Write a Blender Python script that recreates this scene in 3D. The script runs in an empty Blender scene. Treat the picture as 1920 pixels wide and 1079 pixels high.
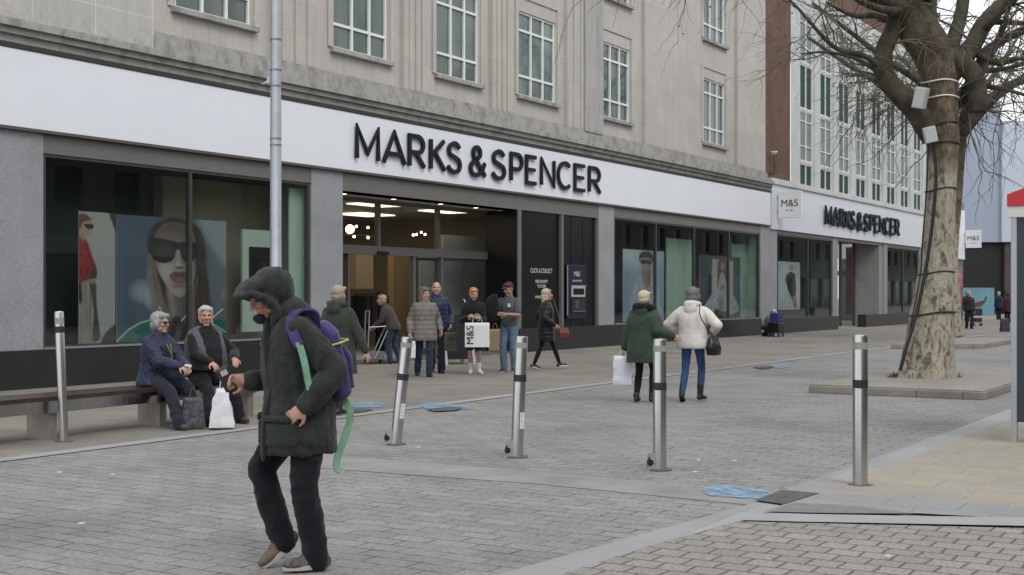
import bpy, bmesh, math, random
from math import sin, cos, pi, radians as R
from mathutils import Vector as V, Matrix, Euler, noise as mnoise
C = bpy.context.scene.collection
random.seed(7)
# ---------------------------------------------------------------- camera
F = 2408.0; HC = 1.5; HY = 553.0
cam_d = bpy.data.cameras.new('camera'); cam = bpy.data.objects.new('camera', cam_d); C.objects.link(cam)
cam.location = (0, 0, HC); cam.rotation_euler = (R(90), 0, 0)
cam_d.sensor_width = 36; cam_d.lens = 36 * F / 1920.0; cam_d.shift_y = 13.5 / 1920.0
cam_d.clip_end = 2000; cam_d.clip_start = 0.1
bpy.context.scene.camera = cam
# ---------------------------------------------------------------- light
SUN_EL, SUN_AZ = R(48), R(150)
w = bpy.data.worlds.new("World"); bpy.context.scene.world = w; w.use_nodes = True
nt = w.node_tree; nt.nodes.clear()
o_ = nt.nodes.new('ShaderNodeOutputWorld'); bg = nt.nodes.new('ShaderNodeBackground')
sky = nt.nodes.new('ShaderNodeTexSky'); sky.sky_type = 'NISHITA'; sky.sun_disc = False
sky.sun_elevation = SUN_EL; sky.sun_rotation = SUN_AZ
tc = nt.nodes.new('ShaderNodeTexCoord'); nz = nt.nodes.new('ShaderNodeTexNoise')
nz.inputs['Scale'].default_value = 2.2; nz.inputs['Detail'].default_value = 5
cr = nt.nodes.new('ShaderNodeValToRGB')
cr.color_ramp.elements[0].position = .3; cr.color_ramp.elements[0].color = (.62, .65, .70, 1)
cr.color_ramp.elements[1].position = .7; cr.color_ramp.elements[1].color = (.97, .98, 1, 1)
ml = nt.nodes.new('ShaderNodeVectorMath'); ml.operation = 'SCALE'; ml.inputs['Scale'].default_value = 9.0
mx = nt.nodes.new('ShaderNodeMix'); mx.data_type = 'RGBA'; mx.inputs['Factor'].default_value = .93
L = nt.links.new
L(tc.outputs['Generated'], nz.inputs['Vector']); L(nz.outputs['Fac'], cr.inputs['Fac'])
L(cr.outputs['Color'], ml.inputs[0]); L(sky.outputs['Color'], mx.inputs['A']); L(ml.outputs['Vector'], mx.inputs['B'])
L(mx.outputs['Result'], bg.inputs['Color']); bg.inputs['Strength'].default_value = .1
L(bg.outputs[0], o_.inputs[0])
sd = bpy.data.lights.new('sun', 'SUN'); sun = bpy.data.objects.new('sun', sd); C.objects.link(sun)
sd.energy = .8; sd.angle = R(25); sd.color = (1, .97, .93)
# sky sun_rotation is measured clockwise from +Y
sdir = V((sin(SUN_AZ) * cos(SUN_EL), cos(SUN_AZ) * cos(SUN_EL), sin(SUN_EL)))
sun.rotation_euler = sdir.to_track_quat('Z', 'Y').to_euler(); sun.location = (20, -20, 30)
vs = bpy.context.scene.view_settings
vs.view_transform = 'Standard'; vs.look = 'None'; vs.gamma = 1; vs.exposure = 0.78
sc = bpy.context.scene
sc.cycles.max_bounces = 7; sc.cycles.diffuse_bounces = 3; sc.cycles.glossy_bounces = 3
sc.cycles.transparent_max_bounces = 10; sc.cycles.transmission_bounces = 4
sc.cycles.use_denoising = True; sc.cycles.sample_clamp_indirect = 6
# ---------------------------------------------------------------- frames
P0 = V((-7.98, 20.01, 0)); UX, UY = 1483 / 2828.0, 2408 / 2828.0
FA = math.atan2(UY, UX)                      # facade direction
def G(px, py, z=0.0):                        # a ground contact point read off the picture
    Y = F * (HC - z) / (py - HY); return V(((px - 960) / F * Y, Y, z))
def fs(px, d=0.0):                           # distance along the facade, on the plane d metres behind it
    k = (px - 960) / F; ax, ay = P0.x - UY * d, P0.y + UX * d
    return (k * ay - ax) / (UX - k * UY)
def fz(px, py, d=0.0):
    s = fs(px, d); Y = P0.y + UX * d + s * UY; return HC + (HY - py) * Y / F
def loc2w(x, y, z=0): return V((P0.x + x * UX - y * UY, P0.y + x * UY + y * UX, z))
def w2loc(p):
    q = V((p[0] - P0.x, p[1] - P0.y)); return V((q.x * UX + q.y * UY, -q.x * UY + q.y * UX))
# ---------------------------------------------------------------- materials
MATS = {}
def nodes(name):
    m = bpy.data.materials.new(name); m.use_nodes = True; n = m.node_tree
    return m, n, n.nodes['Principled BSDF']
def N(n, t, **kw):
    x = n.nodes.new(t)
    for k, v in kw.items():
        if k.startswith('i_'):
            key = k[2:].replace('_', ' ')
            x.inputs[key].default_value = v
        else: setattr(x, k, v)
    return x
def c4(c): return (c[0], c[1], c[2], 1)
def ramp(n, src, stops):
    r = n.nodes.new('ShaderNodeValToRGB'); e = r.color_ramp.elements
    while len(e) < len(stops): e.new(.5)
    for i, (p, c) in enumerate(stops): e[i].position = p; e[i].color = c4(c) if not isinstance(c, float) else (c, c, c, 1)
    n.links.new(src, r.inputs['Fac']); return r.outputs['Color']
def mixc(n, f, a, b, mode='MIX'):
    m = n.nodes.new('ShaderNodeMix'); m.data_type = 'RGBA'; m.blend_type = mode
    for s, v in (('Factor', f), ('A', a), ('B', b)):
        if hasattr(v, 'is_output') or hasattr(v, 'links'): n.links.new(v, m.inputs[s])
        elif s == 'Factor': m.inputs[s].default_value = v
        else: m.inputs[s].default_value = c4(v)
    return m.outputs['Result']
def objvec(n, swz=None, scale=(1, 1, 1), rot=(0, 0, 0)):
    t = n.nodes.new('ShaderNodeTexCoord'); out = t.outputs['Object']
    if swz:
        s = n.nodes.new('ShaderNodeSeparateXYZ'); c = n.nodes.new('ShaderNodeCombineXYZ')
        n.links.new(out, s.inputs[0])
        for i, a in enumerate(swz):
            if a in 'xyz': n.links.new(s.outputs['xyz'.index(a)], c.inputs[i])
        out = c.outputs[0]
    mp = n.nodes.new('ShaderNodeMapping'); mp.inputs['Scale'].default_value = scale; mp.inputs['Rotation'].default_value = rot
    n.links.new(out, mp.inputs['Vector']); return mp.outputs[0]
def pbr(name, col, rough=.6, metal=0., var=0., vs_=3., bump=0., bs=60., spec=.5, stretch=(1, 1, 1), col2=None, emit=None, sheen=0.):
    if name in MATS: return MATS[name]
    m, n, b = nodes(name); MATS[name] = m
    b.inputs['Base Color'].default_value = c4(col); b.inputs['Roughness'].default_value = rough
    b.inputs['Metallic'].default_value = metal; b.inputs['Specular IOR Level'].default_value = spec
    if sheen: b.inputs['Sheen Weight'].default_value = sheen; b.inputs['Sheen Roughness'].default_value = .5
    if emit: b.inputs['Emission Color'].default_value = c4(emit[0]); b.inputs['Emission Strength'].default_value = emit[1]
    v = objvec(n, scale=stretch)
    if var or col2:
        t = N(n, 'ShaderNodeTexNoise', i_Scale=vs_, i_Detail=6., i_Roughness=.62); n.links.new(v, t.inputs['Vector'])
        c2 = col2 or tuple(max(0, x * (1 - var)) for x in col); c1 = tuple(min(1, x * (1 + var * .6)) for x in col) if not col2 else col
        n.links.new(ramp(n, t.outputs['Fac'], [(.32, c2), (.68, c1)]), b.inputs['Base Color'])
    if bump:
        t = N(n, 'ShaderNodeTexNoise', i_Scale=bs, i_Detail=4.); n.links.new(v, t.inputs['Vector'])
        bp = N(n, 'ShaderNodeBump', i_Strength=bump, i_Distance=.01); n.links.new(t.outputs['Fac'], bp.inputs['Height'])
        n.links.new(bp.outputs[0], b.inputs['Normal'])
    return m
def cloth(name, col, rough=.9, weave=450., fold=14., fs_=.35, var=.18):
    if name in MATS: return MATS[name]
    m, n, b = nodes(name); MATS[name] = m
    b.inputs['Roughness'].default_value = rough; b.inputs['Specular IOR Level'].default_value = .25
    b.inputs['Sheen Weight'].default_value = .12
    v = objvec(n, scale=(1, 1, .55))
    t = N(n, 'ShaderNodeTexNoise', i_Scale=fold, i_Detail=5., i_Roughness=.6, i_Distortion=.6); n.links.new(v, t.inputs['Vector'])
    t2 = N(n, 'ShaderNodeTexNoise', i_Scale=weave, i_Detail=1.); n.links.new(v, t2.inputs['Vector'])
    n.links.new(ramp(n, t.outputs['Fac'], [(.3, tuple(x * (1 - var) for x in col)), (.7, tuple(x * (1 + var) for x in col))]), b.inputs['Base Color'])
    b1 = N(n, 'ShaderNodeBump', i_Strength=fs_, i_Distance=.03); n.links.new(t.outputs['Fac'], b1.inputs['Height'])
    b2 = N(n, 'ShaderNodeBump', i_Strength=.12, i_Distance=.002); n.links.new(t2.outputs['Fac'], b2.inputs['Height'])
    n.links.new(b1.outputs[0], b2.inputs['Normal']); n.links.new(b2.outputs[0], b.inputs['Normal'])
    return m
def glass(name, tint=(.75, .85, .8), refl=1.0, ior=1.5):
    if name in MATS: return MATS[name]
    m = bpy.data.materials.new(name); m.use_nodes = True; n = m.node_tree; n.nodes.clear(); MATS[name] = m
    o = n.nodes.new('ShaderNodeOutputMaterial'); t = N(n, 'ShaderNodeBsdfTransparent'); t.inputs[0].default_value = c4(tint)
    g = N(n, 'ShaderNodeBsdfGlossy', i_Roughness=.01); g.inputs['Color'].default_value = (refl, refl, refl, 1)
    ge = n.nodes.new('ShaderNodeNewGeometry'); dt = N(n, 'ShaderNodeVectorMath', operation='DOT_PRODUCT'); mx = n.nodes.new('ShaderNodeMixShader')
    n.links.new(ge.outputs['Normal'], dt.inputs[0]); n.links.new(ge.outputs['Incoming'], dt.inputs[1])
    ab = N(n, 'ShaderNodeMath', operation='ABSOLUTE'); n.links.new(dt.outputs['Value'], ab.inputs[0])
    iv = N(n, 'ShaderNodeMath', operation='SUBTRACT'); iv.inputs[0].default_value = 1.; n.links.new(ab.outputs[0], iv.inputs[1])
    pw = N(n, 'ShaderNodeMath', operation='POWER'); pw.inputs[1].default_value = 5.; n.links.new(iv.outputs[0], pw.inputs[0])
    fr = N(n, 'ShaderNodeMath', operation='MULTIPLY_ADD'); fr.inputs[1].default_value = .92; fr.inputs[2].default_value = .08; n.links.new(pw.outputs[0], fr.inputs[0])
    n.links.new(fr.outputs[0], mx.inputs[0]); n.links.new(t.outputs[0], mx.inputs[1]); n.links.new(g.outputs[0], mx.inputs[2])
    n.links.new(mx.outputs[0], o.inputs[0]); return m
# ---------------------------------------------------------------- mesh builder
class MB:
    def __init__(s): s.v = []; s.f = []; s.mi = []
    def add(s, vs, fs_, mi=0):
        o = len(s.v); s.v += [tuple(p) for p in vs]
        for f in fs_: s.f.append([i + o for i in f]); s.mi.append(mi)
        return s
    def box(s, x0, x1, y0, y1, z0, z1, mi=0, M=None):
        p = [(x, y, z) for z in (z0, z1) for y in (y0, y1) for x in (x0, x1)]
        if M is not None: p = [M @ V(q) for q in p]
        return s.add(p, [(0, 2, 3, 1), (4, 5, 7, 6), (0, 1, 5, 4), (2, 6, 7, 3), (0, 4, 6, 2), (1, 3, 7, 5)], mi)
    def quad(s, a, b, c, d, mi=0): return s.add([a, b, c, d], [(0, 1, 2, 3)], mi)
    def prism(s, pts, z0, z1, mi=0):          # polygon in xy extruded in z
        n = len(pts); v = [(p[0], p[1], z0) for p in pts] + [(p[0], p[1], z1) for p in pts]
        return s.add(v, [tuple(range(n))[::-1], tuple(range(n, 2 * n))] + [(i, (i + 1) % n, n + (i + 1) % n, n + i) for i in range(n)], mi)
    def plate(s, pts, y0, y1, mi=0):          # polygon in xz extruded in y
        n = len(pts); v = [(p[0], y0, p[1]) for p in pts] + [(p[0], y1, p[1]) for p in pts]
        return s.add(v, [tuple(range(n)), tuple(range(n, 2 * n))[::-1]] + [(i, n + i, n + (i + 1) % n, (i + 1) % n) for i in range(n)], mi)
    def tube(s, path, rad, n=10, cap=True, mi=0, fn=None):
        path = [V(p) for p in path]; k = len(path); o = len(s.v)
        if not hasattr(rad, '__len__'): rad = [rad] * k
        up = None
        for i, p in enumerate(path):
            t = (path[min(i + 1, k - 1)] - path[max(i - 1, 0)])
            t = t.normalized() if t.length > 1e-9 else V((0, 0, 1))
            if up is None: up = t.orthogonal().normalized()
            else:
                up = up - t * up.dot(t); up = up.normalized() if up.length > 1e-6 else t.orthogonal().normalized()
            bt = t.cross(up)
            for j in range(n):
                a = 2 * pi * j / n; r = rad[i]
                if fn: r *= fn(i, a)
                s.v.append(tuple(p + (up * cos(a) + bt * sin(a)) * r))
        for i in range(k - 1):
            for j in range(n):
                a = o + i * n + j; b = o + i * n + (j + 1) % n
                s.f.append([a, b, b + n, a + n]); s.mi.append(mi)
        if cap:
            s.f.append([o + j for j in range(n)][::-1]); s.mi.append(mi)
            s.f.append([o + (k - 1) * n + j for j in range(n)]); s.mi.append(mi)
        return s
    def lathe(s, prof, n=24, c=(0, 0), mi=0, M=None):   # prof: (r, z)
        vs_ = []
        for r, z in prof:
            for j in range(n): vs_.append(V((c[0] + r * cos(2 * pi * j / n), c[1] + r * sin(2 * pi * j / n), z)))
        if M is not None: vs_ = [M @ q for q in vs_]
        k = len(prof); f = [(i * n + j, i * n + (j + 1) % n, (i + 1) * n + (j + 1) % n, (i + 1) * n + j) for i in range(k - 1) for j in range(n)]
        f += [tuple(range(n))[::-1], tuple((k - 1) * n + j for j in range(n))]
        return s.add(vs_, f, mi)
    def ball(s, c, r, n=12, m=8, mi=0):
        if not hasattr(r, '__len__'): r = (r, r, r)
        prof = [(sin(pi * i / m), -cos(pi * i / m)) for i in range(m + 1)]
        prof[0] = (.001, -1); prof[-1] = (.001, 1)
        M = Matrix.Translation(V(c)) @ Matrix.Diagonal((r[0], r[1], r[2], 1))
        return s.lathe(prof, n, mi=mi, M=M)
    def build(s, name, mats, parent=None, smooth=None, loc=None, rot=None, bevel=0):
        me = bpy.data.meshes.new(name); me.from_pydata(s.v, [], s.f)
        if not isinstance(mats, (list, tuple)): mats = [mats]
        for m in mats: me.materials.append(m)
        me.polygons.foreach_set('material_index', s.mi)
        bm = bmesh.new(); bm.from_mesh(me); bmesh.ops.recalc_face_normals(bm, faces=bm.faces)
        if bevel:
            bmesh.ops.bevel(bm, geom=[e for e in bm.edges if e.is_manifold and e.calc_face_angle(0) > .6], offset=bevel, segments=2, affect='EDGES', profile=.6)
        bm.to_mesh(me); bm.free()
        if smooth is not None:
            me.polygons.foreach_set('use_smooth', [True] * len(me.polygons)); me.set_sharp_from_angle(angle=R(smooth))
        o = bpy.data.objects.new(name, me); C.objects.link(o)
        if parent is not None: o.parent = parent
        if loc is not None: o.location = loc
        if rot is not None: o.rotation_euler = (0, 0, rot)
        return o
def tag(o, label=None, cat=None, group=None, kind=None):
    if label: o['label'] = label
    if cat: o['category'] = cat
    if group: o['group'] = group
    if kind: o['kind'] = kind
    return o
def thing(name, label, cat, loc=(0, 0, 0), rot=0, group=None):
    o = bpy.data.objects.new(name, None); C.objects.link(o); o.location = loc; o.rotation_euler = (0, 0, rot)
    o.empty_display_size = .2
    return tag(o, label, cat, group)
def inframe(name, label, cat, x=0., y=0., z=0., group=None):   # a thing whose axes follow the facade
    return thing(name, label, cat, loc2w(x, y, z), FA, group)
def copy_tree(o, parent=None):
    c = o.copy(); C.objects.link(c)
    if parent is not None: c.parent = parent
    for ch in list(o.children): copy_tree(ch, c)
    return c
def text(name, body, size, mat, parent, loc, rot=(R(90), 0, 0), ext=.004, sx=1., align='CENTER'):
    cu = bpy.data.curves.new(name, 'FONT'); cu.body = body; cu.size = size; cu.extrude = ext; cu.align_x = align
    o = bpy.data.objects.new(name, cu); C.objects.link(o)
    bpy.context.view_layer.update()
    me = bpy.data.meshes.new_from_object(o.evaluated_get(bpy.context.evaluated_depsgraph_get()))
    bpy.data.objects.remove(o); me.materials.clear(); me.materials.append(mat)
    n = bpy.data.objects.new(name, me); C.objects.link(n); n.parent = parent
    n.location = loc; n.rotation_euler = rot; n.scale = (sx, 1, 1)
    return n
# ---------------------------------------------------------------- stroke lettering
def arc(cx, cy, rx, ry, a0, a1, n=10):
    return [(cx + rx * cos(R(a0 + (a1 - a0) * i / n)), cy + ry * sin(R(a0 + (a1 - a0) * i / n))) for i in range(n + 1)]
_S = arc(.5, .75, .42, .25, 20, 90, 5) + arc(.5, .75, .42, .22, 90, 230, 8)[1:] + [(.5, .52)] + arc(.5, .26, .46, .26, 60, -90, 9)[1:] + arc(.5, .26, .5, .26, -90, -165, 5)[1:]
GL = {
 'M': [[(0, 0), (0, 1), (.5, .2), (1, 1), (1, 0)]],
 'A': [[(-.02, 0), (.5, 1), (1.02, 0)], [(.2, .3), (.8, .3)]],
 'R': [[(0, 0), (0, 1), (.5, 1)] + arc(.52, .73, .42, .27, 80, -80, 8) + [(.5, .46), (.05, .46)], [(.42, .46), (1, 0)]],
 'K': [[(0, 0), (0, 1)], [(.95, 1), (.1, .48)], [(.3, .56), (1, 0)]],
 'S': [_S],
 '&': [[(1.0, 0)] + [(.25, .66)] + arc(.44, .8, .24, .2, 210, -30, 9) + [(.3, .48)] + arc(.36, .24, .34, .24, 110, 300, 9) + [(.8, .2), (.98, .46)]],
 'P': [[(0, 0), (0, 1), (.5, 1)] + arc(.52, .72, .42, .28, 80, -80, 8) + [(.5, .44), (.05, .44)]],
 'E': [[(1, 1), (0, 1), (0, 0), (1, 0)], [(.03, .51), (.88, .51)]],
 'N': [[(0, 0), (0, 1), (1, 0), (1, 1)]],
 'C': [arc(.56, .5, .54, .5, 50, 310, 18)],
}
def ribbon(mb, pts, wd, y0, y1):
    pts = [V((p[0], p[1])) for p in pts]; k = len(pts); Lf = []; Rt = []
    for i, p in enumerate(pts):
        d0 = (p - pts[i - 1]).normalized() if i else (pts[1] - p).normalized()
        d1 = (pts[i + 1] - p).normalized() if i < k - 1 else d0
        n0 = V((-d0.y, d0.x)); n1 = V((-d1.y, d1.x)); m = (n0 + n1)
        m = m.normalized() if m.length > 1e-4 else n0
        q = wd / 2 / max(.72, m.dot(n0)); Lf.append(p + m * q); Rt.append(p - m * q)
    v = [(a.x, y0, a.y) for a in Lf] + [(a.x, y0, a.y) for a in Rt] + [(a.x, y1, a.y) for a in Lf] + [(a.x, y1, a.y) for a in Rt]
    f = []
    for i in range(k - 1):
        f += [(i, i + 1, k + i + 1, k + i), (2 * k + i, 3 * k + i, 3 * k + i + 1, 2 * k + i + 1),
              (i, 2 * k + i, 2 * k + i + 1, i + 1), (k + i, k + i + 1, 3 * k + i + 1, 3 * k + i)]
    f += [(0, k, 3 * k, 2 * k), (k - 1, 3 * k - 1, 4 * k - 1, 2 * k - 1)] if False else [(0, k, 3 * k, 2 * k), (k - 1, 2 * k - 1, 4 * k - 1, 3 * k - 1)]
    mb.add(v, f)
def letters(mb, spec, z0, z1, wd, y0, y1, sl=0.):
    h = z1 - z0
    for ch, a, b in spec:
        for q, st in enumerate(GL[ch]):
            pts = [(a + wd / 2 + p[0] * (b - a - wd), z0 + wd / 2 + p[1] * (h - wd) + sl * a) for p in st]
            ribbon(mb, pts, wd * (1 if q == 0 else .93), y0 - .002 * q, y1)
# ================================================================ materials of the place
def mat_stone(name='limestone', base=(.51, .478, .425), dark=(.25, .23, .20), joints=True, soot=.42, big=False):
    m, n, b = nodes(name); MATS[name] = m
    v = objvec(n, 'xz-'); vf = objvec(n)
    if big: v.node.inputs['Location'].default_value = (-fs(183), -fz(240, 22), 0)
    bt = N(n, 'ShaderNodeTexBrick', i_Scale=1., i_Mortar_Size=.006, i_Brick_Width=1.15, i_Row_Height=.62, i_Mortar_Smooth=.3)
    bt.offset = .5; n.links.new(v, bt.inputs['Vector'])
    bt.inputs['Color1'].default_value = c4(base); bt.inputs['Color2'].default_value = c4(tuple(x * .88 for x in base)); bt.inputs['Mortar'].default_value = c4(tuple(x * .66 for x in base))
    col = bt.outputs['Color'] if joints else base
    t = N(n, 'ShaderNodeTexNoise', i_Scale=1.3, i_Detail=7., i_Roughness=.6); n.links.new(vf, t.inputs['Vector'])
    c = mixc(n, ramp(n, t.outputs['Fac'], [(.38, 0.), (.75, .55)]), col, tuple(x * .72 for x in base))
    vst = objvec(n, scale=(5., 5., .25) if joints else (2.2, 2.2, 1.3)); t2 = N(n, 'ShaderNodeTexNoise', i_Scale=1.6, i_Detail=8., i_Roughness=.7); n.links.new(vst, t2.inputs['Vector'])
    c = mixc(n, ramp(n, t2.outputs['Fac'], [(.46, 0.), (.72, soot)]), c, dark)
    if joints:     # old soot splashes just above the ledge
        sx_ = n.nodes.new('ShaderNodeSeparateXYZ'); n.links.new(vf, sx_.inputs[0])
        mr = N(n, 'ShaderNodeMapRange'); mr.inputs['From Min'].default_value = 6.35; mr.inputs['From Max'].default_value = 5.8; n.links.new(sx_.outputs[2], mr.inputs['Value'])
        t5 = N(n, 'ShaderNodeTexNoise', i_Scale=4.5, i_Detail=8., i_Roughness=.75); n.links.new(vf, t5.inputs['Vector'])
        mm = N(n, 'ShaderNodeMath', operation='MULTIPLY'); n.links.new(mr.outputs[0], mm.inputs[0]); n.links.new(ramp(n, t5.outputs['Fac'], [(.46, 0.), (.66, .9)]), mm.inputs[1])
        c = mixc(n, mm.outputs[0], c, dark)
    t3 = N(n, 'ShaderNodeTexNoise', i_Scale=40., i_Detail=5.); n.links.new(vf, t3.inputs['Vector'])
    c = mixc(n, .25, c, ramp(n, t3.outputs['Fac'], [(.3, .3), (.7, .62)]), 'MIX')
    if big: bt.inputs['Brick Width'].default_value = fs(183) - fs(65); bt.inputs['Row Height'].default_value = 1.15; bt.offset = 0.; bt.inputs['Mortar Size'].default_value = .012; bt.inputs['Mortar'].default_value = c4((.66, .65, .62))
    n.links.new(c, b.inputs['Base Color']); b.inputs['Roughness'].default_value = .9; b.inputs['Specular IOR Level'].default_value = .25
    bp = N(n, 'ShaderNodeBump', i_Strength=.25, i_Distance=.01); n.links.new(t3.outputs['Fac'], bp.inputs['Height']); n.links.new(bp.outputs[0], b.inputs['Normal'])
    return m
def mat_brick(name, c1, c2, mortar, bw=.225, rh=.075, ms=.01, swz='xz-', rough=.9, bump=.3, var=.35, off=.5, speck=60., big=None, rot=(0,0,0), warp=0., broken=False):
    m, n, b = nodes(name); MATS[name] = m
    v = objvec(n, swz, rot=rot); vf = objvec(n)
    if warp:
        wn = N(n, 'ShaderNodeTexNoise', i_Scale=2.5, i_Detail=2.); n.links.new(v, wn.inputs['Vector'])
        sc_ = N(n, 'ShaderNodeVectorMath', operation='SCALE'); sc_.inputs['Scale'].default_value = warp; n.links.new(wn.outputs['Color'], sc_.inputs[0])
        ad = N(n, 'ShaderNodeVectorMath', operation='ADD'); n.links.new(v, ad.inputs[0]); n.links.new(sc_.outputs[0], ad.inputs[1]); v = ad.outputs[0]
    bt = N(n, 'ShaderNodeTexBrick', i_Scale=1., i_Mortar_Size=ms, i_Brick_Width=bw, i_Row_Height=rh, i_Mortar_Smooth=.4)
    bt.offset = off; n.links.new(v, bt.inputs['Vector'])
    bt.inputs['Color1'].default_value = c4(c1); bt.inputs['Color2'].default_value = c4(c2); bt.inputs['Mortar'].default_value = c4(mortar)
    t = N(n, 'ShaderNodeTexNoise', i_Scale=.7, i_Detail=8., i_Roughness=.65); n.links.new(vf, t.inputs['Vector'])
    cc = bt.outputs['Color']
    if broken:
        bt.inputs['Mortar'].default_value = c4(tuple((x + y) / 2 for x, y in zip(c1, c2)))
        tj = N(n, 'ShaderNodeTexNoise', i_Scale=3.2, i_Detail=5., i_Roughness=.7); n.links.new(vf, tj.inputs['Vector'])
        mj = N(n, 'ShaderNodeMath', operation='MULTIPLY'); n.links.new(bt.outputs['Fac'], mj.inputs[0]); n.links.new(ramp(n, tj.outputs['Fac'], [(.40, .12), (.62, 1.)]), mj.inputs[1])
        cc = mixc(n, mj.outputs[0], cc, mortar)
    c = mixc(n, 1., cc, ramp(n, t.outputs['Fac'], [(.3, 1 - var), (.7, 1 + var * .1)]), 'MULTIPLY')
    t3 = N(n, 'ShaderNodeTexNoise', i_Scale=speck, i_Detail=4.); n.links.new(vf, t3.inputs['Vector'])
    c = mixc(n, 1., c, ramp(n, t3.outputs['Fac'], [(.3, .72), (.72, 1.18)]), 'MULTIPLY')
    if broken:   # trodden gum spots and old stains
        vg = N(n, 'ShaderNodeTexVoronoi', i_Scale=2.6); n.links.new(vf, vg.inputs['Vector'])
        c = mixc(n, ramp(n, vg.outputs['Distance'], [(.045, .5), (.06, 0.)]), c, (.13, .128, .12))
        vg2 = N(n, 'ShaderNodeTexVoronoi', i_Scale=1.7); n.links.new(vf, vg2.inputs['Vector'])
        c = mixc(n, ramp(n, vg2.outputs['Distance'], [(.03, .6), (.04, 0.)]), c, (.42, .41, .39))
        ts = N(n, 'ShaderNodeTexNoise', i_Scale=.32, i_Detail=6., i_Roughness=.6); n.links.new(vf, ts.inputs['Vector'])
        c = mixc(n, 1., c, ramp(n, ts.outputs['Fac'], [(.52, 1.), (.68, .78)]), 'MULTIPLY')
    if big:   # old patches of another colour
        t4 = N(n, 'ShaderNodeTexVoronoi', i_Scale=big[1]); n.links.new(v, t4.inputs['Vector'])
        sp = N(n, 'ShaderNodeSeparateColor'); n.links.new(t4.outputs['Color'], sp.inputs[0])
        c = mixc(n, ramp(n, sp.outputs[0], [(.5, 0.), (.56, big[2])]), c, big[0])
    n.links.new(c, b.inputs['Base Color']); b.inputs['Roughness'].default_value = rough; b.inputs['Specular IOR Level'].default_value = .3
    b1 = N(n, 'ShaderNodeBump', i_Strength=bump, i_Distance=.012, invert=True); n.links.new(bt.outputs['Fac'], b1.inputs['Height'])
    b2 = N(n, 'ShaderNodeBump', i_Strength=.2, i_Distance=.004); n.links.new(t3.outputs['Fac'], b2.inputs['Height'])
    n.links.new(b1.outputs[0], b2.inputs['Normal']); n.links.new(b2.outputs[0], b.inputs['Normal'])
    return m
def mat_granite(name, c1, c2, rough=.5, scale=90.):
    m, n, b = nodes(name); MATS[name] = m
    v = objvec(n); t = N(n, 'ShaderNodeTexNoise', i_Scale=scale, i_Detail=3., i_Roughness=.8); n.links.new(v, t.inputs['Vector'])
    t2 = N(n, 'ShaderNodeTexNoise', i_Scale=1.2, i_Detail=4.); n.links.new(v, t2.inputs['Vector'])
    c = ramp(n, t.outputs['Fac'], [(.35, c1), (.65, c2)])
    c = mixc(n, 1., c, ramp(n, t2.outputs['Fac'], [(.3, .85), (.7, 1.05)]), 'MULTIPLY')
    n.links.new(c, b.inputs['Base Color']); b.inputs['Roughness'].default_value = rough
    return m
stone = mat_stone()
stone_plain = mat_stone('stained_ledge_stone', base=(.34, .325, .29), dark=(.06, .057, .048), joints=False, soot=1.)
stone_end = mat_stone('large_ashlar', base=(.50, .475, .43), big=True)
granite = mat_granite('pilaster_granite', (.17, .175, .19), (.40, .41, .43), .5)
dark_granite = mat_granite('plinth_granite', (.012, .013, .014), (.035, .036, .037), .3, 60)
brick = mat_brick('red_brown_brick', (.20, .112, .075), (.15, .084, .058), (.15, .105, .08))
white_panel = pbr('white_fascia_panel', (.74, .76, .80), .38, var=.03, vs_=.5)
grey_metal = pbr('grey_shopfront_metal', (.155, .148, .138), .45, .1, var=.1, vs_=1.2)
dark_metal = pbr('dark_frame_metal', (.06, .06, .058), .4, .3, var=.1)
black_sign = pbr('black_letter_face', (.006, .007, .009), .6, spec=.3)
black_panel = pbr('black_gloss_panel', (.006, .006, .007), .28, spec=.35)
white_frame = pbr('white_window_frame', (.72, .74, .74), .5)
mint = pbr('pale_mint_display_wall', (.30, .38, .335), .8, var=.05)
darkgreen = pbr('dark_display_backing', (.028, .038, .032), .7, var=.2, vs_=.8)
steel = pbr('brushed_steel', (.55, .54, .52), .28, 1., var=.12, vs_=5, stretch=(1, 1, .15), bump=.03, bs=200)
galv = pbr('galvanised_steel', (.42, .44, .47), .42, .75, var=.12, vs_=3)
shopglass = glass('shop_glass', (.80, .88, .83), .8)
doorglass = glass('door_glass', (.90, .94, .92), .6)
setts = mat_brick('grey_setts', (.300, .292, .277), (.243, .240, .232), (.09, .085, .08), bw=.30, rh=.155, ms=.010, swz='yx-', var=.20, warp=.05, broken=True, speck=35, bump=.5)
flags = mat_brick('buff_flagstones', (.275, .25, .21), (.22, .207, .185), (.15, .14, .125), bw=.6, rh=.4, ms=.005, swz='yx-', var=.22, speck=50, broken=True)
flags2 = mat_brick('yellow_flagstones', (.365, .325, .25), (.32, .302, .265), (.17, .16, .14), bw=.66, rh=.45, ms=.006, swz='yx-', var=.15, speck=60, broken=True)
blocks = mat_brick('rounded_block_paving', (.325, .302, .272), (.265, .25, .228), (.13, .122, .11), bw=.19, rh=.175, ms=.009, swz='yx-', var=.2, bump=.8, warp=.05, speck=40)
kerbm = mat_brick('pale_granite_kerb', (.355, .355, .35), (.30, .30, .30), (.22, .22, .22), bw=.9, rh=.5, ms=.004, swz='xy-', var=.15, speck=150)
concrete = pbr('weathered_concrete', (.235, .22, .19), .9, var=.25, vs_=2.5, bump=.3, bs=70)
pebble = mat_granite('resin_bound_gravel', (.15, .135, .115), (.36, .33, .285), .9, 45)
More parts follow.
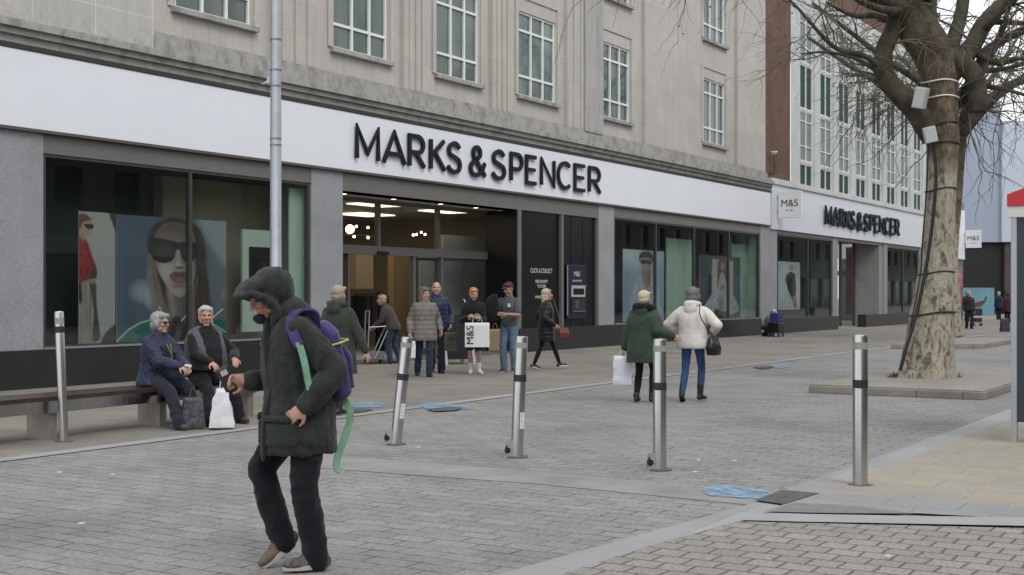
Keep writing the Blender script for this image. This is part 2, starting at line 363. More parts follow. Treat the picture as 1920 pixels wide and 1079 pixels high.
# ================================================================ ground
def gpoly(name, pts, z, mat, px=True):
    mb = MB(); q = [w2loc(G(*p)) if px else V(p) for p in pts]
    mb.add([(a[0], a[1], 0) for a in q], [tuple(range(len(q)))])
    o = mb.build(name, mat, loc=(P0.x, P0.y, z), rot=FA)
    if o.data.polygons[0].normal.z < 0: o.data.flip_normals()
    return tag(o, kind='structure')
gpoly('ground', [(-120, -140), (420, -140), (420, 200), (-120, 200)], 0, setts, px=False)
TB = w2loc(G(1248, 706))[1]; TB2 = w2loc(G(1596, 658))[1]; TK = w2loc(G(200, 838))[1]
tb = (TB + TB2) / 2
gpoly('pavement', [(-60, tb), (200, tb), (200, 1.2), (-60, 1.2)], .004, flags, px=False)
gpoly('kerb_line', [(-60, tb - .22), (200, tb - .22), (200, tb + .0), (-60, tb + .0)], .008, kerbm, px=False)
gpoly('drain_channel', [(560, 852), (1000, 884), (1452, 929), (1500, 945), (1405, 948), (1000, 908), (560, 876)], .004, pbr('worn_channel_paving', (.246, .238, .224), .9, var=.22, vs_=2., bump=.2))
gpoly('kerb_band', [(860, 1110), (937, 1079), (1190, 1008), (1410, 946), (1468, 922), (1640, 861), (1893, 768), (2300, 620), (2340, 626), (1893, 787), (1745, 845), (1535, 929), (1440, 968), (1383, 981), (1200, 1033), (1059, 1079), (990, 1110)], .008, kerbm)
gpoly('block_paving', [(1059, 1079), (1200, 1033), (1383, 981), (1500, 984), (1920, 994), (2600, 1010), (2600, 1500), (300, 1400)], .012, blocks)
gpoly('flagstone_corner', [(1535, 929), (1745, 845), (1893, 787), (2340, 626), (2900, 640), (3000, 1010), (1920, 972)], .012, flags2)
gpoly('grey_slab_row', [(1490, 937), (1535, 928), (1700, 938), (1920, 955), (2400, 985), (2400, 1000), (1920, 978), (1700, 966), (1440, 968)], .016, mat_brick('grey_slabs', (.30, .30, .30), (.26, .26, .262), (.18, .18, .18), bw=.5, rh=.62, ms=.005, swz='yx-', var=.15))
gpoly('white_kerb_strip', [(1383, 981), (1440, 968), (1700, 973), (1920, 976), (2400, 984), (2400, 1002), (1920, 992), (1500, 984)], .020, pbr('pale_kerb_stone', (.30, .30, .295), .85, var=.12, vs_=3, bump=.15))
asph = pbr('dark_asphalt_patch', (.095, .093, .088), .95, var=.3, vs_=8, bump=.5, bs=120)
gpoly('asphalt_patch', [(1415, 943), (1466, 924), (1536, 930), (1500, 941), (1468, 951)], .021, asph)
gpoly('asphalt_wedge', [(1432, 966), (1490, 949), (1600, 955), (1715, 970), (1560, 969)], .024, pbr('grey_asphalt_patch', (.19, .187, .18), .95, var=.2, vs_=8, bump=.5, bs=120))
def mat_paint():
    m, n, b = nodes('blue_spray_paint'); v = objvec(n)
    ta = N(n, 'ShaderNodeTexNoise', i_Scale=7., i_Detail=7., i_Roughness=.75); n.links.new(v, ta.inputs['Vector'])
    n.links.new(ramp(n, ta.outputs['Fac'], [(.38, 0.), (.55, .85)]), b.inputs['Alpha'])
    t = N(n, 'ShaderNodeTexNoise', i_Scale=9., i_Detail=6., i_Roughness=.7); n.links.new(v, t.inputs['Vector'])
    n.links.new(ramp(n, t.outputs['Fac'], [(.36, (.24, .30, .34)), (.60, (.20, .38, .58))]), b.inputs['Base Color']); b.inputs['Roughness'].default_value = .9
    return m
bluep = mat_paint()
for pts in ([(1310, 919), (1350, 912), (1445, 923), (1455, 931), (1425, 939), (1330, 932)],
            [(783, 762), (805, 757), (838, 760), (885, 764), (880, 769), (835, 771), (800, 768)],
            [(655, 758), (690, 755), (725, 760), (715, 766), (665, 766)],
            [(1448, 688), (1465, 684), (1484, 687), (1478, 691), (1455, 692)]):
    o = gpoly('paint_mark', pts, .012, bluep); o['kind'] = 'structure'
for pts in ([(800, 769), (845, 765), (868, 767), (855, 772), (815, 774)], [(640, 771), (675, 768), (700, 770), (680, 775), (650, 776)], [(1410, 690), (1440, 687), (1452, 690), (1430, 694)]):  # irregular dark patches laid flat on the paving
    gpoly('dark_ground_patch', pts, .016, asph)
# litter
rnd = random.Random(3)
lit = pbr('litter_white', (.6, .6, .58), .8)
for (a, b_) in ((230, 794), (1377, 871), (1303, 892), (785, 845), (152, 991), (1665, 1053), (1310, 870), (1070, 745), (112, 893), (212, 897), (590, 865)):
    p = G(a, b_); mb = MB(); k = 7
    mb.prism([(rnd.uniform(.5, 1) * .028 * cos(2 * pi * i / k), rnd.uniform(.5, 1) * .018 * sin(2 * pi * i / k)) for i in range(k)], 0, .006)
    o = mb.build('litter', lit, loc=(p.x, p.y, .03)); tag(o, 'flattened white scrap of litter or gum on the paving', 'litter', 'scraps of litter on the paving')
# ================================================================ store with stone front
def split_build(mb, name, mat, parent):      # every separate piece becomes a part of its own
    par = list(range(len(mb.v)))
    def find(i):
        while par[i] != i: par[i] = par[par[i]]; i = par[i]
        return i
    for f in mb.f:
        for i in f[1:]: par[find(i)] = find(f[0])
    grp = {}
    for f in mb.f: grp.setdefault(find(f[0]), []).append(f)
    for fs2 in grp.values():
        ids = sorted({i for f in fs2 for i in f}); mp = {i: j for j, i in enumerate(ids)}
        m = MB(); m.add([mb.v[i] for i in ids], [tuple(mp[i] for i in f) for f in fs2]); m.build(name, mat, parent)
def holes_wall(mb, x0, x1, z0, z1, holes, y, depth, mi=0):
    xs = sorted({x0, x1} | {h[0] for h in holes} | {h[1] for h in holes}); zs = sorted({z0, z1} | {h[2] for h in holes} | {h[3] for h in holes})
    xs = [x for x in xs if x0 <= x <= x1]; zs = [z for z in zs if z0 <= z <= z1]
    for i in range(len(xs) - 1):
        for j in range(len(zs) - 1):
            cx, cz = (xs[i] + xs[i + 1]) / 2, (zs[j] + zs[j + 1]) / 2
            if any(h[0] < cx < h[1] and h[2] < cz < h[3] for h in holes): continue
            mb.quad((xs[i], y, zs[j]), (xs[i + 1], y, zs[j]), (xs[i + 1], y, zs[j + 1]), (xs[i], y, zs[j + 1]), mi)
    for a, b, c, d in holes:
        mb.quad((a, y, c), (a, y + depth, c), (a, y + depth, d), (a, y, d), mi); mb.quad((b, y, c), (b, y, d), (b, y + depth, d), (b, y + depth, c), mi)
        mb.quad((a, y, c), (b, y, c), (b, y + depth, c), (a, y + depth, c), mi); mb.quad((a, y, d), (a, y + depth, d), (b, y + depth, d), (b, y, d), mi)
def mat_pane():
    m, n, b = nodes('office_window_pane'); v = objvec(n, scale=(1, 1, .35))
    t = N(n, 'ShaderNodeTexNoise', i_Scale=2.2, i_Detail=4.); n.links.new(v, t.inputs['Vector'])
    oi = n.nodes.new('ShaderNodeObjectInfo')
    n.links.new(mixc(n, 1., ramp(n, t.outputs['Fac'], [(.35, (.055, .09, .076)), (.65, (.13, .17, .145))]), ramp(n, oi.outputs['Random'], [(0., .6), (1., 1.2)]), 'MULTIPLY'), b.inputs['Base Color'])
    b.inputs['Roughness'].default_value = .06; b.inputs['Specular IOR Level'].default_value = .6
    return m
pane = mat_pane()
S1 = fs(1440)
st = inframe('department_store', 'pale stone department store with white fascia and black lettering along the street', 'building')
WIN = [(345, 487), (640, 742), (833, 912), (986, 1055), (1139, 1193), (1330, 1370)]
ZW0 = fz(1020, 186) ; ZW1 = fz(1020, 30)
wins = [(fs(a, .0), fs(b, .0)) for a, b in WIN]
step = (wins[4][0] - wins[1][0]) / 3.0
XL = fs(293)
ZTOP = 13.5; ZLED = 5.42; ZC = 5.80; ZB = 6.15
holes = []
for i, (a, b) in enumerate(wins):
    holes.append((a, b, ZW0, ZW1)); holes.append((a, b, ZW1 + 1.35, ZW1 + 1.35 + (ZW1 - ZW0)))
xl0 = -9.0
mb = MB()
holes_wall(mb, XL, S1, ZB, ZTOP, holes, .22, .16)
mb.build('wall', stone, st)
mb = MB(); mb.box(xl0, XL, .05, .6, ZC, ZTOP); mb.build('end_wall', stone_end, st)
# piers and shallow mouldings between the windows
mb = MB()
for i in range(6):
    a = wins[i][1] + .45; b = (wins[i + 1][0] - .45) if i < 5 else None
    if i == 4:
        a, b = fs(1215), fs(1305)
    if b is None: a, b = fs(1388), S1
    mb.box(a, b, .10, .219, ZB, ZTOP)
    w_ = b - a
    if w_ > .7 and i < 4:
        for q in (.18, .42, .66):
            mb.box(a + w_ * q, a + w_ * q + .10, .06, .099, ZB + .02, ZTOP)
mb.box(XL + .003, wins[0][0] - .5, .12, .219, ZB, ZTOP)
split_build(mb, 'pier', stone, st)
mb = MB(); mb.box(fs(1100), fs(1134), .04, .2, ZB, ZTOP); mb.build('stained_pier', mat_stone('stained_pier_stone', base=(.40, .39, .37), dark=(.16, .155, .15), soot=.8), st)
mb = MB()
for a, b in wins:      # raised surrounds
    for z0, z1 in ((ZW0, ZW1), (ZW1 + 1.35, ZW1 + 1.35 + ZW1 - ZW0)):
        mb.box(a - .2, a - .05, .185, .2195, z0 + .01, z1 + .349); mb.box(b + .05, b + .2, .185, .2195, z0 + .01, z1 + .349)
        mb.box(a - .2, b + .2, .188, .2192, z1 + .35, z1 + .42)
split_build(mb, 'window_surround', stone, st)
for i, (a, b) in enumerate(wins):
    for k, (z0, z1) in enumerate(((ZW0, ZW1), (ZW1 + 1.35, ZW1 + 1.35 + ZW1 - ZW0))):
        y = .30; t = .055; f = MB(); h = z1 - z0; wd = b - a
        for x0_, x1_ in ((a, a + t), (b - t, b), (a + wd * .36 - .03, a + wd * .36 + .03), (a + wd * .68 - .03, a + wd * .68 + .03)): f.box(x0_, x1_, y - .04, y + .04, z0, z1)
        for q in (0, .24, .78, 1):
            zz = z0 + q * h; lo, hi = (zz, zz + t) if q == 0 else ((zz - t, zz) if q == 1 else (zz - .03, zz + .03))
            f.box(a + .003, b - .003, y - .036, y + .038, lo, hi)
        w_ = f.build('window', white_frame, st)
        g = MB(); g.quad((a, y + .01, z0), (b, y + .01, z0), (b, y + .01, z1), (a, y + .01, z1)); g.build('pane', pane, w_)
        s_ = MB(); s_.box(a - .12, b + .12, .10, .30, z0 - .10, z0 - .004); s_.build('sill', stone_plain, w_)
# cornice and base course
mb = MB()
mb.box(xl0, S1 + .05, -.16, .3, ZLED + .16, ZC - .12); mb.box(xl0, S1 + .05, -.24, .3, ZC - .118, ZC); mb.box(xl0, S1 + .04, -.08, .3, ZLED + .03, ZLED + .158)
mb.box(XL + .004, S1, .02, .3, ZC + .002, ZB - .06); mb.box(XL + .006, S1, .07, .3, ZB - .058, ZB + .03)
mb.build('cornice', stone_plain, st)
mb = MB(); mb.box(xl0, S1 + .06, -.12, .2, ZLED - .05, ZLED + .028); mb.build('gap_strip', pbr('dark_gap_strip', (.035, .032, .03), .7), st)  # dark strip drawn along the gap line above the fascia
ZF0, ZF1 = 4.14, 5.36
mb = MB(); x = xl0; seams = [xl0, fs(140), fs(517) , fs(760), fs(1000), fs(1190), fs(1310), S1]
mb.box(xl0, S1, -.10, .1, ZF0, ZF1)
fa = mb.build('fascia', white_panel, st)
mb = MB(); mb.box(xl0, S1, -.13, .05, ZF0 - .05, ZF0 - .002); mb.build('fascia_trim', pbr('brown_trim', (.09, .075, .065), .5), st)
LX = [('M', 667, 712), ('A', 718, 761), ('R', 766, 798), ('K', 806, 836), ('S', 838, 866), ('&', 880, 912), ('S', 922, 949), ('P', 957, 982), ('E', 986, 1007), ('N', 1014, 1041), ('C', 1045, 1072), ('E', 1077, 1098), ('R', 1104, 1127)]
mb = MB(); letters(mb, [(c, fs(a, -.16), fs(b, -.16)) for c, a, b in LX], 4.36, 5.14, .098, -.185, -.13)
mb.build('sign_lettering', black_sign, fa)
# ground floor
pil = [(xl0, fs(78)), (fs(581), fs(640)), (fs(1120), fs(1149)), (fs(1424), fs(1455))]
ZP = .62; ZH = 3.78
mb = MB()
for k, (a, b) in enumerate(pil): mb.box(a, b, -.04, .35, ZP if k != 1 else 0, ZF0 - .052 if k != 3 else 4.085)
mb.box(fs(1424), fs(1455), -.038, .34, 0, ZP)
split_build(mb, 'pilaster', granite, st)
mb = MB()
for a, b in ((xl0, fs(581)), (fs(968), fs(1424) - .002)):
    mb.box(a, b, -.10, .4, 0, ZP - .002)
split_build(mb, 'plinth', dark_granite, st)
mb = MB()
for a, b in ((fs(78), fs(581)), (fs(1149), fs(1424)), (fs(640), fs(1120))):
    z0 = ZH if b != fs(1120) else 3.70
    mb.box(a + .002, b - .002, -.03, .5, z0, ZF0 - .054)
split_build(mb, 'lintel', grey_metal, st)
mb = MB(); mb.box(fs(78), fs(581), -.11, -.02, ZP, ZP + .03); mb.box(fs(1149), fs(1424), -.11, -.02, ZP, ZP + .03); split_build(mb, 'window_ledge', galv, st)
LAMP = 55.
def shop_window(parent, a, b, z0, z1, mull, y=.02, depth=1.3, back=None, side=None, name='shop_window'):
    f = MB(); t = .06
    f.box(a, a + t, y - .03, y + .06, z0, z1); f.box(b - t, b, y - .03, y + .06, z0, z1)
    f.box(a + t, b - t, y - .028, y + .058, z0, z0 + .05); f.box(a + t, b - t, y - .028, y + .058, z1 - .05, z1)
    for m in mull: f.box(m - .035, m + .035, y - .03, y + .06, z0 + .05, z1 - .05)
    w_ = f.build(name, dark_metal, parent)
    xs = [a + t] + sorted(mull) + [b - t]
    for i in range(len(xs) - 1):
        xa_, xb_ = xs[i] + (.035 if i else 0), xs[i + 1] - (.035 if i < len(xs) - 2 else 0); g = MB(); g.quad((xa_, y + .01, z0 + .05), (xb_, y + .01, z0 + .05), (xb_, y + .01, z1 - .05), (xa_, y + .01, z1 - .05)); g.build('pane', shopglass, w_)
    r = MB(); d = y + .075
    r.quad((a, d, z0), (b, d, z0), (b, depth, z0), (a, depth, z0), 1)
    r.quad((a, d, z1), (b, d, z1), (b, depth, z1), (a, depth, z1), 0)
    r.quad((a, depth, z0), (b, depth, z0), (b, depth, z1), (a, depth, z1), 0)
    r.quad((a, d, z0), (a, depth, z0), (a, depth, z1), (a, d, z1), 0); r.quad((b, d, z0), (b, depth, z0), (b, depth, z1), (b, d, z1), 2)
    r.build('display_box', [back or darkgreen, pbr('display_floor', (.12, .12, .11), .7), side or mint], w_)
    return w_
shop_window(st, fs(79), fs(580), ZP, ZH, [fs(357)])
shop_window(st, fs(1151), fs(1423), ZP, ZH, [fs(1230), fs(1302), fs(1367)], depth=1.5)
# entrance
DR = .95
xa, xb = fs(640), fs(968); xdb = fs(928, DR)
mb = MB()
mb.quad((xa, .0, 3.70), (xb + .1, .0, 3.70), (xb + .1, DR, 3.70), (xa, DR, 3.70))
mb.build('entrance_soffit', pbr('soffit_panel', (.62, .60, .56), .6), st)
lampm = pbr('downlight', (.9, .8, .6), .5, emit=((1, .80, .55), 2.5))
for px in (645, 738, 826, 892):
    x = fs(px, .45); mb = MB(); mb.lathe([(.10, 3.688), (.09, 3.70), (.05, 3.699)], 16, (x, .45)); o = mb.build('downlight', galv, st)
    mb = MB(); mb.lathe([(.055, 3.684), (.055, 3.692)], 12, (x, .45)); mb.build('lamp_disc', lampm, o)
mb = MB()
mb.box(xa - .25, xa, .351, DR, 0, 3.69); mb.build('return_wall', granite, st)
mb = MB(); mb.box(xdb + .05, xb - .001, DR - .08, DR, 0, 3.69); mb.box(xb, xb + .14, -.02, DR, ZP + .0, 3.69); mb.build('black_return_panel', black_panel, st)
mb = MB(); mb.box(xb + .002, xb + .16, -.06, .10, ZP, 3.70); mb.box(fs(1050), fs(1054), -.05, .08, ZP, 3.70); mb.box(fs(1117), fs(1120), -.05, .1, ZP, 3.70)
split_build(mb, 'metal_post', grey_metal, st)
mb = MB(); mb.box(xb + .16, fs(1050), .03, .1, ZP, 3.69); mb.box(fs(1054), fs(1117), .03, .1, ZP, 3.69)
for px in (1072, 1094): mb.box(fs(px) - .01, fs(px) + .01, .022, .031, ZP, 3.69)
bp_ = mb.build('black_panel', black_panel, st)
wt = pbr('white_vinyl_text', (.55, .56, .56), .6)
cx = fs(1015, .03)
text('panel_text', 'CLICK & COLLECT', .17, wt, bp_, (cx, .024, fz(1015, 512)), ext=.002, sx=.82)
text('panel_text', 'FREE DELIVERY', .12, wt, bp_, (cx, .024, fz(1015, 531)), ext=.002, sx=.82)
text('panel_text', 'TO STORE', .12, wt, bp_, (cx, .024, fz(1015, 540)), ext=.002, sx=.82)
text('panel_text', 'HANDBAG SHOP', .11, wt, bp_, (cx, .024, fz(1015, 560)), ext=.002, sx=.82)
# doors
fr = MB(); yd = DR; ZT0, ZT1 = 2.42, 2.62
xs_ = [fs(p, DR) for p in (655, 768, 826, 860, 917)]
dl, dr = xa + .01, xdb
fr.box(dl, dr, yd - .07, yd + .07, ZT0, ZT1); fr.box(dl, dr, yd - .06, yd + .06, 3.60, 3.69)
for px in (708, 820): x = fs(px, DR); fr.box(x - .05, x + .05, yd - .055, yd + .055, ZT1, 3.6)
for px in (774, 826): x = fs(px, DR); fr.box(x - .05, x + .05, yd - .055, yd + .055, 0.02, ZT0)
fr.box(dr - .12, dr, yd - .057, yd + .057, .02, 3.6); fr.box(fs(655, DR) - .1, fs(655, DR) - .05, yd - .05, yd + .05, 0.02, ZT0)
dfm = fr.build('door_frame', pbr('bronze_grey_frame', (.135, .128, .118), .45, .3), st)
g = MB(); xx = [dl, fs(708, DR) - .05, fs(708, DR) + .05, fs(820, DR) - .05, fs(820, DR) + .05, dr - .12]
for i in (0, 2, 4): g.quad((xx[i], yd, ZT1), (xx[i + 1], yd, ZT1), (xx[i + 1], yd, 3.6), (xx[i], yd, 3.6))
g.build('transom_pane', doorglass, dfm)
def door(x0, x1, y, h, parent=st, handle=None):
    d = MB(); t = .05
    d.box(x0, x0 + t, y - .02, y + .02, .03, h); d.box(x1 - t, x1, y - .02, y + .02, .03, h)
    d.box(x0 + t, x1 - t, y - .019, y + .019, .03, .14); d.box(x0 + t, x1 - t, y - .019, y + .019, h - .07, h)
    o = d.build('door', dark_metal, parent)
    g = MB(); g.quad((x0 + t, y, .14), (x1 - t, y, .14), (x1 - t, y, h - .07), (x0 + t, y, h - .07)); g.build('pane', doorglass, o)
    if handle is not None:
        hb = MB(); hb.tube([(handle, y - .02, .85), (handle, y - .09, .9), (handle, y - .09, 1.35), (handle, y - .02, 1.4)], .014, 8); hb.build('handle', steel, o, smooth=50)
    return o
door(fs(778, DR), fs(823, DR), yd + .08, 2.4)
door(fs(829, DR), fs(871, DR), yd, 2.41, handle=fs(866, DR)); door(fs(873, DR), fs(914, DR), yd, 2.41, handle=fs(878, DR))
mb = MB(); mb.box(fs(702, DR), fs(722, DR), yd - .12, yd - .06, 2.43, 2.50); mb.build('door_sensor', black_sign, st)
mb = MB(); mb.box(xa, xb, -.05, DR, .005, .03); mb.build('threshold', pbr('threshold_mat', (.10, .10, .095), .95, var=.2, vs_=30), st)
# shop interior
it = MB(); ix0, ix1, iy0, iy1 = xa - 4.0, xb + 3.5, DR + .1, 11.0
it.quad((ix0, iy0, .02), (ix1, iy0, .02), (ix1, iy1, .02), (ix0, iy1, .02), 1)
it.quad((ix0, iy0, 3.75), (ix1, iy0, 3.75), (ix1, iy1, 3.75), (ix0, iy1, 3.75), 2)
it.quad((ix0, iy1, 0), (ix1, iy1, 0), (ix1, iy1, 3.75), (ix0, iy1, 3.75), 0)
it.quad((ix0, iy0, 0), (ix0, iy1, 0), (ix0, iy1, 3.75), (ix0, iy0, 3.75), 0); it.quad((ix1, iy0, 0), (ix1, iy1, 0), (ix1, iy1, 3.75), (ix1, iy0, 3.75), 0)
it.quad((ix0, iy0 + .02, 0), (xa - .2, iy0 + .02, 0), (xa - .2, iy0 + .02, 3.75), (ix0, iy0 + .02, 3.75), 0)
it.build('interior', [pbr('shop_inner_wall', (.30, .25, .19), .9), pbr('shop_inner_floor', (.25, .24, .22), .5), pbr('shop_inner_ceiling', (.42, .42, .40), .9)], st)
mb = MB()
mb.box(fs(668, 3.), fs(700, 3.), 3.0, 3.2, 1.65, 2.6); mb.box(fs(738, 4.), fs(772, 4.), 4.0, 4.2, .1, 2.7)
split_build(mb, 'wall_panel', pbr('warm_lit_panel', (.42, .32, .19), .8), st)
mb = MB(); mb.box(fs(790, 2.5), fs(826, 2.5), 2.5, 2.6, .1, 2.6); mb.box(fs(832, 2.2), fs(912, 2.2), 2.2, 2.3, .1, 3.1)
split_build(mb, 'partition', pbr('pale_partition', (.42, .43, .42), .8), st)
mb = MB()
for q in range(3):
    x = fs(690, 3.0) + q * 1.5; y = 3.4 + q * 1.2
    mb.tube([(x, y, .1), (x, y, 1.5)], .02, 6); mb.tube([(x + 1.2, y, .1), (x + 1.2, y, 1.5)], .02, 6); mb.tube([(x, y, 1.5), (x + 1.2, y, 1.5)], .015, 6)
rk = mb.build('clothes_rail', black_sign, st)
rr = random.Random(5); cl_m = [pbr('clothes_black', (.015, .015, .018), .9), pbr('clothes_brown', (.07, .05, .04), .9), pbr('clothes_grey', (.06, .06, .065), .9)]
for q in range(3):
    x = fs(690, 3.0) + q * 1.5; y = 3.4 + q * 1.2
    for k in range(11):
        mb = MB(); z_ = .55 + rr.random() * .25; mb.prism([(x + .08 + k * .1, y - .2), (x + .11 + k * .1, y - .23), (x + .14 + k * .1, y - .2), (x + .14 + k * .1, y + .2), (x + .11 + k * .1, y + .23), (x + .08 + k * .1, y + .2)], z_, 1.46); mb.build('hanging_garment', cl_m[k % 3], rk)
warm = pbr('warm_bulb', (1, .8, .5), .5, emit=((1, .70, .38), 9.))
mb = MB()
for (px, py, d) in ((668, 425, 2.), (690, 427, 2.2), (690, 446, 2.1), (664, 444, 1.9), (775, 441, 2.), (781, 440, 2.4), (790, 436, 2.6), (797, 440, 2.8)):
    mb.ball((fs(px, d), d, fz(px, py, d)), .03, 8, 6)
mb.ball((xa + 1.5, 4., 3.3), .12); mb.ball((xa + 4., 5., 3.3), .12); mb.ball((xa + 6.5, 5., 3.3), .12)
lp = mb.build('pendant_lamp', warm, st)
for qx in (1.2, 4.2, 7.2):  # glowing ceiling panels added to brighten the shop interior
    for qy in (2.2, 5.0, 8.0):
        cl = MB(); cl.box(xa + qx - .7, xa + qx + .7, qy - .5, qy + .5, 3.72, 3.745); cl.build('added_ceiling_glow', pbr('added_glow_panel', (1, .95, .85), .5, emit=((1, .88, .72), 1.1)), st)
mb = MB(); x0_, z_ = fs(655, 2.), fz(655, 440, 2.)
mb.box(fs(645, 2.), fs(700, 2.), 1.98, 2.02, z_ - .012, z_ + .012); mb.build('lamp_bar', pbr('lit_brass_bar', (.6, .45, .25), .3, 1.), lp)
# cash machine on the black panel
atm = inframe('cash_machine', 'dark blue cash machine set in the black panel right of the entrance', 'cash machine', fs(1078, .02), .028, 0)
a0, a1 = fs(1061) - fs(1078), fs(1097) - fs(1078); z0, z1 = fz(1078, 598), fz(1078, 497)
mb = MB(); mb.box(a0, a1, -.05, 0, z0, z1); bd = mb.build('housing', pbr('atm_navy', (.010, .012, .03), .3), atm, bevel=.01)
mb = MB(); mb.box(a0 - .03, a0 + .02, -.07, -.052, z0 + .1, z1 - .02); mb.box(a0 + .2, a1 - .02, -.07, -.052, z0 + .9, z0 + .93); mb.build('steel_trim', galv, atm)
mb = MB(); zc = fz(1078, 548); mb.box(a0 + .22, a1 - .1, -.075, -.052, zc - .14, zc + .17); sf = mb.build('screen_surround', pbr('atm_light_grey', (.38, .39, .4), .4), atm, bevel=.01)
mb = MB(); mb.box(a0 + .3, a1 - .18, -.082, -.077, zc - .07, zc + .1); mb.build('screen', black_panel, sf)
mb = MB(); mb.box(a0 + .22, a1 - .1, -.075, -.052, z0 + .18, zc - .2); kp = mb.build('keypad_recess', pbr('atm_dark', (.02, .02, .024), .35), atm)
mb = MB()
for r_ in range(4):
    for c_ in range(3): mb.box(a0 + .42 + c_ * .07, a0 + .47 + c_ * .07, -.085, -.076, z0 + .3 + r_ * .06, z0 + .34 + r_ * .06)
mb.box(a0 + .26, a1 - .14, -.1, -.076, z0 + .19, z0 + .215); mb.build('keypad', steel, kp)
text('machine_text', 'M&S', .2, wt, bd, ((a0 + a1) / 2, -.054, z1 - .32), ext=.002); text('machine_text', 'CASH MACHINE', .075, wt, bd, ((a0 + a1) / 2, -.054, z1 - .47), ext=.002)
# ================================================================ posters in the windows
def poster(name, label, px0, px1, ptop, pbot, d, col):
    x0, x1 = fs(px0, d), fs(px1, d); zc0, zc1 = ZP + .05, fz(px0, ptop, d)
    t = inframe(name, label, 'poster', x0, d, zc0); W, H = x1 - x0, zc1 - zc0
    mb = MB(); mb.box(0, W, 0, .02, 0, H); mb.build('backing', col, t)
    return t, W, H
def ell(cx, cy, rx, ry, n=28, a0=0, a1=360): return [(cx + rx * cos(R(a0 + (a1 - a0) * i / n)), cy + ry * sin(R(a0 + (a1 - a0) * i / n))) for i in range(n)]
def layer(t, W, H, name, k, pts, mat):
    mb = MB(); mb.plate([(p[0] * W, p[1] * H) for p in pts], -.0015 * k, -.0015 * (k - 1) - .0002); return mb.build(name, mat, t)
pskin = pbr('poster_skin', (.36, .235, .20), .5, var=.12, vs_=2.); pskin2 = pbr('poster_skin_dark', (.20, .105, .09), .5, var=.15, vs_=3)
def grad(name, c1, c2, sc=1.):
    m, n, b = nodes(name); v = objvec(n, scale=(sc, sc, sc)); t = N(n, 'ShaderNodeTexNoise', i_Scale=.8, i_Detail=2.); n.links.new(v, t.inputs['Vector'])
    n.links.new(ramp(n, t.outputs['Fac'], [(.35, c1), (.65, c2)]), b.inputs['Base Color']); b.inputs['Roughness'].default_value = .4; return m
def printed_hair(): return pbr('poster_hair', (.045, .028, .025), .5, var=.3, vs_=9, stretch=(6, 1, .3))
import numpy as np
class Print:
    """a photographic print worked out point by point on a fine grid: soft-edged shapes laid over each other"""
    def __init__(s, nx, ny, seed=0):
        s.nx, s.ny = nx, ny; s.u, s.v = np.meshgrid((np.arange(nx) + .5) / nx, (np.arange(ny) + .5) / ny); s.c = np.zeros((ny, nx, 3)); s.r = np.random.RandomState(seed)
    def blur(s, a, sg):
        if sg <= 0: return a
        k = int(sg * 3) + 1; w_ = np.exp(-np.arange(-k, k + 1) ** 2 / (2 * sg * sg)); w_ /= w_.sum()
        a = np.pad(a, k, mode='edge'); a = np.apply_along_axis(lambda q: np.convolve(q, w_, 'valid'), 0, a); return np.apply_along_axis(lambda q: np.convolve(q, w_, 'valid'), 1, a)
    def noise(s, sx, sy): a = s.blur(s.r.rand(s.ny, s.nx) - .5, 0); a = np.apply_along_axis(lambda q: np.convolve(q, np.ones(sx) / sx, 'same'), 1, a); a = np.apply_along_axis(lambda q: np.convolve(q, np.ones(sy) / sy, 'same'), 0, a); return a / (a.std() + 1e-6)
    def smoothpoly(s, pts):
        n = len(pts); out = []
        for i in range(n):
            p0, p1, p2, p3 = (np.array(pts[(i + q) % n]) for q in (-1, 0, 1, 2))
            for j in range(5): t = j / 5; out.append(.5 * ((2 * p1) + (p2 - p0) * t + (2 * p0 - 5 * p1 + 4 * p2 - p3) * t * t + (3 * p1 - p0 - 3 * p2 + p3) * t ** 3))
        return out
    def mask(s, pts, sg=1., round_=True):
        if round_: pts = s.smoothpoly(pts)
        m = np.zeros((s.ny, s.nx), bool); n = len(pts)
        for i in range(n):
            (x0, y0), (x1, y1) = pts[i], pts[(i + 1) % n]
            if y0 == y1: continue
            m ^= ((s.v >= min(y0, y1)) & (s.v < max(y0, y1)) & (s.u < x0 + (s.v - y0) * (x1 - x0) / (y1 - y0)))
        return s.blur(m.astype(float), sg)
    def ball(s, cx, cy, rx, ry, p=2.): return np.clip(1 - (((s.u - cx) / rx) ** 2 + ((s.v - cy) / ry) ** 2), 0, 1) ** (p / 2)
    def lay(s, m, col, k=1.): m = (m * k)[..., None]; s.c = s.c * (1 - m) + (np.array(col) if not hasattr(col, 'shape') else col) * m
    def mul(s, m, f): s.c = s.c * (1 - m[..., None] * (1 - np.array(f)))
    def place(s, t, W, H, name='print', streak=0.):
        s.c *= .86
        nx, ny = s.nx, s.ny; xs = np.linspace(0, W, nx + 1); zs = np.linspace(0, H, ny + 1); X_, Z_ = np.meshgrid(xs, zs)
        vs_ = np.stack([X_, np.full_like(X_, -.002), Z_], -1).reshape(-1, 3); idx = np.arange((nx + 1) * (ny + 1)).reshape(ny + 1, nx + 1)
        f = np.stack([idx[:-1, :-1], idx[:-1, 1:], idx[1:, 1:], idx[1:, :-1]], -1).reshape(-1, 4)
        me = bpy.data.meshes.new(name); me.from_pydata(vs_.tolist(), [], f.tolist())
        at = me.color_attributes.new('print', 'FLOAT_COLOR', 'CORNER'); q = np.repeat(np.clip(s.c, 0, 1).reshape(-1, 3), 4, 0); q = np.concatenate([q, np.ones((len(q), 1))], 1)
        at.data.foreach_set('color', q.ravel().astype(np.float32)); me.materials.append(PRINT); o = bpy.data.objects.new(name, me); C.objects.link(o); o.parent = t; return o
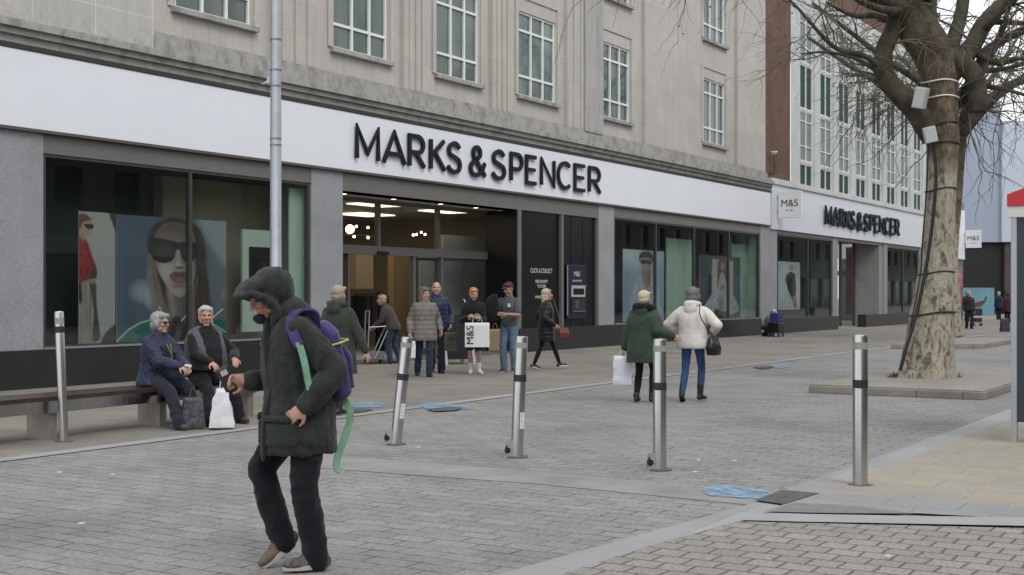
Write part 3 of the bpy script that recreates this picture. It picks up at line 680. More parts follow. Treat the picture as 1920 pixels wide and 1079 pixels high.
PRINT, n_, b_ = nodes('printed_poster'); a_ = N(n_, 'ShaderNodeVertexColor'); a_.layer_name = 'print'; n_.links.new(a_.outputs[0], b_.inputs['Base Color']); b_.inputs['Roughness'].default_value = .45
blk = pbr('poster_black', (.012, .012, .014), .3)
back = pbr('poster_card', (.3, .3, .32), .6)
t, W, H = poster('portrait_poster', 'large poster of a face in black sunglasses and green coat behind bench', 219, 424, 402, 650, .22, back)
P = Print(250, 280, 1); u, v = P.u, P.v
g = .35 + .3 * u; P.c[:] = np.array([.075, .095, .15]); P.lay(np.clip((u - .45) * 1.6, 0, 1), (.145, .15, .175)); P.lay(np.clip(.35 - v, 0, 1), (.06, .07, .11))
P.lay(P.mask([(.72, 1.05), (1.1, 1.05), (1.1, .52), (.95, .66), (.84, .80)], 6), (.27, .29, .33), .9)
P.lay(P.ball(.24, .40, .16, .11), (.34, .35, .40), .8); P.lay(P.ball(.30, .33, .08, .10), (.40, .40, .43), .6)
st_ = P.noise(2, 40); st2 = P.noise(1, 25)
P.lay(P.mask([(.26, .72), (.27, .86), (.34, .95), (.45, 1.0), (.60, .99), (.73, .93), (.79, .80), (.81, .60), (.84, .35), (.88, .12), (.80, -.1), (.55, -.1), (.40, .2), (.30, .45)], 2), np.stack([.050 + .012 * st_, .030 + .008 * st_, .028 + .008 * st_], -1))
P.lay(P.mask([(.28, .72), (.25, .55), (.285, .38), (.31, .22), (.30, .05), (.40, .02), (.50, .10), (.44, .25), (.37, .45), (.33, .62)], 2.5), np.stack([.20 + .03 * st2, .16 + .025 * st2, .145 + .02 * st2], -1), .85)
face = P.mask([(.315, .76), (.335, .86), (.40, .935), (.50, .96), (.60, .945), (.675, .88), (.70, .76), (.705, .62), (.685, .49), (.635, .40), (.565, .352), (.50, .37), (.42, .46), (.345, .60)], 1.6)
P.lay(P.mask([(.42, .46), (.50, .36), (.60, .36), (.69, .46), (.70, .22), (.80, .05), (.44, .02), (.47, .22)], 2.5), (.17, .115, .115)); P.lay(P.mask([(.44, .42), (.49, .38), (.53, .24), (.60, .06), (.50, .05), (.46, .22)], 4), (.30, .24, .25), .8)
P.lay(face, (.385, .305, .305)); P.mul(face * np.clip((v - .60) * 3.2, 0, 1), (.34, .27, .27)); P.mul(face * np.clip((u - .58) * 5, 0, 1), (.48, .40, .40)); P.mul(face * np.clip((.40 - u) * 9, 0, 1), (.62, .54, .54))
P.lay(P.ball(.43, .56, .10, .09, 3) * face, (.50, .42, .42), .6); P.mul(P.ball(.545, .445, .085, .035, 2), (.62, .52, .52)); P.lay(P.ball(.545, .405, .05, .04, 3) * face, (.43, .34, .34), .5)
P.lay(P.mask([(.505, .74), (.55, .74), (.575, .655), (.595, .615), (.56, .592), (.52, .595), (.497, .615), (.52, .66)], 2.5), (.44, .35, .34), .7); P.mul(P.mask([(.55, .73), (.565, .65), (.60, .61), (.60, .68)], 3), (.6, .5, .5)); P.mul(P.ball(.548, .594, .05, .016, 1.), (.45, .35, .35)); P.lay(P.ball(.535, .625, .018, .015), (.6, .52, .52), .7)
P.lay(P.mask([(.45, .527), (.49, .558), (.525, .565), (.545, .557), (.57, .565), (.61, .553), (.645, .527), (.60, .535), (.545, .532), (.49, .536)], .8), (.15, .06, .065), .9); P.lay(P.mask([(.455, .525), (.50, .530), (.545, .527), (.60, .530), (.642, .525), (.60, .482), (.545, .463), (.49, .482)], .9), (.20, .085, .09), .9); P.lay(P.ball(.55, .495, .05, .015), (.32, .18, .18), .5); P.mul(P.mask([(.45, .529), (.545, .524), (.645, .529), (.545, .536)], .8), (.3, .25, .25))
P.lay(P.mask([(.262, .815), (.36, .83), (.50, .812), (.535, .80), (.60, .812), (.715, .80), (.72, .74), (.69, .665), (.625, .645), (.575, .675), (.552, .735), (.522, .74), (.495, .665), (.43, .632), (.345, .64), (.285, .70)], 1.), (.022, .019, .023)); P.lay(P.ball(.42, .72, .12, .06), (.075, .055, .06), .8); P.lay(P.ball(.63, .73, .06, .05), (.06, .045, .05), .7)
P.lay(P.mask([(.69, .66), (.72, .68), (.735, .60), (.705, .56)], 1.5), (.30, .20, .19)); P.lay(P.ball(.715, .49, .010, .05), (.5, .42, .25), .9)
P.lay(P.mask([(.69, .70), (.74, .72), (.80, .55), (.83, .3), (.80, .1), (.70, .1), (.72, .35)], 2.5), np.stack([.040 + .012 * st_, .025 + .008 * st_, .026 + .008 * st_], -1), .92)
te = P.noise(9, 9); P.lay(P.mask([(-.05, -.05), (-.02, .01), (.10, .10), (.26, .17), (.38, .16), (.46, .03), (.46, -.05)], 1.2), np.stack([.035 + .004 * te, .13 + .012 * te, .12 + .012 * te], -1)); P.lay(P.mask([(.60, -.05), (.66, .05), (.78, .12), (.92, .16), (1.02, .12), (1.02, -.05)], 1.2), np.stack([.03 + .004 * te, .11 + .01 * te, .10 + .01 * te], -1)); P.lay(P.mask([(.44, -.05), (.47, .16), (.55, .20), (.64, .10), (.64, -.05)], 3), (.05, .04, .045))
def pline(pts, wd, col):
    for i in range(len(pts) - 1):
        (x0, y0), (x1, y1) = pts[i], pts[i + 1]; dx, dy = x1 - x0, y1 - y0; L2 = dx * dx + dy * dy; tt = np.clip(((u - x0) * dx + (v - y0) * dy) / L2, 0, 1); d = np.hypot(u - x0 - tt * dx, v - y0 - tt * dy); P.lay(np.clip(1.4 - d / wd, 0, 1), col)
pline([(-.01, .0), (.1, .10), (.2, .15), (.3, .175)], .007, (.36, .48, .46)); pline([(.34, .22), (.37, .28), (.40, .2)], .006, (.3, .45, .5)); wl = (.58, .64, .68)
pline([(.57, .16), (.615, .21), (.645, .33)], .007, wl); pline([(.645, .33), (.635, .08)], .007, wl); pline([(.86, .24), (.865, .06)], .007, wl); pline([(.82, .14), (.92, .22), (.965, .25)], .006, wl); pline([(.84, .14), (.93, .09), (1., .05)], .006, (.3, .5, .55))
P.place(t, W, H)
t, W, H = poster('fashion_poster', 'narrow poster of a figure in red top and long beige skirt', 148, 216, 396, 650, .24, back)
P = Print(110, 280, 2); u, v = P.u, P.v; P.c[:] = np.array([.36, .33, .345]); P.lay(np.clip(v * 1.6 - .9, 0, 1), (.40, .36, .35), .8); P.lay(np.clip(.5 - u, 0, 1), (.27, .25, .27), .8)
P.lay(P.mask([(.80, 1.02), (1.02, 1.02), (1.02, .86), (.95, .90)], 1.), (.06, .045, .04)); P.lay(P.mask([(.60, -.02), (.66, .05), (.80, .10), (1.02, .13), (1.02, -.02)], 1.5), (.045, .038, .042))
f1 = P.noise(2, 60); P.lay(P.mask([(-.05, .50), (.36, .50), (.44, .36), (.54, .14), (.60, .03), (-.05, .01)], 1.), np.stack([.27 + .05 * f1, .225 + .045 * f1, .215 + .045 * f1], -1)); P.lay(P.mask([(.26, .49), (.46, .46), (.48, .30), (.56, .10), (.56, .03), (.36, .03), (.40, .25)], 1.5), (.05, .04, .042), .9); P.lay(P.mask([(-.02, .42), (.05, .47), (.08, .34), (.02, .30)], 1.5), (.03, .025, .028))
f2 = P.noise(4, 14); rm = P.mask([(-.05, .82), (.10, .815), (.24, .765), (.36, .66), (.48, .57), (.46, .50), (.25, .485), (-.05, .49)], 1.); P.lay(rm, np.stack([.26 + .05 * f2, .025 + .006 * f2, .028 + .006 * f2], -1)); P.mul(rm * np.clip((u - .25) * 3, 0, 1), (.5, .5, .5)); P.lay(P.mask([(.27, .52), (.42, .57), (.48, .52), (.40, .485)], 1.5), (.05, .045, .05), .9)
P.lay(P.ball(.36, .475, .12, .025), (.34, .25, .14), .9); P.lay(P.mask([(.02, .80), (.16, .79), (.14, .85), (.02, .86)], 1.5), (.36, .22, .18)); P.lay(P.mask([(-.02, .93), (.04, .965), (.2, .965), (.33, .935), (.38, .90), (.34, .84), (.28, .82), (.12, .83), (-.02, .86)], 1.), (.42, .26, .21)); P.lay(P.mask([(-.03, .95), (.05, .98), (.2, .975), (.34, .94), (.24, .93), (.1, .915), (.05, .87), (-.03, .87)], 1.), (.14, .06, .04)); P.lay(P.mask([(.15, .905), (.38, .905), (.38, .875), (.28, .868), (.18, .88)], .7), (.025, .018, .02))
P.place(t, W, H)
t, W, H = poster('blue_poster', 'pale blue poster of a person in a denim shirt', 1168, 1245, 467, 612, .3, back)
P = Print(120, 180, 3); u, v = P.u, P.v; P.c[:] = np.array([.26, .33, .44]); P.lay(P.ball(.15, .95, .5, .3), (.52, .52, .58), .9); P.lay(P.ball(.9, .95, .3, .25), (.50, .50, .56), .9); P.lay(np.clip((u - .55) * 1.5, 0, 1), (.17, .24, .36), .8); P.lay(P.ball(.1, .4, .25, .5), (.20, .27, .38), .8)
f = P.noise(5, 5); P.lay(P.mask([(.15, -.1), (.20, .3), (.27, .52), (.42, .63), (.55, .6), (.68, .63), (.85, .50), (.92, -.1)], 1.5), np.stack([.36 + .05 * f, .36 + .05 * f, .43 + .05 * f], -1)); P.lay(P.mask([(.45, .60), (.46, .74), (.64, .74), (.66, .60), (.55, .46)], 1.5), (.26, .16, .14)); P.lay(P.mask([(.43, .86), (.46, .74), (.55, .70), (.64, .74), (.67, .86), (.55, .93)], 1.), (.36, .22, .19)); P.lay(P.mask([(.38, .84), (.39, .94), (.50, .985), (.66, .975), (.73, .91), (.70, .83), (.65, .89), (.45, .89)], 1.), (.035, .025, .025)); P.lay(P.mask([(.42, .86), (.68, .86), (.66, .80), (.56, .815), (.45, .80)], 1.), (.03, .025, .03))
P.place(t, W, H)
t, W, H = poster('pink_dress_poster', 'tall poster of a long haired figure in a white ruffled dress', 1312, 1388, 478, 610, .35, back)
P = Print(120, 180, 4); u, v = P.u, P.v; P.c[:] = np.array([.045, .06, .06]); P.lay(P.mask([(-.02, .0), (.2, .1), (.28, .55), (.1, .95), (-.02, 1.)], 3), (.02, .025, .05)); P.lay(P.mask([(.28, .25), (.29, .95), (.82, .93), (.80, .25)], 1., False), (.44, .37, .38)); P.lay(P.mask([(.82, .1), (.82, .8), (1.02, .8), (1.02, .1)], 1., False), (.04, .05, .09)); f = P.noise(5, 7)
P.lay(P.mask([(.06, .12), (.2, .3), (.38, .5), (.42, .76), (.66, .76), (.70, .5), (.88, .3), (.97, .14), (.8, .06), (.5, .03), (.2, .06)], 1.5), np.stack([.42 + .05 * f, .39 + .05 * f, .45 + .05 * f], -1)); P.lay(P.mask([(.42, .5), (.43, .88), (.52, .955), (.64, .93), (.68, .75), (.64, .55), (.58, .72), (.5, .72)], 1.2), (.12, .045, .038)); P.lay(P.ball(.55, .835, .065, .07, .8), (.42, .27, .22)); P.lay(P.ball(.55, .5, .13, .07), (.36, .16, .16), .9); P.lay(P.ball(.5, .25, .10, .16), (.30, .12, .13), .7); P.lay(P.mask([(.36, .0), (.36, .16), (.55, .10), (.7, .12), (.68, .0)], 1.5), (.03, .03, .035))
P.place(t, W, H)
pskin = pbr('poster_skin', (.36, .235, .20), .5, var=.12, vs_=2.)
for px0, px1 in ((1250, 1299), (1372, 1403)):  # first board stands in for a green reflection in the glass
    t = inframe('mint_board', 'pale mint board in window, %s' % ('standing for a green reflection beside the blue poster' if px0 == 1250 else 'right of the ruffled dress poster'), 'display panel', fs(px0, .5), .5, ZP)
    mb = MB(); mb.box(0, fs(px1, .5) - fs(px0, .5), 0, .04, .02, 2.75); mb.build('board', mint, t)
t = inframe('display_cabinet', 'white framed display unit with black screen at right of left window', 'display unit', fs(455, .4), .4, ZP + .05)
wc = fs(512, .4) - fs(455, .4); hc = fz(455, 430, .4) - ZP - .05
mb = MB(); mb.box(0, wc, 0, .05, .1, hc); mb.build('board', pbr('pale_display_board', (.40, .44, .40), .7), t)
mb = MB(); mb.box(wc * .2, wc * .95, -.02, -.001, hc * .42, hc * .84); mb.build('screen', blk, t)
t = inframe('mint_board', 'slim pale mint panel at the far right end of left window', 'display panel', fs(543, .2), .2, ZP + .05)
mb = MB(); mb.box(0, fs(573, .2) - fs(543, .2), 0, .04, 0, 3.0); mb.build('board', pbr('mint_panel_light', (.42, .50, .45), .7), t)
# camera on the ledge end and pole camera
t = inframe('security_camera', 'small white dome camera on the corner between stone front and brick', 'camera', fs(1447), -.1, fz(1447, 292))
mb = MB(); mb.tube([(0, .3, -.7), (0, .02, -.7), (0, 0, -.6), (0, 0, .02)], .025, 8); mb.build('bracket', dark_metal, t); mb = MB(); mb.ball((0, 0, .1), (.09, .09, .07)); mb.box(-.1, .1, -.1, .1, .12, .16); mb.build('dome', white_frame, t, smooth=40)
# ================================================================ second store
S2 = fs(1765); sb = inframe('white_framed_store', 'modern store with white concrete grid of narrow green panelled windows', 'building', S1, 0, 0)
o1 = S1
def X(px, d=0.): return fs(px, d) - o1
wf = pbr('white_concrete', (.50, .51, .50), .75, var=.12, vs_=1.5, bump=.1)
mb = MB(); mb.box(.02, X(1487), .12, .6, 5.95, 15.5); mb.build('brick_pier', brick, sb)
mb = MB(); mb.box(.08, X(1765), -.12, .1, 4.0, 5.72); fb = mb.build('fascia', pbr('shade_greyed_fascia_panel', (.60, .62, .66), .4, var=.04, vs_=.5), sb)  # greyer than the first fascia: dimmer light at this end put into its colour
mb = MB(); mb.box(.10, X(1765), -.2, .3, 5.722, 5.82); mb.box(.10, X(1765), -.14, .3, 5.822, 5.95); mb.build('ledge', wf, sb)
mb = MB(); k = (X(1686, -.2) - X(1547, -.2)) / (fs(1127, -.2) - fs(667, -.2)); b0 = X(1547, -.2); a0_ = fs(667, -.2)
letters(mb, [(c, b0 + (fs(a, -.2) - a0_) * k, b0 + (fs(b, -.2) - a0_) * k) for c, a, b in LX], 4.38, 5.24, .15, -.25, -.17)
mb.build('sign_lettering', black_sign, fb)
zt = fz(1640, 66, .1)
cols = []; xc0, xc1 = X(1505), X(1717); pitch = (xc1 - xc0) / 7.0
hs = []
wd_ = pitch * .60
rows = [(5.98, 6.85, 'g'), (6.97, 9.0, 'w'), (9.12, 10.9, 'g'), (11.02, 13.05, 'w')]
for i in range(11):
    xx0 = xc0 + i * pitch
    if xx0 + wd_ > X(1765): break
    for z0, z1, k in rows: hs.append((xx0, xx0 + wd_, z0, z1, k))
mb = MB(); holes_wall(mb, X(1487), X(1765), 5.952, max(zt, 13.3), [h[:4] for h in hs], .10, .08)
mb.box(X(1487), X(1765), .06, .5, max(zt, 13.3), max(zt, 13.3) + .25)
for i in range(11):
    xx0 = xc0 + i * pitch
    if xx0 + wd_ > X(1765): break
    mb.box(xx0 + wd_ + .14, xx0 + pitch - .14, .05, .099, 5.952, max(zt, 13.3) - .01)
mb.build('wall', wf, sb)
greenp = pbr('green_spandrel_panel', (.022, .055, .047), .6, var=.15, spec=.15)
lightp = pbr('pale_reflecting_pane', (.13, .16, .145), .35, var=.35, vs_=.8, spec=.35)
for (a, b, z0, z1, k) in hs:
    f = MB(); y = .15; mid = (a + b) / 2
    for u, v_ in ((a, a + .035), (b - .035, b), (mid - .035, mid + .035)): f.box(u, v_, y - .03, y + .03, z0, z1)
    for zz in ([z0 + .02, z1 - .02] + ([z0 + (z1 - z0) * .3, z1 - .4] if k == 'w' else [])): f.box(a + .002, b - .002, y - .028, y + .028, zz - .02, zz + .02)
    w_ = f.build('window', white_frame, sb); g = MB(); g.quad((a, y + .01, z0), (b, y + .01, z0), (b, y + .01, z1), (a, y + .01, z1)); g.build('pane', greenp if k == 'g' else lightp, w_)
mb = MB(); mb.box(X(1487), X(1765), 1.2, 4., max(zt, 13.3) - 1, 18.5); mb.box(X(1487), X(1765), .6, 1.19, max(zt, 13.3), max(zt, 13.3) + .1); mb.build('roof_storey', brick, sb)
mb = MB()
for a, b, y0, y1, z0 in ((1560, 1569, -.04, .3, 0), (1655, 1662, -.05, .3, .0), (1722, 1728, -.04, .3, 0)): mb.box(X(a), X(b), y0, y1, z0, 4.0)
mb.box(X(1648), X(1655) - .002, .0, 1.3, 0.0, 3.97)
split_build(mb, 'pilaster', pbr('grey_stone_cladding', (.24, .235, .225), .7, var=.1), sb)
mb = MB(); mb.box(X(1456), X(1567), -.12, .3, 0, ZP - .05); mb.box(X(1620, 0), X(1765), -.10, .3, 0, ZP - .05); split_build(mb, 'plinth', dark_granite, sb)
dside = pbr('dim_display_side', (.06, .075, .068), .8); shop_window(sb, X(1456), X(1559), ZP - .05, 3.85, [X(1515)], depth=2.0, side=dside)
shop_window(sb, X(1662), X(1721), ZP - .05, 3.85, [X(1693)], depth=2.0, back=pbr('reddish_display', (.16, .04, .045), .8, var=.7, vs_=1.2), side=dside)
shop_window(sb, X(1728), X(1765), ZP - .05, 3.85, [], depth=2.0, side=dside)
mb = MB(); mb.quad((X(1569), .0, 3.98), (X(1655), .0, 3.98), (X(1655), 2.2, 3.98), (X(1569), 2.2, 3.98)); mb.box(X(1456), X(1765), -.02, .3, 3.86, 3.998); mb.build('soffit', grey_metal, sb)
for px in (1578, 1598, 1615):
    x = X(px, .6); mb = MB(); mb.lathe([(.08, 3.95), (.08, 3.975)], 12, (x, .6)); mb.build('downlight', lampm, sb)
f = MB(); y = 1.2; a, b = X(1569, 0) + .05, X(1648) - .01
for u in (a, a + (b - a) * .33, a + (b - a) * .66, b - .1): f.box(u, u + .1, y - .05, y + .05, .02, 3.97)
f.box(a + .1, b, y - .048, y + .048, 2.4, 2.6); dd = f.build('door_frame', dark_metal, sb); g = MB(); g.quad((a, y, .02), (b, y, .02), (b, y, 3.9), (a, y, 3.9)); g.build('pane', doorglass, dd)
mb = MB(); mb.box(a - 2, b + 2, 6., 6.1, 0, 4.); mb.build('inner_wall', mint, sb)
t = inframe('poster_board', 'white poster of a walking figure in dark coat, second shop window', 'poster', fs(1459, .3), .3, .9)
W = fs(1500, .3) - fs(1459, .3); H = fz(1459, 490, .3) - .9; mb = MB(); mb.box(0, W, 0, .02, 0, H); mb.build('backing', grad('poster_soft_white', (.36, .40, .44), (.5, .5, .52)), t)
layer(t, W, H, 'coat', 1, [(.45, .4), (.3, .62), (.36, .72), (.55, .8), (.75, .76), (.82, .5), (.8, .3), (.6, .25)], blk); layer(t, W, H, 'head', 2, ell(.6, .88, .1, .07), pskin); layer(t, W, H, 'legs', 2, [(.6, .25), (.8, .3), (.86, .02), (.7, .02)], pbr('poster_tan', (.3, .15, .12), .6))
for px, py in ((1526, 501), (1712, 496)):
    x = X(px, 1.2); mb = MB(); mb.ball((x, 1.2, fz(px, py, 1.2)), .045, 8, 6); mb.build('display_lamp', pbr('small_bulb', (1, .9, .7), .5, emit=((1, .85, .6), 25.)), sb)
def hanging(px0, px1, ptop, pbot, label):
    # square sign standing out from the fascia
    x = fs(px0 - 3); w_ = .95; z0, z1 = fz(px0, pbot), fz(px0, ptop)
    t = inframe('hanging_sign', label, 'sign', x, -.12, z0)
    h = z1 - z0
    # panel is square to the facade: it runs outwards (-y)
    d = .2
    k0 = (px1 - 960) / F; lo = loc2w(x, -.12); n = V((UY, -UX))
    D = (k0 * lo.y - lo.x) / (n.x - k0 * n.y)
    mb = MB(); mb.box(-.06, .06, -D, -.06, 0, h); p_ = mb.build('panel', pbr('white_sign_panel', (.74, .75, .76), .4), t, bevel=.012)
    mb = MB(); mb.box(-.03, .03, -.058, .02, h * .2, h * .3); mb.box(-.03, .03, -.058, .02, h * .7, h * .8); mb.build('bracket', galv, t)
    text('sign_text', 'M&S', h * .36, black_sign, p_, (-.063, -D / 2 - .02, h * .42), rot=(R(90), 0, R(-90)), ext=.002)
    text('sign_text', 'EST. 1884', h * .07, black_sign, p_, (-.063, -D / 2 - .02, h * .25), rot=(R(90), 0, R(-90)), ext=.002)
hanging(1455, 1503, 360, 410, 'white square hanging sign reading M&S at start of second fascia')
hanging(1808, 1840, 433, 466, 'small white hanging sign reading M&S far down the street, right of tree')
# lower shop further on
S3 = fs(1766); S4 = fs(1806)
ls = inframe('low_shop', 'low white fronted shop past the tree trunk with pink posters', 'building', S3, 0, 0)
mb = MB(); mb.box(0, S4 - S3, -.1, 6., 3.6, 6.5); mb.build('fascia', white_panel, ls); mb = MB(); mb.box(0, S4 - S3, -.05, 5.9, 6.502, 7.0); mb.build('roof_edge', concrete, ls)
mb = MB(); mb.box(0, S4 - S3, .0, 5.9, 0, 3.598); mb.build('shopfront', grad('shopfront_green', (.03, .06, .05), (.08, .10, .09)), ls)
mb = MB(); mb.box((S4 - S3) * .45, (S4 - S3) * .92, -.03, -.004, .8, 3.2); mb.build('window_poster', pbr('pink_poster', (.35, .12, .14), .6, var=.6, vs_=2.), ls)
# ================================================================ far building
p = V((26.5, 100, 0)); fbld = thing('grey_clad_building', 'tall pale blue grey clad building over a black base at street end', 'building', p, 0)
def fx(px): return (px - 960) / F * 100 - p.x
blue_clad = pbr('blue_grey_cladding', (.30, .34, .42), .5, var=.05, vs_=.2); lt_clad = pbr('pale_cladding', (.46, .50, .57), .5, var=.05, vs_=.2)
mb = MB(); mb.box(fx(1740), fx(1876), 0, 20, 5.6, 16.6); mb.build('wall', blue_clad, fbld)
mb = MB(); mb.box(fx(1876) + .002, fx(2050), -.3, 20, 5.6, 15.0); mb.build('side_wall', lt_clad, fbld)
mb = MB(); mb.box(fx(1740), fx(1884), .4, 20, 0, 5.598); mb.build('black_base', pbr('black_cladding', (.008, .008, .009), .5), fbld)
mb = MB(); mb.box(fx(1884) + .01, fx(2050), 0, 20, 0, 5.59); mb.build('shop_base', pbr('shopfront_mixed', (.10, .06, .06), .5, col2=(.02, .025, .03), vs_=.4), fbld)
t = thing('hoarding', 'pale blue hoarding painted with a brown bird', 'hoarding', (G(1848, 593).x, 92, 0), 0)
hw = 1.25; mb = MB(); mb.box(-hw, hw, 0, .1, 0, 2.0); mb.build('board', pbr('hoarding_blue', (.13, .28, .34), .6, var=.15, vs_=.8), t)
mb = MB(); mb.plate([(-.5, .75), (-.2, .6), (.3, .65), (.6, .95), (.75, 1.35), (.62, 1.4), (.5, 1.1), (.1, 1.0), (-.3, .85)], -.012, -.003); mb.plate([(.1, .62), (.14, .62), (.14, .3), (.1, .3)], -.012, -.003); mb.build('bird_painting', pbr('bird_brown', (.09, .05, .04), .7), t)
# ================================================================ opposite side of the street (seen only in the glass)
for q, (x0, x1, hgt, colr) in enumerate(((-30, 6, 12.5, (.11, .10, .09)), (7, 34, 9.5, (.12, .12, .115)), (35, 70, 13, (.09, .085, .08)), (71, 130, 10.5, (.12, .12, .115)), (131, 260, 11.5, (.11, .105, .10)))):
    ob = inframe('opposite_building', ['tall tan shop block across the street behind the viewpoint', 'low pale shop block across the street', 'tall dark shop block across the street', 'long grey shop block far along the opposite side', 'farthest long shop block on the opposite side'][q], 'building', x0, -31, 0)
    mb = MB(); hw_ = []; xx = 2.
    while xx < x1 - x0 - 3:
        hw_ += [(xx, xx + 1.6, 5.5, 7.4)] + ([(xx, xx + 1.6, 8.6, 10.3)] if hgt > 11 else []); xx += 3.4
    holes_wall(mb, 0, x1 - x0, 4.2, hgt, hw_, 0, -.25); mb.quad((0, 0, hgt), (x1 - x0, 0, hgt), (x1 - x0, -10, hgt), (0, -10, hgt)); mb.quad((0, 0, 0), (0, -10, 0), (0, -10, hgt), (0, 0, hgt)); mb.quad((x1 - x0, 0, 0), (x1 - x0, -10, 0), (x1 - x0, -10, hgt), (x1 - x0, 0, hgt))
    mb.build('wall', pbr('opposite_wall_%d' % q, colr, .9, var=.2), ob)
    mb = MB(); mb.box(0, x1 - x0, -.5, -.24, 0.02, hgt - .1); mb.build('glazing', pbr('opposite_glazing', (.03, .04, .045), .1), ob)
    mb = MB(); mb.box(0, x1 - x0, -.2, .15, 3.4, 4.2); mb.build('fascia', pbr('opposite_fascia_%d' % q, [(.05, .05, .07), (.2, .2, .2), (.10, .04, .04), (.06, .09, .07), (.06, .06, .08)][q], .5), ob)
    mb = MB(); xx = 0.
    while xx < x1 - x0: mb.box(xx, xx + .5, -.2, .05, .02, 3.39); xx += 4.5
    mb.build('shopfront_pier', pbr('opposite_pier', (.2, .19, .18), .8), ob)
# ================================================================ bollards
def bollard(H=1.17, r=.058, hinge=False, sticker=False, band=.79, lean=0., lean_dir=0., label='', loc=(0, 0, 0), rot=0.):
    t = thing('bollard', label, 'bollard', loc, rot, 'steel bollards across the paved street')
    M = Matrix.Rotation(lean, 4, V((cos(lean_dir), sin(lean_dir), 0)))
    t.rotation_euler = (Matrix.Rotation(rot, 4, 'Z') ).to_euler()
    mb = MB(); mb.lathe([(r, -.03), (r, H - .012), (r - .004, H), (r * .5, H + .004), (.002, H + .005)], 32, M=M); mb.build('post', steel, t, smooth=35)
    mb = MB(); mb.lathe([(r + .0015, H * band - .03), (r + .0015, H * band + .035)], 32, M=M); mb.build('dark_band', pbr('bollard_black_band', (.018, .02, .024), .5), t, smooth=35)
    mb = MB(); mb.lathe([(r + .001, H * .905), (r + .001, H * .952)], 32, M=M); mb.build('reflective_band', pbr('dull_reflective_band', (.28, .275, .255), .4), t, smooth=35)
    mb = MB(); mb.lathe([(r + .045, 0.0), (r + .045, .012), (r + .012, .016)], 24); mb.build('base_collar', pbr('dirty_base_plate', (.12, .11, .10), .8, .2), t, smooth=35)
    if hinge:
        h = MB()
        for x in (-.035, .035): h.plate([(x_, z_) for x_, z_ in [(-.115, .0), (-.03, .0), (-.03, .165), (-.085, .15)]], x - .006, x + .006)
        h.box(-.13, -.05, -.05, .05, .0, .012); h.box(-.10, -.05, -.034, .034, .09, .15)
        hb = h.build('hinge_bracket', galv, t)
        p = MB(); p.tube([(-.085, -.048, .07), (-.085, -.0, .07)], .028, 12); p.tube([(-.085, -.03, .12), (-.10, -.045, .09), (-.095, -.045, .05)], .009, 8); p.build('padlock', pbr('padlock_black', (.01, .01, .012), .3), hb, smooth=40)
    if sticker:
        s_ = MB(); n = 10; z0, z1 = .27, .42
        for i in range(n):
            a0, a1 = R(-75 + 55 * i / n) - rot, R(-75 + 55 * (i + 1) / n) - rot; rr = r + .002
            s_.quad(*[M @ V(q) for q in ((rr * cos(a0), rr * sin(a0), z0), (rr * cos(a1), rr * sin(a1), z0), (rr * cos(a1), rr * sin(a1), z1), (rr * cos(a0), rr * sin(a0), z1))])
        k = s_.build('sticker', pbr('white_sticker', (.66, .67, .67), .6), t)
        k = MB(); rr = r + .0035
        for (zz, w_) in ((.40, 9), (.385, 12), (.35, 6), (.335, 10), (.32, 5), (.295, 11)):
            a0, a1 = R(-60 - w_ / 2) - rot, R(-60 + w_ / 2) - rot
            k.quad(*[M @ V(q) for q in ((rr * cos(a0), rr * sin(a0), zz), (rr * cos(a1), rr * sin(a1), zz), (rr * cos(a1), rr * sin(a1), zz + .006), (rr * cos(a0), rr * sin(a0), zz + .006))])
        k.build('sticker_print', blk, t)
    return t
p = G(1613, 912); bollard(1.185, loc=p, band=.675, label='clean upright steel bollard nearest the viewer, in yellow flagstones at right')
p = G(1237, 882); bollard(1.12, loc=p, band=.64, hinge=True, label='upright hinged steel bollard in front of the woman in the green parka')
p = G(969, 858); bollard(1.115, loc=p, band=.655, hinge=True, sticker=True, lean=R(2.3), lean_dir=R(90), label='slightly tilted hinged steel bollard with white sticker below the grey t-shirt man')
p = G(742, 834); bollard(1.08, loc=p, band=.63, hinge=True, sticker=True, lean=R(6), lean_dir=R(90), label='strongly leaning hinged steel bollard with white sticker, right of the hooded man')
p = G(120, 829); bollard(1.33, r=.046, loc=p, band=.86, lean=R(-2.2), lean_dir=R(90), label='slim tall steel bollard standing behind the bench end')
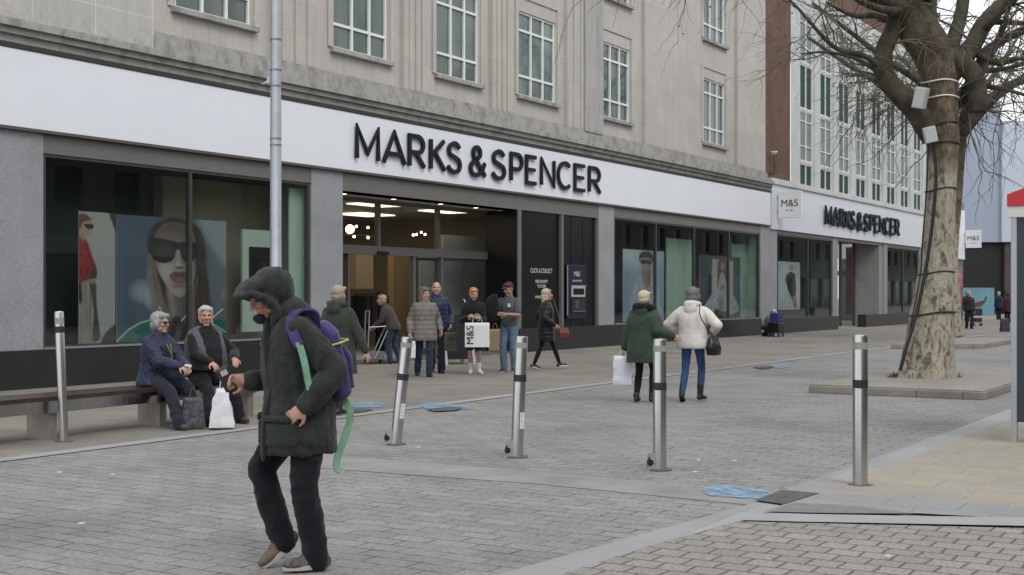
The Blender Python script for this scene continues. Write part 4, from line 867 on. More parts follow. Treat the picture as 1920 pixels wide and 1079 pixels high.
# ================================================================ bench
def bench():
    t = thing('bench', 'long curved bench with dark wooden seat and steel edge by the shop', 'bench', (0, 0, 0))
    top = MB(); edge = MB(); ctr = []
    pts = [(-420, 800), (-160, 770), (28, 749), (141, 741), (246, 731), (300, 727), (396, 719), (485, 712)]   # front edge of seat, seat height
    fr = [G(a, b, .46) for a, b in pts]
    # resample
    n = 40; q = []
    for i in range(n + 1):
        u = i / n * (len(fr) - 1); k = min(int(u), len(fr) - 2); q.append(fr[k].lerp(fr[k + 1], u - k))
    for _ in range(6): q = [q[0]] + [(q[i - 1] + q[i] * 2 + q[i + 1]) / 4 for i in range(1, n)] + [q[-1]]
    for i in range(n):
        d0 = (q[min(i + 1, n)] - q[max(i - 1, 0)]).normalized(); d1 = (q[min(i + 2, n)] - q[i]).normalized()
        n0 = V((-d0.y, d0.x, 0)); n1 = V((-d1.y, d1.x, 0)); D = .52
        if n0.y < 0: n0 = -n0
        if n1.y < 0: n1 = -n1
        a, b = q[i], q[i + 1]
        gap = .004 if i % 9 == 0 else 0
        for k in range(4):
            u0, u1 = k * D / 4 + .004, (k + 1) * D / 4 - .004
            A = a + (b - a) * gap * 4
            P = [A + n0 * u0, b + n1 * u0, b + n1 * u1, A + n0 * u1]
            top.add([(v.x, v.y, .415) for v in P] + [(v.x, v.y, .46) for v in P], [(0, 3, 2, 1), (4, 5, 6, 7), (0, 1, 5, 4), (1, 2, 6, 5), (2, 3, 7, 6), (3, 0, 4, 7)])
        P = [a + n0 * .05, b + n1 * .05, b + n1 * .47, a + n0 * .47]
        edge.add([(v.x, v.y, .29) for v in P] + [(v.x, v.y, .412) for v in P], [(0, 3, 2, 1), (4, 5, 6, 7), (0, 1, 5, 4), (1, 2, 6, 5), (2, 3, 7, 6), (3, 0, 4, 7)])
    top.build('seat', pbr('dark_varnished_wood', (.045, .026, .022), .35, var=.35, vs_=6., stretch=(1, 1, 1)), t)
    edge.build('steel_beam', pbr('polished_steel', (.42, .41, .40), .2, 1., var=.25, vs_=2.5), t)
    for (px, py) in ((100, 825), (306, 800), (470, 782)):
        g = G(px, py); lg = MB(); M = Matrix.Translation(g) @ Matrix.Rotation(FA, 4, 'Z')
        lg.box(-.05, .05 , .0, .36, 0, .29, M=M); lg.build('leg', pbr('leg_steel', (.38, .36, .33), .4, .6, var=.2, vs_=4), t)
    return t
bench()
# ================================================================ lamp column
pY = 17.0; px_ = (517 - 960) / F * pY
t = thing('lamp_column', 'tall grey galvanised lamp column in front of the store fascia', 'lamp post', (px_, pY, 0))
mb = MB(); mb.lathe([(.10, 0), (.10, 1.2), (.076, 1.25), (.073, 4.0), (.07, 4.02), (.067, 6.9), (.06, 9.5)], 28); mb.build('pole', galv, t, smooth=30)
mb = MB()
for z in (fz(517, 9999) if False else HC + (HY - 262) * pY / F, HC + (HY - 274) * pY / F, HC + (HY - 133) * pY / F, HC + (HY - 163) * pY / F, HC + (HY - 76) * pY / F):
    mb.lathe([(.078, z), (.078, z + .018)], 28)
mb.build('clamp_band', pbr('dull_clamp', (.25, .26, .27), .4, .8), t, smooth=30)
z = HC + (HY - 152) * pY / F
mb = MB(); mb.plate([(-.07, z + .05), (-.07, z - .03), (-.19, z - .05), (-.12, z), (-.10, z + .07)], -.02, .02); mb.build('bracket', galv, t)
mb = MB(); mb.tube([(0, 0, 9.4), (0, -.8, 9.8), (0, -1.6, 9.9)], .04, 10); mb.box(-.15, .15, -2.3, -1.5, 9.85, 10.0); mb.build('lamp_head', galv, t)
# ================================================================ planters and trees
def planter(name, label, pts, z, front):
    t = thing(name, label, 'planter', G(*pts[0]))
    w = [G(*p) for p in pts]; o = w[0]
    mb = MB(); mb.prism([(v.x - o.x, v.y - o.y) for v in w], 0, z - .02); mb.build('kerb', concrete, t, bevel=.012)
    c = sum((v for v in w), V((0, 0, 0))) / len(w)
    mb = MB(); mb.prism([((c + (v - c) * .985).x - o.x, (c + (v - c) * .985).y - o.y) for v in w], z - .021, z); mb.build('gravel_bed', pebble, t)
    # joints in the kerb face
    mb = MB(); a, b = w[0], w[1]
    for u in (.34, .63, .885):
        q = a.lerp(b, u) - o; dd = (b - a).normalized(); nn = V((dd.y, -dd.x, 0))
        mb.add([q + nn * .003 - dd * .006, q + nn * .003 + dd * .006, q + nn * .003 + dd * .006 + V((0, 0, z - .03)), q + nn * .003 - dd * .006 + V((0, 0, z - .03))], [(0, 1, 2, 3)])
    mb.build('kerb_joint', pbr('dark_joint', (.05, .048, .044), .9), t)
    return t
A = G(1516, 737); B = G(1846, 751); u = V((UX, UY, 0)); dl_ = 9.0
def wpoly(ws):  # world points -> picture points is not needed, keep world
    return ws
def planter_w(name, label, w, z):
    global G
    keep = G; G = lambda *a: a[0] if isinstance(a[0], V) else keep(*a)
    try: return planter(name, label, [(v,) for v in w], z, None)
    finally: G = keep
C2 = B + u * 5.6; D2 = A + u * 5.6
planter_w('tree_planter', 'large low concrete planter with gravel around the near tree', [A, B, C2, D2], .13)
A2 = G(1670, 655); B2 = G(1845, 654); C3 = G(1888, 644); D3 = G(1700, 636)
planter_w('tree_planter', 'second low concrete planter further up, behind the near tree', [A2, B2, B2 + u * 6, A2 + u * 6], .13)
def mat_bark():
    m, n, b = nodes('plane_tree_bark'); v = objvec(n, scale=(1, 1, .5)); vf = objvec(n)
    t = N(n, 'ShaderNodeTexNoise', i_Scale=8., i_Detail=6., i_Roughness=.6, i_Distortion=.8); n.links.new(v, t.inputs['Vector'])
    c = ramp(n, t.outputs['Fac'], [(.32, (.075, .062, .042)), (.41, (.17, .145, .10)), (.46, (.31, .28, .215)), (.58, (.40, .365, .29)), (.66, (.22, .195, .14)), (.74, (.12, .10, .07))])
    t2 = N(n, 'ShaderNodeTexNoise', i_Scale=7., i_Detail=6., i_Roughness=.7); n.links.new(v, t2.inputs['Vector'])
    c2 = ramp(n, t2.outputs['Fac'], [(.3, (.045, .038, .025)), (.5, (.12, .09, .06)), (.72, (.24, .17, .11))])
    s = N(n, 'ShaderNodeSeparateXYZ'); n.links.new(vf, s.inputs[0])
    t3 = N(n, 'ShaderNodeTexNoise', i_Scale=1.6, i_Detail=3.); n.links.new(vf, t3.inputs['Vector'])
    md = N(n, 'ShaderNodeMath', operation='MULTIPLY_ADD'); md.inputs[1].default_value = 2.2; n.links.new(t3.outputs['Fac'], md.inputs[0]); n.links.new(s.outputs[2], md.inputs[2])
    mr = N(n, 'ShaderNodeMapRange'); mr.inputs['From Min'].default_value = 4.4; mr.inputs['From Max'].default_value = 5.0; n.links.new(md.outputs[0], mr.inputs['Value'])
    c = mixc(n, mr.outputs[0], c, c2)
    mr2 = N(n, 'ShaderNodeMapRange'); mr2.inputs['From Min'].default_value = 6.2; mr2.inputs['From Max'].default_value = 7.2; n.links.new(md.outputs[0], mr2.inputs['Value'])
    t5 = N(n, 'ShaderNodeTexNoise', i_Scale=3.5, i_Detail=7.); n.links.new(vf, t5.inputs['Vector'])
    c3 = ramp(n, t5.outputs['Fac'], [(.3, (.02, .02, .012)), (.55, (.05, .048, .025)), (.75, (.13, .12, .075))])
    c = mixc(n, mr2.outputs[0], c, c3)
    t4 = N(n, 'ShaderNodeTexNoise', i_Scale=28., i_Detail=5.); n.links.new(v, t4.inputs['Vector'])
    c = mixc(n, 1., c, ramp(n, t4.outputs['Fac'], [(.3, .7), (.7, 1.1)]), 'MULTIPLY')
    n.links.new(c, b.inputs['Base Color']); b.inputs['Roughness'].default_value = .9
    b1 = N(n, 'ShaderNodeBump', i_Strength=.5, i_Distance=.04); n.links.new(t.outputs['Fac'], b1.inputs['Height'])
    b2 = N(n, 'ShaderNodeBump', i_Strength=.4, i_Distance=.01); n.links.new(t4.outputs['Fac'], b2.inputs['Height']); n.links.new(b1.outputs[0], b2.inputs['Normal'])
    n.links.new(b2.outputs[0], b.inputs['Normal']); return m
bark = mat_bark(); twigm = pbr('twig_bark', (.12, .105, .08), .9, var=.4, vs_=6.); limbm = pbr('mossy_limb_bark', (.062, .056, .036), .95, var=.6, vs_=5., bump=.6, bs=25)
def smooth_path(ps, k=6):
    out = []; n = len(ps)
    for i in range(n - 1):
        p0, p1, p2, p3 = ps[max(i - 1, 0)], ps[i], ps[i + 1], ps[min(i + 2, n - 1)]
        for j in range(k):
            t = j / k; out.append(.5 * ((2 * p1) + (p2 - p0) * t + (2 * p0 - 5 * p1 + 4 * p2 - p3) * t * t + (3 * p1 - p0 - 3 * p2 + p3) * t ** 3))
    out.append(ps[-1]); return out
TY = 21.3; tbase = V(((1737 - 960) / F * TY, TY, .13))
def TP(px, py, dy=0.):           # a point of the tree, dy metres behind its trunk plane, relative to its base
    Y = TY + dy; return V(((px - 960) / F * Y, Y, HC + (HY - py) * Y / F)) - tbase
tree = thing('plane_tree', 'big bare plane tree with patchy pale bark in the near planter', 'tree', tbase)
trk = smooth_path([TP(1737, 716), TP(1739, 690), TP(1742, 650), TP(1748, 600), TP(1752, 540), TP(1757, 470), TP(1762, 400), TP(1766, 330), TP(1768, 270), TP(1767, 215), TP(1763, 165), TP(1755, 120), TP(1738, 80), TP(1712, 40, .1), TP(1690, 0, .2), TP(1668, -50, .3), TP(1650, -130, .4)], 5)
rw = [(716, 56), (690, 50), (650, 45), (600, 42), (540, 35), (470, 30), (400, 28.5), (330, 28), (270, 29), (215, 29), (165, 31), (120, 35), (80, 38), (40, 36), (0, 30), (-50, 24), (-130, 16)]
rad = []
for i in range(len(trk)):
    u_ = i / 5.0; k = min(int(u_), len(rw) - 2); rad.append((rw[k][1] + (rw[k + 1][1] - rw[k][1]) * (u_ - k)) / F * TY)
mb = MB(); ns = 40
mb.tube(trk, rad, ns, fn=lambda i, a: 1 + .07 * mnoise.noise(V((cos(a) * 1.3, sin(a) * 1.3, i * .12))) + .035 * mnoise.noise(V((cos(a) * 4, sin(a) * 4, i * .35))) + (.10 * max(0, 1 - i / 9) * sin(a * 5 + 1) if i < 9 else 0))
trunk = mb.build('trunk', bark, tree, smooth=180)
limbs = MB(); tips = []
def limb(ps, r0, r1, n=16, k=5, keep=True):
    pth = smooth_path(ps, k); m = len(pth)
    rr_ = [r0 + (r1 - r0) * (i / (m - 1)) ** .8 for i in range(m)]
    limbs.tube(pth, rr_, n, fn=lambda i, a: 1 + .16 * mnoise.noise(V((cos(a) * 2 + ps[0].x, sin(a) * 2, i * .45))))
    if keep: tips.append((pth, rr_))
    return pth
px2m = TY / F
limb([TP(1752, 258), TP(1728, 222), TP(1700, 190), TP(1672, 162), TP(1656, 130), TP(1660, 90), TP(1676, 50), TP(1680, 0), TP(1665, -60, -.3)], 24 * px2m, 13 * px2m)
limb([TP(1700, 30), TP(1640, -10, -.3), TP(1560, -70, -.8), TP(1460, -110, -1.2), TP(1370, -120, -1.6), TP(1280, -105, -2), TP(1200, -90, -2.3)], 20 * px2m, 3.5 * px2m)
limb([TP(1680, -20), TP(1600, -120, .3), TP(1500, -200, .5), TP(1380, -230, .6), TP(1240, -200, .2)], 20 * px2m, 3 * px2m)
limb([TP(1770, 150), TP(1800, 120), TP(1825, 82), TP(1850, 40), TP(1885, 5), TP(1930, -30, -.2), TP(2000, -70, -.4)], 22 * px2m, 11 * px2m)
limb([TP(1772, 110), TP(1800, 118, -.1), TP(1824, 140, -.15), TP(1833, 175, -.15), TP(1832, 212, -.15)], 20 * px2m, 17 * px2m, keep=False)
limb([TP(1778, 200, .2), TP(1808, 180, .2), TP(1836, 130, .1), TP(1850, 100, .2), TP(1885, 72, .4), TP(1940, 50, .6)], 17 * px2m, 7 * px2m)
limb([TP(1780, 100), TP(1796, 50, .3), TP(1806, 0, .5), TP(1812, -60, .6), TP(1830, -160, .8)], 15 * px2m, 9 * px2m)
limb([TP(1740, 60, .2), TP(1742, 0, .4), TP(1755, -70, -.7), TP(1740, -170, -1)], 20 * px2m, 8 * px2m)
limb([TP(1655, 130), TP(1620, 105, -.2), TP(1570, 92, -.5), TP(1535, 60, -.7), TP(1500, 20, -.9), TP(1470, -10, -1)], 7 * px2m, 2 * px2m, n=8)
limb([TP(1656, 140), TP(1615, 115, .2), TP(1585, 104, .4), TP(1540, 98, .7), TP(1503, 102, .8)], 6 * px2m, 1.5 * px2m, n=8)
limb([TP(1830, 100), TP(1870, 118, -.3), TP(1910, 110, -.5), TP(1960, 120, -.8)], 8 * px2m, 3 * px2m, n=8)
limb([TP(1800, 130), TP(1850, 132, .5), TP(1890, 128, .7), TP(1950, 110, .8)], 8 * px2m, 3 * px2m, n=8)
limb([TP(1835, 160), TP(1870, 165, -.2), TP(1920, 178, -.4), TP(1990, 200, -.5)], 6 * px2m, 2 * px2m, n=8)
limb([TP(1850, 40), TP(1880, 42, .3), TP(1930, 45, .5), TP(2000, 60, .6)], 8 * px2m, 3 * px2m, n=8)
limb([TP(1840, 60), TP(1870, 30, -.4), TP(1900, -20, -.6)], 7 * px2m, 3 * px2m, n=8)
limb([TP(1700, 20), TP(1660, 20, -.5), TP(1610, 0, -.8), TP(1560, -40, -1)], 10 * px2m, 4 * px2m, n=8)
limb([TP(1690, 50), TP(1640, 30, .5), TP(1600, 30, .8), TP(1550, 5, 1.)], 8 * px2m, 3 * px2m, n=8)
limbs.build('limbs', limbm, tree, smooth=180)
tw = MB(); tr = random.Random(11)
def grow(p, d, r, ln, dep, droop):
    n = 5; pts = [p]; q = p.copy()
    for i in range(n):
        d = (d + V((tr.uniform(-1, 1), tr.uniform(-1, 1), tr.uniform(-1, 1))) * .30 + V((0, 0, droop))).normalized()
        q = q + d * ln / n; pts.append(q)
    tw.tube(pts, [r * (1 - .13 * i) for i in range(n + 1)], 4 if r < .012 else 6, cap=False)
    if dep > 0:
        for k in range(tr.choice((2, 3, 3, 4))):
            i = tr.randint(1, n); dd = (d + V((tr.uniform(-1, 1), tr.uniform(-1, 1), tr.uniform(-.7, .7))) * .9).normalized()
            grow(pts[i], dd, r * .6, ln * tr.uniform(.55, .85), dep - 1, droop)
    elif tr.random() < .12: tw.ball(pts[-1] - V((0, 0, .02)), .016, 5, 4)
for li, (pth, rr_) in enumerate(tips):
    m = len(pth); cnt = int(m * (.16 if li > 2 else .30))
    for c_ in range(cnt):
        i = tr.randint(int(m * .35), m - 1)
        o = V((tr.uniform(-1, 1), tr.uniform(-1, 1), tr.uniform(-.4, .8))).normalized()
        dr_ = (pth[min(i + 1, m - 1)] - pth[i - 1]).normalized()
        grow(pth[i], (o + dr_ * .8).normalized(), min(rr_[i] * .4, .026), tr.uniform(.7, 1.3), 2, -.05)
for pth, rr_ in (tips[1], tips[2]):           # long hanging twigs on the left side
    m = len(pth)
    for c_ in range(11):
        i = tr.randint(int(m * .35), m - 1)
        grow(pth[i], V((tr.uniform(-.8, .4), tr.uniform(-.5, .5), tr.uniform(-.9, .1))).normalized(), .011, tr.uniform(.6, 1.1), 2, -.10)
for c_ in range(22):                          # right-hand side fine twigs
    px, py = tr.uniform(1850, 1990), tr.uniform(40, 200)
    grow(TP(px, py, tr.uniform(-.6, 1.)), V((tr.uniform(-.9, .6), tr.uniform(-.5, .5), tr.uniform(-.8, .3))).normalized(), .012, tr.uniform(.6, 1.2), 2, -.07)
tw.build('twigs', twigm, tree)
# leafy sprouts at the foot
mb = MB()
for side, cx_, n_ in ((-1, 1668, 90), (1, 1797, 50)):
    c0 = TP(cx_ + 12 * side * -1, 708, .0)
    for i in range(n_):
        a = tr.uniform(0, 2 * pi); r_ = tr.uniform(0, .14); b0 = V((c0.x + cos(a) * r_ * 1.3, c0.y + sin(a) * r_, 0)); d = V((tr.uniform(-.5, .5), tr.uniform(-.5, .5), 1)) * tr.uniform(.04, .13)
        w_ = V((-d.y - .01, d.x + .01, 0)).normalized() * .009; mb.add([b0 - w_, b0 + w_, b0 + d], [(0, 1, 2)])
gr = mb.build('grass_tuft', pbr('green_grass', (.055, .095, .03), .8, var=.3), None, loc=tbase); tag(gr, 'green grass tufts round the foot of the tree', 'grass', kind='stuff')
# boxes, cable and straps on the trunk
def tbox(px, py, w_, h_, rz, tilt, label):
    q = TP(px, py, -.42) + tbase; t = thing('junction_box', label, 'box', q)
    t.rotation_euler = (R(8), tilt, rz); mb = MB(); mb.box(-w_ / 2, w_ / 2, -.1, .12, -h_ / 2, h_ / 2); bx_ = mb.build('case', pbr('grey_plastic_box', (.44, .46, .45), .5, var=.06), t, bevel=.015)
    mb = MB(); mb.box(-w_ / 2 + .015, w_ / 2 - .015, -.112, -.1, -h_ / 2 + .015, h_ / 2 - .015); mb.build('lid', pbr('grey_plastic_lid', (.50, .51, .50), .45, var=.08), t, bevel=.004)
    return t
tbox(1726, 184, .19, .34, R(-30), R(14), 'upper grey junction box fixed at the left of the trunk')
tbox(1744, 253, .20, .26, R(-15), R(-12), 'lower grey junction box strapped to the trunk')
mb = MB(); pth = smooth_path([TP(1750, 272, -.40), TP(1755, 330, -.40), TP(1748, 420, -.40), TP(1735, 510, -.42), TP(1718, 590, -.47), TP(1700, 650, -.53), TP(1688, 695, -.55)], 6)
o = mb.tube([p_ + tbase for p_ in pth], .028, 10).build('cable_duct', pbr('black_duct', (.012, .012, .013), .45), None, smooth=60); tag(o, 'black cable duct running down the left of the tree trunk', 'cable')
mb = MB(); mb.tube([p_ + tbase for p_ in smooth_path([TP(1741, 272, -.38), TP(1737, 360, -.36), TP(1730, 450, -.37), TP(1725, 520, -.40), TP(1706, 620, -.50)], 6)], .013, 8)
o = mb.build('thin_cable', pbr('black_duct', (.012, .012, .013), .45), None, smooth=60); tag(o, 'thin black cable beside the duct on the trunk', 'cable')
def strap(py, r_, tube_r, mat, label, cat, tilt=.0):
    k = min(range(len(trk)), key=lambda i: abs((trk[i] - TP(1760, py)).z)); c = trk[k]; R0 = rad[k] * 1.045
    mb = MB(); n = 36; pts = [c + tbase + V((cos(2 * pi * i / n) * R0, sin(2 * pi * i / n) * R0, tilt * cos(2 * pi * i / n + .6) + .012 * sin(6 * pi * i / n))) for i in range(n + 1)]
    mb.tube(pts, tube_r, 6, cap=False); o = mb.build('trunk_strap', mat, None, smooth=60); tag(o, label, cat)
bl = pbr('black_strap', (.012, .012, .012), .5)
strap(236, 0, .012, bl, 'black strap round trunk at the lower box', 'strap', .04); strap(270, 0, .012, bl, 'black cable loop round trunk just under the lower box', 'strap', .0)
strap(355, 0, .012, bl, 'black strap round the pale part of trunk, third from the top', 'strap', .03); strap(515, 0, .012, bl, 'black strap round the middle of the trunk', 'strap', .03); strap(592, 0, .014, bl, 'lowest black strap round the wide foot of trunk', 'strap', .04)
wst = pbr('white_strap', (.7, .72, .74), .4)
strap(160, 0, .013, wst, 'upper white band round the trunk', 'band'); strap(182, 0, .013, wst, 'lower white band round the trunk', 'band')
# second tree behind
b2 = G(1782, 640); tree2 = thing('plane_tree', 'second bare plane tree further up the street, mostly behind the near trunk', 'tree', b2 + V((0, 0, .12)))
k2 = b2.y / F
mb = MB(); pp = [V((0, 0, 0)), V((-.05, 0, .8)), V((-.1, 0, 2.5)), V((.1, 0, 4.6)), V((.3, 0, 6.5))]; pth2 = smooth_path(pp, 5)
mb.tube(pth2, [.42 - .01 * i for i in range(len(pth2))], 20, fn=lambda i, a: 1 + .12 * mnoise.noise(V((cos(a) * 2, sin(a) * 2, i * .3)))); mb.build('trunk', bark, tree2, smooth=180)
keep_l, limbs = limbs, MB(); keep_t, tips = tips, []
for a, l_ in ((-.3, 6), (.25, 6.5), (.9, 6), (1.6, 6), (2.6, 5), (3.6, 6), (4.7, 5)):
    d = V((cos(a), sin(a), 0)); limb([pp[4], pp[4] + d * 1.3 + V((0, 0, 1.4)), pp[4] + d * 3 + V((0, 0, 2.2)), pp[4] + d * l_ + V((0, 0, 2.8 + (a % 1) * 1.5))], .2, .05, n=10)
limbs.build('limbs', limbm, tree2, smooth=180)
keep_tw, tw = tw, MB()
for pth, rr_ in tips:
    for c_ in range(17):
        i = tr.randint(3, len(pth) - 1); grow(pth[i], V((tr.uniform(-1, 1), tr.uniform(-1, 1), tr.uniform(-.8, .8))).normalized(), .03, tr.uniform(1.3, 2.4), 2, -.06)
tw.build('twigs', twigm, tree2)
# ================================================================ kiosk at the right edge
kp = G(1902, 832); t = thing('phone_kiosk', 'tall glazed phone kiosk with red curved top at right edge', 'kiosk', kp, FA - pi / 2)
mb = MB()
kx, ky = 1.0, .95
for x, y in ((0, 0), (kx, 0), (kx, ky), (0, ky)): mb.box(x - .03, x + .03, y - .03, y + .03, 0, 2.38)
mb.build('frame_post', galv, t, bevel=.01)
mb = MB(); n = 14
pr = [(-.06, 2.39)] + [(-.06 + (kx + .12) * i / n, 2.39 + .22 * sin(pi * min(1, (i / n) * .5 + (0 if i < n / 2 else .0)) ) if False else 2.39 + .12 + .13 * sin(pi * i / n)) for i in range(n + 1)] + [(kx + .06, 2.39)]
mb.plate(pr, -.06, ky + .06); mb.build('red_roof', pbr('red_enamel', (.48, .012, .018), .3), t, smooth=30)
mb = MB(); mb.box(-.05, kx + .05, -.05, ky + .05, 2.28, 2.388); mb.build('white_band', pbr('white_enamel', (.6, .6, .58), .5), t)
mb = MB(); mb.box(.032, .09, -.02, .02, .25, 2.27); mb.box(.032, kx - .032, -.021, .021, .22, .32); mb.box(.09, kx - .032, -.019, .019, 1.12, 1.22); mb.box(-.02, .02, .032, .1, .25, 2.27); mb.box(-.021, .021, .032, ky - .032, .22, .32); mb.box(-.019, .019, .1, ky - .03, 1.12, 1.22); mb.build('dark_frame', pbr('dark_slate_frame', (.025, .035, .045), .4), t)
mb = MB(); mb.box(.09, kx - .04, -.004, .004, .32, 2.27); mb.box(-.004, .004, .1, ky - .04, .32, 2.27); mb.build('pane', glass('kiosk_glass', (.6, .72, .7), .8), t)
mb = MB(); mb.box(.3, kx - .1, ky - .2, ky - .03, .6, 2.1); mb.build('phone_unit', pbr('phone_unit_grey', (.16, .2, .21), .5), t)
# A-board by the doors
g0 = G(852, 683); t = thing('sign_board', 'black folding A-board standing between the bald man and black jacket shopper', 'sign board', g0, FA - pi / 2 + R(60))
mb = MB()
for s_ in (1, -1):
    M = Matrix.Rotation(s_ * R(14), 4, 'X'); mb.box(-.36, -.30, -.02 , .02, 0, 1.15, M=Matrix.Translation((0, s_ * .3, 0)) @ M); mb.box(.30, .36, -.02, .02, 0, 1.15, M=Matrix.Translation((0, s_ * .3, 0)) @ M)
    mb.box(-.30, .30, -.012, .012, .12, 1.1, mi=1, M=Matrix.Translation((0, s_ * .3, 0)) @ M)
mb.build('frame', [galv, black_panel], t)
# ================================================================ people
def rotm(f, u):                       # basis from forward and rough up: columns right, forward, up
    f = f.normalized(); r = f.cross(u).normalized(); u2 = r.cross(f)
    return Matrix((r, f, u2)).transposed()
class Blob:
    """closed shapes gathered in one mesh, then fused into one continuous skin"""
    def __init__(s): s.m = MB()
    def cap(s, a, b, ra, rb, n=14):
        a, b = V(a), V(b); d = b - a; L_ = d.length
        if L_ < 1e-5: return s.ball(a, max(ra, rb))
        d = d / L_; path = []; rad = []
        for k in range(5):
            t = pi / 2 * k / 4; path.append(a - d * ra * cos(t)); rad.append(max(.0004, ra * sin(t)))
        for k in range(1, 4): path.append(a.lerp(b, k / 4)); rad.append(ra + (rb - ra) * k / 4)
        for k in range(5):
            t = pi / 2 * k / 4; path.append(b + d * rb * sin(t)); rad.append(max(.0004, rb * cos(t)))
        s.m.tube(path, rad, n); return s
    def chain(s, ps, rs):
        for i in range(len(ps) - 1): s.cap(ps[i], ps[i + 1], rs[i], rs[i + 1])
        return s
    def ball(s, c, r, M=None):
        if not hasattr(r, '__len__'): r = (r, r, r)
        prof = [(max(.001, sin(pi * i / 10)), -cos(pi * i / 10)) for i in range(11)]
        T = Matrix.Translation(V(c)) @ ((M.to_4x4()) if M is not None else Matrix.Identity(4)) @ Matrix.Diagonal((r[0], r[1], r[2], 1))
        s.m.lathe(prof, 16, M=T); return s
    def loft(s, rings, n=24):         # rings: (centre, rx, ry, basis matrix or None, squareness)
        o = len(s.m.v)
        for rg in rings:
            c, rx, ry = V(rg[0]), rg[1], rg[2]; M = rg[3] if len(rg) > 3 and rg[3] is not None else Matrix.Identity(3); e = rg[4] if len(rg) > 4 else .85
            for j in range(n):
                a = 2 * pi * j / n; ca, sa = cos(a), sin(a)
                s.m.v.append(tuple(c + M @ V((rx * math.copysign(abs(ca) ** e, ca), ry * math.copysign(abs(sa) ** e, sa), 0))))
        k = len(rings)
        for i in range(k - 1):
            for j in range(n):
                a = o + i * n + j; b = o + i * n + (j + 1) % n; s.m.f.append([a, b, b + n, a + n]); s.m.mi.append(0)
        s.m.f.append([o + j for j in range(n)][::-1]); s.m.mi.append(0); s.m.f.append([o + (k - 1) * n + j for j in range(n)]); s.m.mi.append(0)
        return s
    def fuse(s, name, mats, parent, voxel=.012, smooth=4, disp=None, paint=None):
        tmp = s.m.build('tmp', [pbr('tmp', (1, 1, 1))]); tmp.parent = None
        r = tmp.modifiers.new('r', 'REMESH'); r.mode = 'VOXEL'; r.voxel_size = voxel; r.adaptivity = 0
        q = tmp.modifiers.new('s', 'SMOOTH'); q.factor = .5; q.iterations = smooth
        bpy.context.view_layer.update()
        me = bpy.data.meshes.new_from_object(tmp.evaluated_get(bpy.context.evaluated_depsgraph_get()))
        md = tmp.data; bpy.data.objects.remove(tmp); bpy.data.meshes.remove(md)
        if not isinstance(mats, (list, tuple)): mats = [mats]
        me.materials.clear()
        for m in mats: me.materials.append(m)
        if disp:
            no = [v.normal.copy() for v in me.vertices]
            for v, n_ in zip(me.vertices, no): v.co += n_ * disp(v.co, n_)
        if paint:
            for p in me.polygons: p.material_index = paint(p.center)
        else:
            for p in me.polygons: p.material_index = 0
        me.polygons.foreach_set('use_smooth', [True] * len(me.polygons)); me.name = name
        o = bpy.data.objects.new(name, me); C.objects.link(o); o.parent = parent; return o
def wrinkle(amp=.006, fr=9., seed=0., st=(1, 1, .6)):
    def f(p, n):
        q = V((p.x * fr * st[0] + seed, p.y * fr * st[1], p.z * fr * st[2]))
        a = mnoise.noise(q); b = mnoise.noise(q * 2.3 + V((5, 1, 2)))
        return amp * ((1 - abs(a) * 2.2) * .8 + b * .5)
    return f
def quilt(amp=.012, step=.1, seed=0., diag=False):
    w_ = wrinkle(.004, 12, seed)
    def f(p, n):
        if diag: u = abs(sin((p.z + (p.x + p.y) * .8) * pi / step)) * abs(sin((p.z - (p.x + p.y) * .8) * pi / step)); return amp * (u ** .5 - .5) + w_(p, n)
        return amp * (abs(sin(p.z * pi / step)) ** .45 - .6) + w_(p, n)
    return f
def ik(a, b, l1, l2, pole):
    d = b - a; L_ = d.length
    if L_ > (l1 + l2) * .999: b = a + d * ((l1 + l2) * .999 / L_); d = b - a; L_ = d.length
    x = (l1 * l1 - l2 * l2 + L_ * L_) / (2 * L_); h = math.sqrt(max(0, l1 * l1 - x * x))
    p = pole - d * (pole.dot(d) / (L_ * L_)); p = p.normalized() if p.length > 1e-6 else V((0, 1, 0))
    return a + d * (x / L_) + p * h, b
SK = {}
def skin(name, c):
    m = pbr('skin_' + name, c, .55, var=.12, vs_=14., bump=.05, bs=90); m.node_tree.nodes['Principled BSDF'].inputs['Subsurface Weight'].default_value = .08
    m.node_tree.nodes['Principled BSDF'].inputs['Subsurface Scale'].default_value = .02; return m
sk_pale = skin('pale', (.47, .29, .225)); sk_ruddy = skin('ruddy', (.42, .225, .17)); sk_tan = skin('tan', (.36, .21, .15))
eye_m = pbr('eye_dark', (.03, .022, .018), .2); lip_m = pbr('lip_colour', (.30, .12, .10), .5); brow_m = pbr('brow_hair', (.12, .09, .07), .8)
def hairmat(name, c): return pbr('hair_' + name, c, .6, var=.35, vs_=14., stretch=(5, 5, 1), bump=.5, bs=50)
